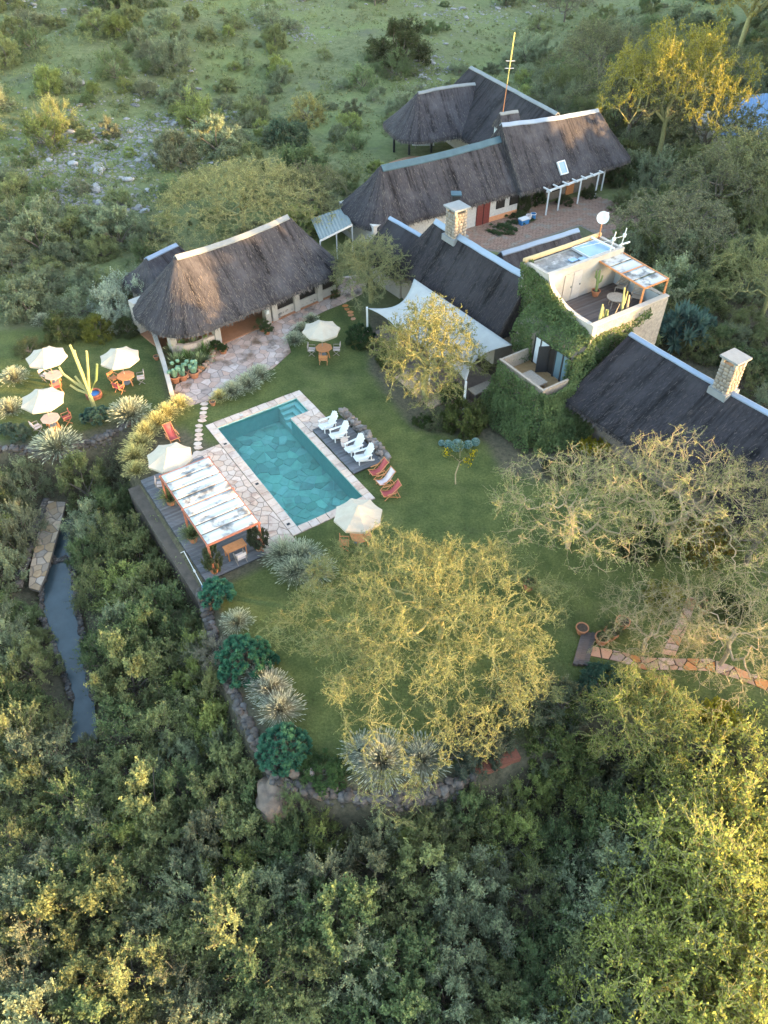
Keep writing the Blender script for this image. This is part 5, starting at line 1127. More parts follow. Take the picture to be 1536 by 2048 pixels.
gbush(1075, 400, .7, 'yucca', (.06, .085, .04), 'spiky pot plant beside the white pergola', hh=1.3, name='yucca')
gbush(1130, 400, .8, 'round0', (.06, .08, .04), 'green shrub under the white pergola')
gbush(1180, 385, .8, 'round3', (.06, .08, .04), 'green shrub at the far end of white pergola')
gbush(575, 262, 2.3, 'dense', (.085, .125, .085), 'round blue-green tree in the field behind the cottage', 'tree', 1.25, 'round_tree')
gbush(612, 218, 2.2, 'open1', (.26, .24, .10), 'pale yellow tree behind the round blue-green tree', 'tree', 1.3, 'pale_tree')
gbush(800, 92, 4.2, 'round1', (.075, .09, .045), 'big dark bush standing in the far pasture')
TUFTS = [(110, 884, 1.5, 0), (18, 815, 1.0, 0), (28, 752, 1.0, 0), (258, 822, 1.35, 0), (278, 884, .95, 1), (292, 862, .95, 1), (312, 842, .95, 1), (333, 824, .95, 1), (358, 808, .9, 1), (268, 908, .95, 1), (272, 938, .8, 1),
         (440, 792, .7, 1), (464, 780, .95, 0), (492, 766, 1.05, 0), (518, 748, 1.0, 0), (588, 678, .85, 0), (604, 658, .8, 0), (622, 636, .6, 0), (568, 1105, 1.2, 0), (602, 1112, 1.2, 0), (630, 1140, 1.1, 0), (590, 1140, 1.1, 0), (474, 1242, .8, 0),
         (540, 1375, 1.0, 2), (560, 1415, 1.05, 2), (520, 1350, .8, 2), (765, 1518, 1.35, 2), (725, 1500, .9, 2), (845, 1515, 1.1, 2), (85, 640, .8, 0)]
TL = ['fountain grass at the tea lawn wall', 'fountain grass on the left frame edge', 'fountain grass beside the first umbrella table', 'fountain grass right of the cactus', 'golden grass', 'golden grass', 'golden grass', 'golden grass', 'golden grass', 'golden grass', 'golden grass']  # golden: grass with sunlight put into its colour
for i, (px, py, r, c) in enumerate(TUFTS):
    col = ((.21, .225, .155), (.27, .255, .11), (.19, .205, .16))[c]  # middle colour has low yellow sunlight put into the blades
    lab = {0: 'widest pale fountain grass clump on the tea lawn wall', 1: 'pale grass clump at the frame edge of the tea lawn', 2: 'pale grass clump below the first umbrella', 3: 'pale rounded grass clump between the cactus and sunlit-gold grass row',
           18: 'silver fountain grass at the deck step corner', 19: 'silver fountain grass nearest the pool rim', 20: 'silver fountain grass under the golden acacia edge', 21: 'silver fountain grass lowest of the deck corner clumps', 22: 'lone pale grass clump above the large pincushion shrub',
           23: 'spiky white-green grass below the large pincushion', 24: 'spiky white-green grass above the smaller pincushion', 25: 'small spiky grass touching the large pincushion', 26: 'broad spiky pale grass behind the drystone wall', 27: 'small spiky grass left of the broad one', 28: 'dusky spiky grass right of the broad one', 29: 'pale grass at the shrubs behind the umbrellas'}.get(i)
    grp = None
    if lab is None:
        lab, grp = ('plumed grass coloured sunlit gold in the row between tea lawn and pool path', 'sunlit-gold grass row') if i < 12 else ('pale plumed grass in the band between terrace and pool', 'terrace grass band') if i < 15 else ('pale plumed grass bordering the terrace behind the lawn umbrella', 'grass behind lawn umbrella')
    p = G(px, py, r * .4); p[2] = gz(p); plant('grass_clump', f'tuft{i % 3}', p, r, col, lab, 'grass clump', grp, R=Rt)
for i, (px, py) in enumerate(((345, 705), (365, 698), (388, 696), (408, 704), (352, 724), (376, 718), (400, 722), (416, 690))):
    p = G(px, py, .3); p[2] = 0; plant('herb_plant', 'herb', p, 1.7, (.10, .15, .05) if i % 2 else (.15, .18, .09), 'leafy herb with pale flowers in the cottage bed', 'herb', 'herbs in the cottage bed', R=Rt)

# ------------------------------------------------------------------ bush land: scattered by spacing
def poisson(region, d, n, R, tries=30):
    """dart throwing with a hash grid"""
    lo, hi = region; out = []; cell = {}; Q = R.uniform(lo, hi, (n * tries, 2))
    for q in Q:
        i, j = int(q[0] // d), int(q[1] // d)
        if all((q[0] - o[0]) ** 2 + (q[1] - o[1]) ** 2 > d * d for a in (-1, 0, 1) for c in (-1, 0, 1) for o in cell.get((i + a, j + c), ())):
            out.append(q); cell.setdefault((i, j), []).append(q)
        if len(out) >= n: break
    return out
def in_view(p, z, m=1.12):
    w = p[1] * CP - (z - CAM_H) * SP; vv_ = p[1] * SP + (z - CAM_H) * CP; return abs(p[0] / w * FPX) < 768 * m and -1024 * m < vv_ / w * FPX < 1024 * m
def px_of(p, z=0.0):
    w = p[1] * CP - (z - CAM_H) * SP; vv_ = p[1] * SP + (z - CAM_H) * CP; return 768 + FPX * p[0] / w, 1024 - FPX * vv_ / w
def size_word(r): return 'small' if r < 1.0 else 'medium' if r < 1.45 else 'big'
def shape_word(k): return {'r': 'rounded', 'o': 'straggly', 'f': 'fine-leaved'}[k[0]]
def thicket_place(px, py):
    if py < 1060: return 'in the thicket below the tea lawn wall' if px < 290 else 'beside the deck ledge'
    if px < 130: return 'on the outer bank of the pond' if py < 1520 else 'at the lower left picture edge'
    if py < 1300: return 'between the pond and the timber deck'
    if py < 1560: return 'between the pond end and the side wall' if px < 560 else 'above the end of the drystone wall'
    col_ = 'left of the boulder' if px < 480 else 'straight below the drystone wall' if px < 900 else 'below the red gravel bank' if px < 1200 else 'among the feathery thorn trees'
    return ('in the thicket ' if py < 1740 else 'in the middle thicket ' if py < 1900 else 'at the bottom edge ') + col_
def field_place(px, py):
    if px > 1080: return 'behind the tower and courtyard' if py > 430 else 'around the tall golden tree' if py > 180 else 'on the far side beyond the great hall'
    if px < 320 and py > 430: return 'in the woodland left of the cottage' if py < 620 else 'behind the tea lawn umbrellas'
    if px > 640: return 'in the pasture behind the pavilion' if py > 90 else 'on the far green pasture'
    if py > 330: return 'behind the flat acacia and cottage' if px > 280 else 'at the foot of the rocky slope'
    if py > 200: return 'in the middle of the field behind the cottage' if px > 330 else 'among the grey field stones'
    return 'on the upper field' if px > 300 else 'in the far left field corner'
Rv = np.random.default_rng(2024); cnt = {}
KINDS = [('olive', (.165, .190, .092)), ('dark green', (.122, .165, .080)), ('grey-green', (.180, .212, .138)), ('yellow-green', (.195, .230, .082)), ('dusky', (.155, .168, .112))]
cand = np.array(poisson(([-34, 2], [34, 50]), 1.55, 900, Rv, 20)); dpl = dist_poly(PLATEAU[:25], cand[:, 0], cand[:, 1], False); ins = inside(PLATEAU, cand[:, 0], cand[:, 1])
dpo = np.where(inside(POND, cand[:, 0], cand[:, 1]), 0, dist_poly(POND, cand[:, 0], cand[:, 1])); PATHW = [G(*q, -2.6)[:2] for q in ((110, 1000), (95, 1060), (80, 1110), (60, 1170))]; dpa = dist_poly(PATHW, cand[:, 0], cand[:, 1], False)
nth = 0
for q, a_, i_, b_, c_ in zip(cand, dpl, ins, dpo, dpa):
    uq, vq = UV(np.array([q[0], q[1], 0.]))
    if i_ or a_ < (1.35 if -2.5 < vq < 9 and -9 < uq < -6 else .5) or b_ < .3 or c_ < 1.0: continue
    z = float(height(q[:1], q[1:])[0])
    if not in_view(q, z + 1.5, 1.1): continue
    k = int(Rv.choice(5, p=[.32, .24, .22, .10, .12])); nmz = noise2(q[0], q[1], 7, 21); r = min(1.05 + .55 * Rv.random() + .35 * max(0, nmz), max(.7, b_ * 1.0), max(.8, c_ * .95), max(.7, a_ * .95)); hh = Rv.uniform(1.25, 2.1)
    key = Rv.choice(['round0', 'round1', 'round2', 'round3', 'open0', 'open1', 'open2', 'fine0', 'fine1', 'fine2'])
    nm, col = KINDS[k]; col = tuple(np.array(col) * Rv.uniform(.8, 1.25)); px, py = px_of(q, z + 1.5); lab = f'{size_word(r)} {nm} {shape_word(key)} bush ' + thicket_place(px, py)
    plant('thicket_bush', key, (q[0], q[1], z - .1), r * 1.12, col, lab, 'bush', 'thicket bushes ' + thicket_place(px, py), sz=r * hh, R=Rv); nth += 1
# small bushes rooted against the retaining walls
EDGE = np.array([G(*p_)[:2] for p_ in ((398, 1178), (425, 1262), (455, 1360), (505, 1470), (552, 1548), (640, 1584), (760, 1594), (880, 1574), (960, 1540), (1050, 1502), (1150, 1464))]); sg = np.r_[0, np.cumsum(np.hypot(*np.diff(EDGE, axis=0).T))]
for t_ in np.arange(.3, sg[-1], .85):
    p_ = np.array([np.interp(t_, sg, EDGE[:, 0]), np.interp(t_, sg, EDGE[:, 1])]); e_ = np.array([np.interp(t_ + .2, sg, EDGE[:, 0]), np.interp(t_ + .2, sg, EDGE[:, 1])]) - p_; n_ = np.array([e_[1], -e_[0]]) / np.hypot(*e_)
    if inside(PLATEAU, *(p_ + n_ * .6)): n_ = -n_
    if Rv.random() < .12: continue
    q = p_ + n_ * Rv.uniform(.7, 1.5); z = float(height(q[:1], q[1:])[0]); key = Rv.choice(['round0', 'round2', 'open0', 'open1', 'fine0', 'fine1', 'hedge']); r = Rv.uniform(.75, 1.25); nm, col = KINDS[int(Rv.choice(5))]
    px, py = px_of(q, z + 1); lab = f'{nm} {"clipped" if key == "hedge" else shape_word(key)} bush growing against the ' + ('side retaining wall' if px < 545 else 'drystone wall front' if px < 960 else 'bank right of the drystone wall')
    plant('wall_bush', key, (q[0], q[1], z - .1), r, tuple(np.array(col) * Rv.uniform(.85, 1.2)), lab, 'bush', 'bushes against the retaining walls', sz=r * Rv.uniform(1.5, 2.2), R=Rv)
# undergrowth filling the thicket floor
nU = 5200; qU = np.stack([Rv.uniform(-34, 34, nU), Rv.uniform(2, 48, nU)], 1); dU = dist_poly(PLATEAU[:25], qU[:, 0], qU[:, 1], False); pU = np.where(inside(POND, qU[:, 0], qU[:, 1]), 0, dist_poly(POND, qU[:, 0], qU[:, 1])); aU = dist_poly(PATHW, qU[:, 0], qU[:, 1], False)
kU = ~inside(PLATEAU, qU[:, 0], qU[:, 1]) & (dU > .5) & (pU > .35) & (aU > 1.0) & (np.abs(qU[:, 0]) < .52 * (.706 * qU[:, 1] + 25) + 1.5); qU = qU[kU]; k = np.repeat(np.arange(len(qU)), 44); d = nrm(Rv.normal(0, 1, (len(k), 3))); d[:, 2] = np.abs(d[:, 2]); rU = Rv.uniform(.5, 1.1, len(qU))
C = np.stack([qU[k, 0], qU[k, 1], height(qU[:, 0], qU[:, 1])[k]], 1) + d * (rU[k] * Rv.random(len(k)) ** .4)[:, None] * [1, 1, 1.5]; lf = leaves_np(C, d * .4 + Rv.normal(0, .5, d.shape) + [0, 0, .8], Rv.uniform(.07, .16, len(k)), .55, Rv)
uo = link('undergrowth', mesh_np('undergrowth', *lf, tint=np.clip(.6 * Rv.random(len(qU))[k] + .35 * Rv.random(len(k)), 0, 1)), M['leaf']); uo.color = (.15, .18, .09, 1); tag(uo, 'leafy undergrowth between the thicket bushes', 'undergrowth', kind='stuff')
# the field and the wooded edges
CLEAR = [((150, 300), 110), ((250, 360), 70), ((640, 130), 90), ((900, 60), 130), ((1010, 40), 60), ((680, 60), 110), ((330, 250), 60), ((860, 160), 40), ((420, 180), 60), ((180, 90), 40), ((100, 250), 50)]
CLW = [(G(*c), 0) for c, _ in CLEAR]
ROOFPX = [(cottage, 9), (wing, 10), (upper, 8.5), (dine, 7.5), (hall, 9.5), (lounge, 8), (rw, 9), (sw_, 5), (low, 4), (tower, 6.5), (store, 4.5), (sh, 8)]
cand = poisson(([-75, 40], [75, 175]), 2.4, 2600, Rv, 12); nf = 0; nw_ = 0
def near_buildings(Q):
    Q = np.asarray(Q, float); u, v = UV(np.c_[Q[:, :2], np.zeros(len(Q))]).T
    def bx(a, b2, c, d): return (u > a) & (u < b2) & (v > c) & (v < d)
    m = bx(-1.5, 17, 16.5, 26.5) | bx(17, 51, 19.5, 31) | bx(34, 50, 27, 47) | bx(15, 34, 3, 22) | bx(17, 30, -26, 8) | bx(-9, 21, -34, 16) | (bx(19, 46, 8, 24) & ~((u > 36) & (v < 14)))
    return m | inside(LAWN, Q[:, 0], Q[:, 1]) | (dist_poly(LAWN, Q[:, 0], Q[:, 1]) < .8)
cand = np.array(cand); cand = cand[~near_buildings(cand)]; cz_ = height(cand[:, 0], cand[:, 1])
for q, z in zip(cand, cz_):
    z = float(z)
    if not in_view(q, z + 1.5, 1.06): continue
    px, py = px_of(q, z)
    if (px < 340 and 690 < py < 910): continue
    wood = (px > 1080 and py > 150 and py < 900) or (px < 300 and py > 430) or (px > 1050 and py > 60 and px > 1150)
    if wood:
        if Rv.random() < .15: continue
        r = Rv.uniform(1.4, 2.4); nm, col = KINDS[int(Rv.choice(3, p=[.38, .2, .42]))]; nw_ += 1
    else:
        dens = .62 + .45 * noise2(q[0], q[1], 22, 31)
        if any(math.hypot(px - c[0], (py - c[1]) * 1.6) < rr for c, rr in CLEAR): dens *= .35
        if px > 560 and py < 140: dens *= .45
        if 250 < px < 700 and 150 < py < 330: dens *= .8
        if Rv.random() > dens * .85 or nf >= 295: continue
        r = Rv.choice([.7, 1.0, 1.4, 1.9, 2.5], p=[.18, .26, .28, .19, .09]) * Rv.uniform(.85, 1.15); nm, col = KINDS[int(Rv.choice(5, p=[.3, .15, .25, .2, .1]))]; col = tuple(np.array(col) * 1.15); nf += 1
    col = tuple(np.array(col) * Rv.uniform(.8, 1.25))
    key = Rv.choice(['round0', 'round1', 'round2', 'round3', 'open0', 'open1', 'open2', 'fine0', 'fine1', 'fine2']); lab = f'{size_word(r)} {nm} {shape_word(key)} bush ' + field_place(px, py); grp = 'bushes ' + field_place(px, py)
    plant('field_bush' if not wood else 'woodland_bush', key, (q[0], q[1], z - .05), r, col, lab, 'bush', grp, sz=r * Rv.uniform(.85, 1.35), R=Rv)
print('thicket', nth, 'field', nf, 'wood', nw_)
# bushes past the individual ones: one mass of scrub on the far slopes
nB = 3000; qB = np.stack([Rv.uniform(-75, 60, nB), 62 + Rv.random(nB) * 108], 1); keepB = ~near_buildings(qB) & (noise2(qB[:, 0], qB[:, 1], 24, 33) + Rv.normal(0, .35, nB) > -.3); qB = qB[keepB]
pxB = np.array([px_of(p_, 0) for p_ in qB]); keepB = np.array([all(math.hypot(a_[0] - c[0], (a_[1] - c[1]) * 1.6) > rr * .35 for c, rr in CLEAR) for a_ in pxB]) & ~((pxB[:, 0] > 560) & (pxB[:, 1] < 150) & (Rv.random(len(qB)) < .75)); qB = qB[keepB]
rB = Rv.uniform(.45, 1.5, len(qB)); hB = height(qB[:, 0], qB[:, 1]); k = np.repeat(np.arange(len(qB)), 80); cl = nrm(Rv.normal(0, 1, (len(qB), 10, 3))); cl[:, :, 2] = np.abs(cl[:, :, 2]); ci = Rv.integers(0, 10, len(k)); d = nrm(Rv.normal(0, 1, (len(k), 3)))
C = np.stack([qB[k, 0], qB[k, 1], hB[k] + .1], 1) + cl[k, ci] * (rB[k] * .75)[:, None] + d * (rB[k] * .35 * Rv.random(len(k)) ** .5)[:, None]; lf = leaves_np(C, d + Rv.normal(0, .5, d.shape) + [0, 0, .5], Rv.uniform(.14, .30, len(k)), .55, Rv)
bm = link('far_scrub', mesh_np('far_scrub', *lf, tint=np.clip(.55 * Rv.random(len(qB))[k] + .2 * Rv.random(len(qB) * 10).reshape(-1, 10)[k, ci] + .25 * Rv.random(len(k)), 0, 1)), M['leaf']); bm.color = (.15, .175, .088, 1); tag(bm, 'mass of scrub bushes on the slopes behind the lodge', 'scrub', kind='stuff')
# field stones: the largest one by one, small ones together
Rs = np.random.default_rng(55); spots = []
for (px, py), n, sx, sy in (((110, 330), 60, 70, 45), ((230, 300), 50, 80, 40), ((300, 240), 40, 80, 40), ((90, 60), 30, 70, 35), ((860, 150), 25, 40, 22), ((560, 40), 14, 60, 18), ((890, 22), 22, 60, 12), ((1000, 15), 14, 50, 8), ((150, 415), 30, 60, 16), ((590, 80), 12, 20, 8), ((340, 40), 16, 30, 8)):
    for k in range(n): spots.append((px + Rs.normal(0, sx), py + Rs.normal(0, sy)))
m = MB(); made = 0
for px, py in spots:
    if py < 2 or near_buildings(G(px, py)[None])[0]: continue
    p = G(px, py); z = gz(p); s_ = Rs.uniform(.2, .62) if made % 7 else Rs.uniform(.6, .95)
    tag(rock('field_stone', ROCKS[Rs.integers(8)], M['boulder'], (p[0], p[1], z + s_ * .08), (s_ * 1.5, s_ * 1.1, s_ * .5), None, Rs, .12), 'grey stone lying in the rocky field', 'stone', 'stones in the rocky field'); made += 1
n2 = 5000; ang = Rs.uniform(0, 1, n2); sx = np.array(spots); pick = Rs.integers(0, len(spots), n2); q = sx[pick] + Rs.normal(0, 26, (n2, 2)) * [1, .5]; q = q[q[:, 1] > 1]
gp = np.array([G(*a) for a in q]); keep = ~near_buildings(gp); gp = gp[keep]; gp[:, 2] = height(gp[:, 0], gp[:, 1]); base = np.array(ROCKS[0].vertices[0].co) * 0
tv = np.array([(1, 0, 0), (-.5, .87, 0), (-.5, -.87, 0), (0, 0, .7)]); sc = Rs.uniform(.08, .28, len(gp)); rot = Rs.uniform(0, 6.28, len(gp)); c_, s_ = np.cos(rot), np.sin(rot)
X = tv[None, :, 0] * c_[:, None] - tv[None, :, 1] * s_[:, None]; Y = tv[None, :, 0] * s_[:, None] + tv[None, :, 1] * c_[:, None]
V = np.stack([X * sc[:, None] + gp[:, None, 0], Y * sc[:, None] + gp[:, None, 1], tv[None, :, 2] * sc[:, None] + gp[:, None, 2]], -1).reshape(-1, 3); F = (np.array([[0, 1, 3], [1, 2, 3], [2, 0, 3]])[None] + (np.arange(len(gp)) * 4)[:, None, None]).reshape(-1, 3)
tag(link('gravel', mesh_np('gravel', V, F), M['boulder']), 'small grey stones strewn over the rocky field', 'gravel', kind='stuff')
# knee-high scrub over the field: one mass of small leafy clumps
nS = 5200; q = np.stack([Rs.uniform(-75, 70, nS), 56 + Rs.random(nS) ** 1.3 * 115], 1); keep = (noise2(q[:, 0], q[:, 1], 13, 91) + Rs.normal(0, .5, nS) > -.1) & ~near_buildings(q); q = q[keep]; rr = Rs.uniform(.2, .6, len(q)); k = np.repeat(np.arange(len(q)), 34); d = nrm(Rs.normal(0, 1, (len(k), 3))); d[:, 2] = np.abs(d[:, 2])
C = np.stack([q[k, 0], q[k, 1], height(q[:, 0], q[:, 1])[k]], 1) + d * (rr[k] * Rs.uniform(.5, 1, len(k)))[:, None]; lf = leaves_np(C, d + Rs.normal(0, .5, d.shape), Rs.uniform(.1, .24, len(k)), .55, Rs)
so_ = link('field_scrub', mesh_np('field_scrub', *lf, tint=np.clip(Rs.random(len(q))[k] * .7 + .3 * Rs.random(len(k)), 0, 1)), M['leaf']); so_.color = (.15, .165, .09, 1); tag(so_, 'low scattered scrub covering the rocky field', 'scrub', kind='stuff')
# rough grass of the field and lawn edge: one mass of blades
n3 = 90000; q = np.stack([Rs.uniform(-70, 70, n3), 52 + Rs.random(n3) ** 1.6 * 115], 1); zf = height(q[:, 0], q[:, 1]); nf2 = sstep(50, 66, q[:, 1] - .25 * q[:, 0]); keep = (Rs.random(n3) < nf2 * (.5 + .5 * noise2(q[:, 0], q[:, 1], 6, 71))) & ~near_buildings(q); q, zf = q[keep], zf[keep]
C = np.stack([q[:, 0], q[:, 1], zf + .05], 1); lf = leaves_np(C, Rs.normal(0, .7, C.shape) + [0, 0, .5], Rs.uniform(.12, .34, len(C)), .5, Rs)
go = link('field_grass', mesh_np('field_grass', *lf, tint=Rs.random(len(C))), M['leaf']); go.color = (.155, .17, .085, 1); tag(go, 'rough tussocky grass covering the field behind the lodge', 'grass', kind='stuff')
# unseen woods added on the right, crest shaped to shade the garden
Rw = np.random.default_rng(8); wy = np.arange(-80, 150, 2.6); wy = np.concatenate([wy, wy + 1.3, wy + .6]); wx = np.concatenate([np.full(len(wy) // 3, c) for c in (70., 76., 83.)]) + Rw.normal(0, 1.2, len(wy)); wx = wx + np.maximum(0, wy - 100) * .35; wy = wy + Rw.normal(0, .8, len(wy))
crest = np.interp(wy, [-80, -20, -12, 2, 7, 14, 20, 26.5, 32, 35, 58, 63, 70, 74, 123, 126, 131, 134], SHADE_CREST) * (1 + .06 * noise2(wy, wx, 9, 4)); gap = Rw.random(len(wy)) < .10
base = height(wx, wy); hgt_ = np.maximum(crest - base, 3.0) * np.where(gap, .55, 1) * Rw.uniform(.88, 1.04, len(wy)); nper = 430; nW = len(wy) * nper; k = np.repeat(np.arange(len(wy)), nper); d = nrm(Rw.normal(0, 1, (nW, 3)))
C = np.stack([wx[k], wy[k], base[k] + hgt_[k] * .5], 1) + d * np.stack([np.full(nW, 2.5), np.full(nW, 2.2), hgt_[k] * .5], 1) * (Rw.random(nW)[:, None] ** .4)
wl = leaves_np(C, Rw.normal(0, 1, (nW, 3)), Rw.uniform(1.2, 2.1, nW), .8, Rw); wo = link('shade_woods', mesh_np('shade_woods', *wl, tint=Rw.random(nW)), M['leaf']); wo.color = (.08, .09, .04, 1); tag(wo, 'unseen belt of trees added on the rise to shade the garden', 'woods', kind='stuff')

# ------------------------------------------------------------------ ivy on the tower
Ri = np.random.default_rng(33)
def patch(c00, c10, c11, c01, dens, bulge=.25, fray=.0, size=.13):
    """leaves over a bilinear patch given as (u,v,z) corners; normal towards the camera side"""
    P = [np.array(W(*c)) for c in (c00, c10, c11, c01)]; nrm_ = nrm(np.cross(P[1] - P[0], P[3] - P[0]) + np.cross(P[3] - P[2], P[1] - P[2]))
    area = .5 * (np.linalg.norm(np.cross(P[1] - P[0], P[3] - P[0])) + np.linalg.norm(np.cross(P[1] - P[2], P[3] - P[2]))); n = int(area * dens)
    if np.dot(nrm_, np.array([0, 0, CAM_H]) - P[0]) < 0: nrm_ = -nrm_
    a, b2 = Ri.random(n), Ri.random(n); q = P[0] * ((1 - a) * (1 - b2))[:, None] + P[1] * (a * (1 - b2))[:, None] + P[2] * (a * b2)[:, None] + P[3] * ((1 - a) * b2)[:, None]
    bl = bulge * (.55 + .5 * noise2(q[:, 0] + q[:, 2] * .7, q[:, 1] + q[:, 2], 1.6, 5)) + Ri.normal(0, .06, n); q = q + nrm_ * np.maximum(bl, .02)[:, None]
    if fray:
        e = np.minimum.reduce([a, 1 - a, b2, 1 - b2]); keep = e + .12 * noise2(q[:, 0] * 1.3 + q[:, 2], q[:, 1] + q[:, 2] * .7, .9, 6) > fray * Ri.random(n); q = q[keep]
    return q, np.broadcast_to(nrm_, q.shape), np.full(len(q), size)
PT = [patch((U0, V0, 3.5), (U0, V1, 3.5), (U0, V1, 7.75), (U0, VT - .2, 7.3), 330, .3), patch((U0, V0, 3.3), (U0, VT + .3, 3.3), (U0, VT, 7.2), (U0, V0 + .3, 5.75), 330, .28),
      patch((U0, V1 - .2, 3), (U0 + .6, V1 + .05, 3), (U0 + .6, V1 + .05, 7.8), (U0, V1 - .2, 7.9), 300, .2),
      patch((U0, V0, 1.5), (25.6, V0, 1.5), (24.9, V0, 4.9), (U0, V0, 5.55), 300, .25, .1), patch((24.5, V0, 4.4), (26.8, V0, 5.3), (26.5, V0, 5.95), (24.5, V0, 5.75), 180, .15, .2), patch((U0, V0, 4.8), (24.9, V0, 4.5), (25.2, V0, 5.7), (22.0, V0, 5.6), 170, .18, .15),
      patch((U0, -.9, 5.5), (U0, 4.3, 6.0), (19.35, 4.3, 4.65), (19.35, -.95, 4.65), 330, .3), patch((19.5, 2.35, 2.7), (19.5, 4.4, 2.6), (19.45, 4.3, 4.8), (19.45, 2.45, 4.8), 330, .35),
      patch((19.45, -.95, 2.2), (21.3, -.95, 2.2), (21.2, -.95, 5.5), (19.4, -.95, 4.7), 330, .35), patch((19.45, -1.1, 2.4), (19.45, -.72, 2.4), (19.4, -.72, 4.7), (19.4, -1.1, 4.7), 300, .15),
      patch((16.2, -1.9, 0), (16.2, 2.9, 0), (16.85, 2.7, 3.5), (16.85, -1.4, 3.5), 360, .42), patch((15.6, -2.0, 0), (16.6, -2.9, 0), (17.1, -1.6, 3.35), (16.7, -1.2, 3.35), 360, .4), patch((15.2, -2.6, 0), (15.2, 2.6, 0), (16.4, 2.6, 2.0), (16.4, -1.7, 2.0), 330, .5),
      patch((16.2, -2.4, 0), (19.8, -3.4, 0), (19.2, -1.5, 3.0), (16.9, -1.5, 3.3), 360, .4), patch((15.3, -2.8, 0), (19.4, -4.0, 0), (19.8, -2.6, 1.5), (16.4, -2.0, 1.8), 330, .5),
      patch((15.9, -3.0, 0), (20.4, -3.0, 0), (19.8, -1.45, 3.3), (16.8, -1.6, 3.3), 330, .4), patch((19.0, -1.5, 3.3), (19.4, -1.5, 3.2), (21.3, -1.0, 5.3), (19.4, -.95, 4.6), 300, .3), patch((16.75, -1.5, 2.2), (17.2, -2.0, 2.2), (17.0, -1.5, 3.45), (16.8, -1.35, 3.45), 300, .2),
      patch((19.2, -1.5, 3.0), (19.6, -3.0, .4), (22.8, -2.2, .8), (21.3, -1.0, 4.0), 330, .4), patch((17.0, 2.7, 0), (19.5, 2.9, 0), (19.5, 2.75, 3.2), (17.0, 2.75, 3.3), 250, .2)]
C = np.concatenate([a for a, _, _ in PT]); N = np.concatenate([b2 for _, b2, _ in PT]); S_ = np.concatenate([c for _, _, c in PT])
ivy = leaves_np(C + Ri.normal(0, .03, C.shape), N + Ri.normal(0, .55, C.shape) + [0, 0, .35], S_ * Ri.uniform(.7, 1.35, len(S_)), .75, Ri)
io = empty('ivy', W(18, -1, 0), 'dense green ivy climbing the tower and burying its balcony base', 'ivy')
lv = link('leaves', mesh_np('leaves', ivy[0] - origin_of(io), ivy[1], tint=np.clip(.55 * Ri.random(len(C)) + .35 * (.5 + .5 * noise2(C[:, 0] + C[:, 2], C[:, 1] + C[:, 2], 2.0, 9)), 0, 1)), M['leaf'], io); lv.color = (.105, .15, .07, 1); lv['kind'] = 'stuff'

# ------------------------------------------------------------------ furniture prototypes
def make_umbrella():
    root = empty('garden_umbrella'); n = 8; rr, z0, z1 = 1.38, 2.12, 2.78
    rim = [np.array([rr * math.cos(2 * pi * k / n + .2), rr * math.sin(2 * pi * k / n + .2), z0]) for k in range(n)]; apex = np.array([0, 0, z1])
    for k in range(n):
        a, b2 = rim[k], rim[(k + 1) % n]; P, F = [], []; m = 6
        for i in range(m + 1):
            t = .06 + .94 * i / m
            for j in range(5):
                s_ = j / 4; q = apex + ((a * (1 - s_) + b2 * s_) - apex) * t; q[2] -= .07 * math.sin(pi * t) * (1 - .3 * math.sin(pi * s_)) + .045 * math.sin(pi * s_) * t; P.append(q * np.array([1 - .03 * math.sin(pi * s_) * t, 1 - .03 * math.sin(pi * s_) * t, 1]))
        F = [(i * 5 + j, (i + 1) * 5 + j, (i + 1) * 5 + j + 1, i * 5 + j + 1) for i in range(m) for j in range(4)]
        n0 = len(P); 
        for j in range(5): P.append(P[m * 5 + j] * np.array([1.005, 1.005, 1]) - np.array([0, 0, .13]))
        F += [(m * 5 + j, n0 + j, n0 + j + 1, m * 5 + j + 1) for j in range(4)]
        MB().add(P, F).build('canopy_panel', M['canvas'], root, smooth=False)
    for k in range(n): MB().bar(apex * .94, rim[k] * np.array([.98, .98, 1]) - [0, 0, .03], .025).build('rib', M['teak'], root)
    MB().tube([(0, 0, 0), (0, 0, z1)], .028, 8).build('pole', M['teak'], root)
    MB().lathe((0, 0, z1 - .045), [(.17, -.03), (.1, .03), (.03, .07), (.0, .1)], 8).build('top_cap', M['canvas'], root); MB().lathe((0, 0, 0), [(.28, 0), (.26, .08), (.06, .1), (.05, .25)], 12).build('foot', M['cap_grey'], root)
    return root
def make_table(mt, name='garden_table', r=.62, h=.74):
    root = empty(name); MB().prism([(r * math.cos(2 * pi * k / 8 + .39), r * math.sin(2 * pi * k / 8 + .39)) for k in range(8)], h - .04, h).build('table_top', mt, root)
    MB().prism([(r * .8 * math.cos(2 * pi * k / 8 + .39), r * .8 * math.sin(2 * pi * k / 8 + .39)) for k in range(8)], h - .1, h - .041).build('apron', M['teak'], root)
    for k in range(4):
        a = pi / 4 + k * pi / 2; MB().bar((r * .75 * math.cos(a), r * .75 * math.sin(a), 0), (r * .55 * math.cos(a), r * .55 * math.sin(a), h - .1), .06).build('leg', M['orange_timber'], root)
    return root
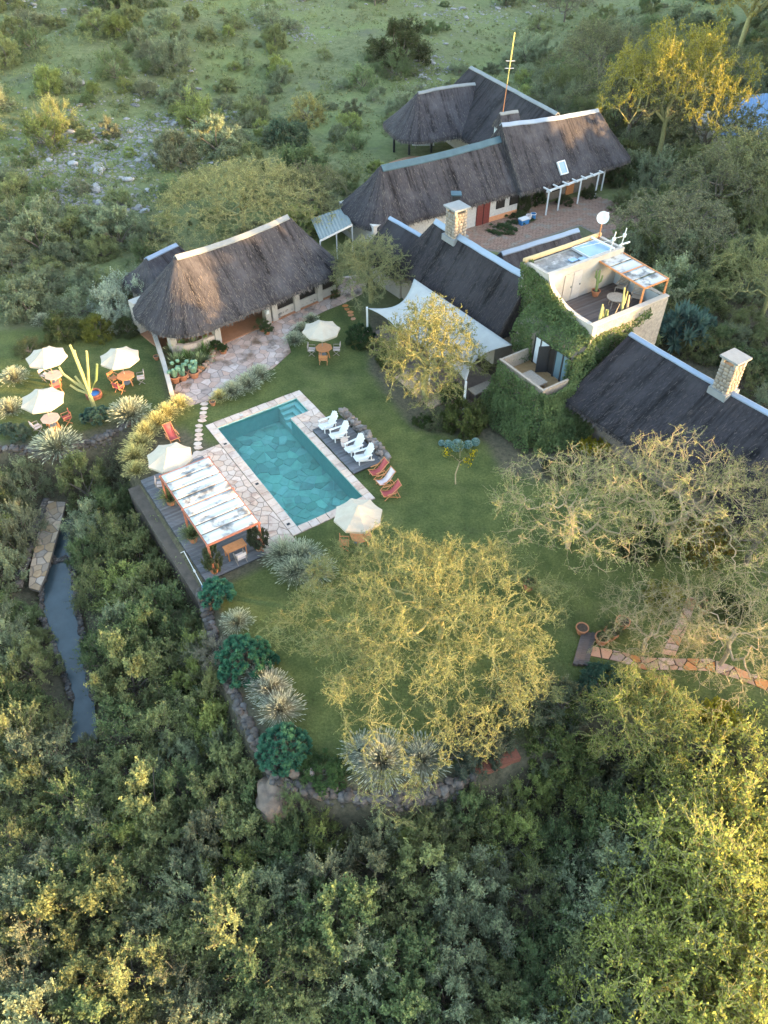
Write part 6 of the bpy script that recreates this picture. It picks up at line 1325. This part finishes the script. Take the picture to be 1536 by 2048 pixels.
def make_chair(cloth, wood, name='folding_chair'):
    """director's folding chair facing +x"""
    root = empty(name); P = [(-.24, -.24, .44), (.24, -.24, .44), (.24, .24, .44), (-.24, .24, .44)]
    MB().add([(x, y, z) for x, y, z in P] + [(x, y, z - .03) for x, y, z in P], [(0, 1, 2, 3), (7, 6, 5, 4), (0, 4, 5, 1), (1, 5, 6, 2), (2, 6, 7, 3), (3, 7, 4, 0)]).build('seat', cloth, root)
    MB().box((-.27, 0, .74), (.015, .27, .12)).build('backrest', cloth, root)
    for s_ in (-1, 1):
        MB().bar((.22, s_ * .27, 0), (-.24, s_ * .27, .44), .035).build('leg', wood, root); MB().bar((-.22, s_ * .27, 0), (.24, s_ * .27, .44), .035).build('leg', wood, root)
        MB().bar((-.27, s_ * .27, .4), (-.29, s_ * .27, .9), .035).build('back_post', wood, root); MB().bar((-.28, s_ * .28, .64), (.24, s_ * .28, .62), .05, .03).build('armrest', wood, root); MB().bar((.22, s_ * .28, .44), (.22, s_ * .28, .62), .03).build('arm_post', wood, root)
    return root
def make_adirondack():
    """low slatted lounge chair facing -x"""
    root = empty('slatted_lounge_chair'); w = M['white_paint']
    for k in range(5): y = -.24 + k * .12; MB().bar((-.50, y, .36), (.18, y, .24), .11, .025).build('seat_slat', w, root)
    for k in range(5):
        y = -.24 + k * .12; h = [.86, .95, 1.0, .95, .86][k]; MB().bar((.14, y, .24), (.14 + .52 * h, y * 1.15, .24 + .86 * h), .115, .025, up=(1, 0, 0)).build('back_slat', w, root)
    for s_ in (-1, 1):
        MB().bar((-.5, s_ * .36, .56), (.42, s_ * .36, .56), .13, .03).build('armrest', w, root); MB().bar((-.46, s_ * .33, 0), (-.46, s_ * .33, .55), .09, .04).build('front_leg', w, root); MB().bar((-.5, s_ * .29, .33), (.6, s_ * .29, .02), .04, .1).build('side_rail', w, root); MB().bar((.36, s_ * .33, .1), (.36, s_ * .33, .55), .07, .04).build('rear_leg', w, root)
    MB().bar((.34, -.34, .52), (.34, .34, .52), .05, .05).build('back_brace', w, root); MB().bar((.5, -.3, .72), (.5, .3, .72), .04, .06).build('back_brace', w, root)
    MB().prism([(-.62, -.28), (-.5, -.28), (-.5, .28), (-.62, .28)], .30, .345).build('front_slat', w, root)
    return root
def make_deckchair(cloth):
    """sling deckchair facing -x"""
    root = empty('deck_chair'); wd = M['orange_timber']; P = []; n = 10; T_ = [(-.55, .38), (-.42, .3), (-.25, .24), (-.08, .24), (.08, .32), (.22, .46), (.34, .62), (.44, .78), (.54, .95)]
    for x, z in T_: P += [(x, -.25, z), (x, .25, z)]
    o = MB().add(P, [(2 * i, 2 * i + 1, 2 * i + 3, 2 * i + 2) for i in range(len(T_) - 1)]).build('sling', cloth, root, smooth=True); o.modifiers.new('cloth', 'SOLIDIFY').thickness = .012
    for s_ in (-1, 1):
        MB().bar((-.5, s_ * .28, .0), (.56, s_ * .28, .97), .035).build('back_rail', wd, root); MB().bar((-.58, s_ * .31, .40), (.5, s_ * .31, .0), .035).build('front_rail', wd, root); MB().bar((.28, s_ * .34, .0), (.1, s_ * .34, .5), .03).build('prop', wd, root); MB().bar((-.35, s_ * .36, .48), (.25, s_ * .36, .50), .06, .03).build('armrest', wd, root)
    for x, z in ((-.57, .4), (.55, .97), (.48, .02)): MB().bar((x, -.32, z), (x, .32, z), .035).build('crossbar', wd, root)
    return root
def make_pot(r=.24, h=.36):
    root = empty('clay_pot'); MB().lathe((0, 0, 0), [(.0, 0), (r * .68, 0), (r, h * .82), (r * 1.12, h * .82), (r * 1.12, h), (r * .95, h), (r * .9, h * .88)], 14).build('pot', M['terracotta'], root, smooth=False); MB().lathe((0, 0, 0), [(r * .93, h * .9), (0, h * .93)], 14).build('soil', M['soil'], root); return root
USED = set()
def put(pr, loc, rz, label, cat, group=None, scale=1.0):
    o = pr if pr.name not in USED else copy_tree(pr); USED.add(pr.name)
    o.location = tuple(float(c) for c in loc); o.rotation_euler = (0, 0, rz); o.scale = (scale,) * 3
    for k in ('label', 'category', 'group'):
        if k in o: del o[k]
    return tag(o, label, cat, group)
umb = make_umbrella(); tabp = make_table(M['table_pink']); tabo = make_table(M['orange_timber'])
ch_red = make_chair(M['red_cloth'], M['orange_timber']); ch_white = make_chair(M['pale_cloth'], M['teak']); ch_or = make_chair(M['orange_timber'], M['orange_timber'])
SETS = [((90, 706), 'cream umbrella at the back left of the tea lawn', tabp, 'pale octagonal table under the back left umbrella', [(ch_red, -70, 'red folding chair beside the back left umbrella table'), (ch_white, 150, 'pale folding chair behind the back left umbrella table')]),
        ((237, 707), 'cream umbrella beside the cottage on the tea lawn', tabo, 'orange timber table under the cottage-side umbrella', [(ch_red, -110, 'red cushioned folding chair in front of orange table'), (ch_white, 15, 'white folding chair right of orange table'), (ch_or, 170, 'orange folding chair left of orange table')]),
        ((82, 791), 'cream umbrella nearest the tea lawn wall', tabp, 'pale table under the umbrella nearest the wall', [(ch_white, -150, 'pale folding chair left of the near tea table'), (ch_or, -60, 'orange folding chair below the near tea table'), (ch_red, 30, 'red folding chair right of the near tea table')]),
        ((642, 652), 'white umbrella standing alone on the main lawn', tabo, 'reddish table under the lone lawn umbrella', [(ch_white, 20, 'pale folding chair right of the lawn table'), (ch_white, 165, 'pale folding chair left of the lawn table'), (ch_or, -90, 'orange folding chair in front of the lawn table')]),
        ((338, 908), 'large cream umbrella over the upper end of the timber deck', tabo, 'orange table under the deck umbrella', [(ch_white, -160, 'pale folding chair at the deck umbrella table'), (ch_or, -60, 'orange folding chair between deck umbrella and pergola')]),
        ((716, 1022), 'cream umbrella at the near corner of the pool', tabo, 'orange table under the poolside umbrella', [(ch_or, 200, 'orange folding chair under the poolside umbrella')])]
Rf = np.random.default_rng(4)
for (px, py), lu, tb_, lt, chs in SETS:
    c = G(px, py, 2.42); z = .08 if px == 338 else 0.0; c[2] = z
    put(umb, c, Rf.uniform(0, .8), lu, 'umbrella', scale=1.0)
    t_off = c + [.0, -.02, 0]; put(tb_, t_off + [.12, -.15, 0], Rf.uniform(0, .7), lt, 'table')
    for pr, a, lb in chs:
        a = RAD(a); q = t_off + np.array([.12 + .95 * math.cos(a), -.15 + .95 * math.sin(a), 0]); put(pr, q, a + pi + Rf.normal(0, .2), lb, 'chair')
ad = make_adirondack(); yaw0 = YAW
for i, (px, py) in enumerate(((672, 829), (694, 847.5), (725, 874), (744, 892))):
    q = UV(G(px, py, 1.02)); c = W(q[0] - .62, q[1], .16); put(ad, c, YAW + Rf.normal(0, .06), ['white slatted lounge chair nearest the pool steps', 'white slatted lounge chair second from the pool steps', 'white slatted lounge chair third from the pool steps', 'white slatted lounge chair nearest the red deckchairs'][i], 'chair')
dk_red, dk_pale = make_deckchair(M['red_cloth']), make_deckchair(M['pale_cloth'])
for pr, px, py, rz, lb in ((dk_red, 757, 938, .5, 'red sling deckchair next to the lounger platform'), (dk_pale, 771, 957, .55, 'pale sling deckchair between two red ones'), (dk_red, 782, 981, .35, 'red sling deckchair farthest down the lawn'), (dk_red, 343, 868, 2.2, 'pink and red deckchair behind the deck umbrella')):
    c = G(px, py, .45); c[2] = 0; put(pr, c, rz, lb, 'deckchair')
# barrel side table between the lounge chairs
bt_ = empty('barrel_table', W(5.9, 4.5, .16), 'small pink round side table between the lounge chairs', 'table'); c = G(689, 885, .4); c[2] = .16; bt_.location = tuple(c)
MB().lathe((0, 0, 0), [(.0, 0), (.2, 0), (.24, .2), (.2, .42)], 14).build('drum', M['pale_cloth'], bt_, world=False); MB().lathe((0, 0, 0), [(.25, .42), (.25, .46), (0, .465)], 14).build('top', M['coping'], bt_, world=False)

# ------------------------------------------------------------------ pergola on the deck
pg_ = empty('deck_pergola', W(-4, 2.4), 'red framed shade pergola with mildewed cream canvas strips', 'pergola')
pu0, pu1, pv0, pv1, pz = -5.5, -2.55, -.75, 5.65, 2.3
for u in (pu0, pu1): MB().bar(W(u, pv0 - .1, pz), W(u, pv1 + .1, pz), .09, .12).build('side_beam', M['red_timber'], pg_)
for v in (pv0, (pv0 + pv1) / 2, pv1):
    MB().bar(W(pu0 - .1, v, pz + .03), W(pu1 + .1, v, pz + .03), .08, .1).build('crossbeam', M['red_timber'], pg_)
    for u in (pu0, pu1): MB().bar(W(u, v, .07), W(u, v, pz - .06), .1).build('post', M['red_timber'], pg_)
for k in range(8):
    va2 = pv0 + (pv1 - pv0) * k / 8 + .05; vb2 = pv0 + (pv1 - pv0) * (k + 1) / 8 - .04; zz = pz + .09
    sag_panel(W(pu0 + .02, va2, zz), W(pu1 - .02, va2, zz), W(pu1 - .02, vb2, zz), W(pu0 + .02, vb2, zz), .07 + .03 * Rf.random(), 'canvas_strip', M['canvas_stained'], pg_, n=10, m2=4)
ds = empty('deck_table', W(-3.9, -.55, .08), 'small orange timber table at the near pergola end', 'table')
dpt = W(-3.9, -.15, .08)
MB().box(dpt + [0, 0, .70], (.6, .3, .03), [UX, VX, (0, 0, 1)]).build('table_top', M['orange_timber'], ds)
for a_ in (-1, 1):
    for b2 in (-1, 1): MB().bar(dpt + UX * a_ * .52 + VX * b2 * .24, dpt + UX * a_ * .52 + VX * b2 * .24 + [0, 0, .68], .06).build('leg', M['orange_timber'], ds)
put(ch_white, W(-3.9, -.75, .08), YAW + pi / 2, 'white folding chair pushed up to the orange deck table', 'chair')

# ------------------------------------------------------------------ pots
def potted(px, py, r, label, key=None, ps=.5, col=(.07, .10, .05), z=None, cactus=0, hh=1.0):
    c = G(px, py, .3); c[2] = gz(c) if z is None else z; root = make_pot(); root.location = tuple(c); root.rotation_euler = (0, 0, Rf.uniform(0, 6)); root.scale = (r / .24,) * 3; tag(root, label, 'plant pot')
    if key:
        o = None
        for part, me in PROTO[key].items():
            o = link('pot_' + ('stems' if part in ('trunk', 'stems') else 'foliage'), me, None, root); o.location = (0, 0, .32); o.scale = (ps * .24 / r, ps * .24 / r, ps * hh * .24 / r); o.color = (*col, 1)
            o['kind'] = 'stuff'
    if cactus:
        m = MB(); k = .24 / r
        for i in range(cactus):
            a = i * 2.1; m.tube([(.05 * math.cos(a), .05 * math.sin(a), .3), (.1 * math.cos(a), .1 * math.sin(a), .55 * k + .2), (.2 * math.cos(a), .2 * math.sin(a), (.7 + .25 * (i % 2)) * k + .2)], [.08, .1, .07], 7)
            m.lathe((.22 * math.cos(a + 1), .22 * math.sin(a + 1), .55 + .12 * i), [(0, 0), (.1, .08), (.1, .16), (0, .22)], 7)
        m.build('cactus', mat('opuntia', (.16, .26, .16), (.11, .19, .11), 5, .7), root, world=False)
    return root
potted(350, 757, .36, 'clay pot with cactus, leftmost beside the herb bed', cactus=3); potted(366, 753, .34, 'clay pot with cactus in the middle of the herb bed row', cactus=4); potted(388, 748, .36, 'clay pot with paddle cactus at the herb bed bend', cactus=4)
potted(432, 694, .26, 'clay pot with leafy plant left of the cottage entrance', 'hedge', .5, (.05, .08, .03)); potted(446, 700, .3, 'larger clay pot in front of cottage entrance', 'hedge', .45, (.05, .075, .03)); potted(524, 655, .28, 'clay pot beside the cottage doorway pillar', 'open0', .6, (.07, .10, .04)); potted(534, 662, .24, 'clay pot on the terrace edge by the planter wall', 'round1', .5, (.06, .09, .04))
potted(425, 803, .2, 'small orange clay pot at the head of stepping stones'); potted(312, 712, .2, 'small clay pot on the grass beside the garden wall')
potted(342, 1003, .26, 'clay pot with strappy plant at the upper pergola post', 'tuft0', .75, (.10, .13, .06), z=.08); potted(386, 1077, .28, 'clay pot with strappy plant at the middle pergola post', 'tuft1', .75, (.10, .13, .06), z=.08)
potted(428, 1138, .28, 'clay pot with tall leafy climber at the near pergola post', 'round2', .55, (.07, .09, .05), z=.08, hh=2.6); potted(518, 1092, .32, 'clay pot with bushy tree at the pool side of pergola', 'dense', .62, (.06, .075, .05), z=.08, hh=2.2)
potted(1245, 1246, .34, 'clay pot on the lower lawn below the bare acacia'); potted(1222, 1268, .36, 'clay pot with sprawling plant beside the wooden steps', 'open1', .6, (.10, .13, .06)); potted(1204, 1278, .34, 'terracotta bowl next to the wooden steps', 'hedge', .3); potted(1323, 1374, .42, 'large empty round clay pot below the terracotta path'); potted(1410, 1215, .34, 'orange clay pot right of the narrow path', 'open2', .5, (.10, .12, .05))
potted(1164, 1258, .3, 'reddish clay pot at the top of the wooden steps')
potted(1058, 1170, .3, 'clay urn half hidden at the golden acacia edge', 'open2', .4)
# tall candelabra cactus on the tea lawn
cb = G(190, 820, 0); cac = empty('candelabra_cactus', cb, 'tall yellow-green candelabra cactus on the tea lawn', 'cactus')
def atY(px, py, Y):
    a, b2 = (px - 768) / FPX, -(py - 1024) / FPX; d = np.array([a, CP + b2 * SP, -SP + b2 * CP]); return d * (Y / d[1]) + np.array([0, 0, CAM_H])
fork = atY(180, 792, cb[1]); MB().tube([cb, (cb + fork) / 2 + [.03, 0, 0], fork], [.15, .14, .14], 9).build('stem', M['cactus_pale'], cac)
for i, pts in enumerate((((176, 780), (158, 735), (140, 690)), ((176, 778), (165, 745), (152, 715), (148, 700)), ((178, 785), (176, 740), (173, 702)), ((180, 785), (192, 760), (194, 728)), ((176, 782), (150, 765), (126, 748), (118, 734)), ((174, 786), (155, 780), (140, 770)), ((172, 780), (160, 765), (150, 752)))):
    dy = Rf.normal(0, .35); L_ = [fork] + [atY(px, py, cb[1] + dy * (j + 1) / len(pts)) for j, (px, py) in enumerate(pts)]; MB().tube(L_, np.linspace(.10, .075, len(L_)), 8).build('arm', M['cactus_pale'] if i < 3 or i > 3 else M['cactus'], cac)
ring = MB(); cr_ = G(188, 790, .1); cr_[2] = 0; ring.lathe(cr_, [(.42, 0), (.55, .0), (.55, .3), (.42, .3), (.42, .12)], 18); ro_ = empty('planter_ring', cr_, 'round dark planter with blue water at the cactus foot', 'planter'); ring.build('ring', M['red_soil'], ro_); MB().lathe(cr_, [(.42, .16), (0, .16)], 18).build('water', M['blue_plastic'], ro_)

# ------------------------------------------------------------------ sculpture balls, small flowering tree
M['teal_wire'] = mat('teal_wire', (.13, .21, .19), (.09, .15, .14), 4, .4)
for i, (px, py, r) in enumerate(((883, 886, .2), (896, 888, .28), (915, 891, .42), (936, 889, .29), (951, 884, .28))):
    c = G(px, py, r); root = empty('wire_sphere', (c[0], c[1], 0), ['smallest teal wire sphere, left end of the row', 'teal wire sphere second from the left end', 'largest teal wire sphere in the middle of row', 'teal wire sphere right of the largest one', 'teal wire sphere at the right end of row'][i], 'sculpture')
    for k in range(7):
        a = pi * k / 7; MB().tube([(r * math.cos(t) * math.cos(a), r * math.cos(t) * math.sin(a), r + r * math.sin(t)) for t in np.linspace(0, 2 * pi, 19)], .011, 4, False).build('hoop', M['teal_wire'], root, world=False)
    for z in (-.7, -.35, 0, .35, .7): q = r * math.sqrt(1 - z * z); MB().tube([(q * math.cos(t), q * math.sin(t), r + r * z) for t in np.linspace(0, 2 * pi, 19)], .011, 4, False).build('hoop', M['teal_wire'], root, world=False)
    gb = MB(); gb.lathe((0, 0, r), [(r * .93 * math.cos(t), r * .93 * math.sin(t)) for t in np.linspace(-pi / 2, pi / 2, 9)], 16)
    if 'sphere_glass' not in M:
        m = bpy.data.materials.new('sphere_glass'); m.use_nodes = True; nt = m.node_tree; nt.nodes.remove(nt.nodes['Principled BSDF']); t1 = nt.nodes.new('ShaderNodeBsdfTransparent'); t1.inputs[0].default_value = (.72, .86, .83, 1); d1 = nt.nodes.new('ShaderNodeBsdfDiffuse'); d1.inputs[0].default_value = (.22, .36, .34, 1); x1 = nt.nodes.new('ShaderNodeMixShader'); x1.inputs[0].default_value = .18
        nt.links.new(t1.outputs[0], x1.inputs[1]); nt.links.new(d1.outputs[0], x1.inputs[2]); nt.links.new(x1.outputs[0], nt.nodes['Material Output'].inputs[0]); M['sphere_glass'] = m
    gb.build('globe', M['sphere_glass'], root, world=False, smooth=True)
ft = G(911, 968, 0); root = empty('flowering_tree', ft, 'slender little tree with yellow flowers on the open lawn', 'tree')
tp = ft + [.15, .1, 1.7]; tk = MB(); tk.tube([ft, ft + [-.06, 0, .8], tp], [.05, .04, .03], 6)
for dx, dy, dz in ((-.7, .2, .5), (.6, .1, .5), (.0, .5, .7), (.3, -.4, .5), (-.3, -.3, .6)): tk.tube([tp, tp + np.array([dx, dy, dz]) * .5 + [0, 0, .05], tp + [dx, dy, dz]], [.025, .02, .01], 5)
tk.build('trunk', M['bark_pink'], root)
Rq = np.random.default_rng(6); CC = np.concatenate([tp + np.array(d) + Rq.normal(0, .2, (150, 3)) for d in ((-.7, .2, .5), (.6, .1, .5), (.0, .5, .7), (.3, -.4, .5), (-.3, -.3, .6))]); lf = leaves_np(CC - ft, Rq.normal(0, 1, CC.shape) + [0, 0, .6], .1, .6, Rq)
o = link('crown', mesh_np('crown', *lf, tint=Rq.random(len(CC))), M['leaf'], root); o.color = (.075, .09, .035, 1); o['kind'] = 'stuff'
CC = np.concatenate([tp + np.array(d) + Rq.normal(0, .14, (40, 3)) for d in ((-.8, .2, .55), (.75, .1, .5), (.35, -.4, .45))]); lf = leaves_np(CC - ft, Rq.normal(0, 1, CC.shape) + [0, 0, .6], .12, .8, Rq); o = link('blossom', mesh_np('blossom', *lf, tint=Rq.random(len(CC))), M['leaf'], root); o.color = (.42, .33, .01, 1); o['kind'] = 'stuff'

# ------------------------------------------------------------------ terrace furniture
tt = empty('terrace_table', W(25.6, 1.25, TZ), 'round grey timber table on the tower terrace', 'table'); tc = G(1233, 594, TZ + .72); tc[2] = TZ; tt.location = tuple(tc)
MB().lathe((0, 0, 0), [(.0, .68), (.62, .68), (.62, .73), (0, .735)], 20).build('table_top', M['teak'], tt, world=False)
for k in range(4): a = pi / 4 + k * pi / 2; MB().bar((.45 * math.cos(a), .45 * math.sin(a), 0), (.4 * math.cos(a), .4 * math.sin(a), .68), .05).build('leg', M['teak'], tt, world=False)
def slat_chair():
    root = empty('slatted_chair'); w = M['teak']
    for k in range(6): MB().bar((-.25 + .1 * k, -.27, .42), (-.25 + .1 * k, .27, .42), .075, .025).build('seat_slat', w, root)
    for k in range(7): MB().bar((-.30 - .03 * k, -.27, .52 + .085 * k), (-.30 - .03 * k, .27, .52 + .085 * k), .02, .055).build('back_slat', w, root)
    for s_ in (-1, 1): MB().bar((.25, s_ * .29, 0), (.25, s_ * .29, .42), .05).build('leg', w, root); MB().bar((-.24, s_ * .29, 0), (-.5, s_ * .29, 1.12), .05).build('leg', w, root); MB().bar((-.3, s_ * .31, .62), (.28, s_ * .31, .62), .06, .03).build('armrest', w, root)
    return root
sc_ = slat_chair(); 
for k, (px, py, lb) in enumerate(((1243, 573, 'slatted timber chair behind the terrace table'), (1273, 592, 'slatted timber chair right of the terrace table'))):
    c = G(px, py, TZ + .45); c[2] = TZ; put(sc_, c, RAD(-125 + 10 * k), lb, 'chair', scale=1.05)
pc_ = potted(1193, 582, .28, 'clay pot with tall green cactus on the tower terrace', z=TZ); pc_.location = tuple(W(25.3, 3.1, TZ))
m = MB(); m.tube([(0, 0, .3), (.02, 0, 1.0), (.03, 0, 1.6)], [.08, .09, .06], 8); m.tube([(.02, 0, .9), (.2, 0, 1.1), (.22, 0, 1.5)], [.06, .06, .05], 7); m.tube([(.02, 0, .8), (-.17, 0, 1.0), (-.2, 0, 1.35)], [.06, .06, .05], 7); m.build('cactus', M['cactus'], pc_, world=False)
for k, (u, h, mtk) in enumerate(((22.25, 1.9, 'cactus_pale'), (22.65, 1.5, 'cactus_pale'), (22.95, 1.4, 'cactus'), (23.35, 1.6, 'bark_pink'), (24.35, 2.3, 'cactus_pale'), (24.75, 1.7, 'bark_pink'))):
    p = W(u, V0 + th + .2, TZ); root = empty('column_cactus', p, ['columnar cactus at the front corner of terrace', 'second columnar cactus along terrace parapet', 'short green columnar cactus along terrace parapet', 'thin pale cactus stem along terrace parapet', 'tallest forked cactus along terrace parapet', 'dry brown cactus stem beside the tallest one'][k], 'cactus'); t = MB(); lean = np.array([Rf.normal(0, .08), Rf.normal(0, .06), 0])
    MB().lathe(p, [(0, 0), (.13, 0), (.16, .22), (.13, .22)], 10).build('pot', M['terracotta'], root); t.tube([p + [0, 0, .15], p + lean + [0, 0, h * .55], p + lean * 2 + [0, 0, h]], [.06, .085, .05] if k not in (3,) else [.03, .03, .02], 7)
    if k in (1, 4): t.tube([p + lean + [0, 0, h * .4], p + lean + [.12, .05, h * .55], p + lean + [.14, .05, h * .9]], [.05, .06, .04], 7)
    t.build('stem', M[mtk], root)

# ------------------------------------------------------------------ courtyard things, steps, gravel
cb_ = empty('cooler_box', G(1045, 446, 0), 'blue cooler box with white lid standing in the courtyard', 'cooler'); c = G(1047, 444, .2); c[2] = .04
MB().box(c + [0, 0, .22], (.45, .28, .22), [UX, VX, (0, 0, 1)]).build('body', M['blue_plastic'], cb_); MB().box(c + [0, 0, .49], (.47, .30, .05), [UX, VX, (0, 0, 1)]).build('lid', M['white_paint'], cb_)
for px, py, mt_, lb in ((1057, 438, M['pale_cloth'], 'pale pink plastic bucket beside the cooler box'), (1066, 435, M['blue_plastic'], 'tall blue plastic drum beside the pink bucket')):
    c = G(px, py, .2); c[2] = .04; r_ = empty('bucket', c, lb, 'bucket'); MB().lathe(c, [(0, 0), (.24, 0), (.27, .55), (.25, .55), (.22, .1), (0, .1)], 14).build('body', mt_, r_); MB().lathe(c, [(.28, .5), (.285, .56), (.24, .56)], 14).build('rim', M['white_paint'], r_)
ws = empty('timber_steps', G(1165, 1300, 0), 'old timber sleeper steps on the lower lawn', 'steps')
for k in range(3):
    off = UX * (.18 * k); a, b2 = G(1168, 1266, .1) + [.26 * k, 0, -.03 * k], G(1150, 1330, .1) + [.26 * k, 0, -.03 * k]; MB().bar(a, b2, .24, .18).build('sleeper', M['plank_brown'], ws)
rg = MB().prism([G(*q)[:2] for q in ((930, 1535), (965, 1520), (1032, 1498), (1042, 1516), (985, 1540), (940, 1552))], -.3, .06); tag(rg.build('red_gravel_bank', M['red_soil']), 'red gravel bank at the end of retaining wall', 'gravel bank')

# ------------------------------------------------------------------ evening haze: one even body of air round the place
hz = MB().add([(x, y, z) for z in (-9.0, 42.0) for y in (-2900, 2900) for x in (-2900, 2900)], [(0, 2, 3, 1), (4, 5, 7, 6), (0, 1, 5, 4), (2, 6, 7, 3), (0, 4, 6, 2), (1, 3, 7, 5)]).build('haze', None)
hm = bpy.data.materials.new('haze'); hm.use_nodes = True; hn = hm.node_tree; hn.nodes.remove(hn.nodes['Principled BSDF'])
pv = hn.nodes.new('ShaderNodeVolumePrincipled'); pv.inputs['Color'].default_value = (.93, .94, .93, 1); pv.inputs['Density'].default_value = HAZE; pv.inputs['Anisotropy'].default_value = .0
hn.links.new(pv.outputs[0], hn.nodes['Material Output'].inputs['Volume']); hz.data.materials.append(hm); tag(hz, kind='stuff')
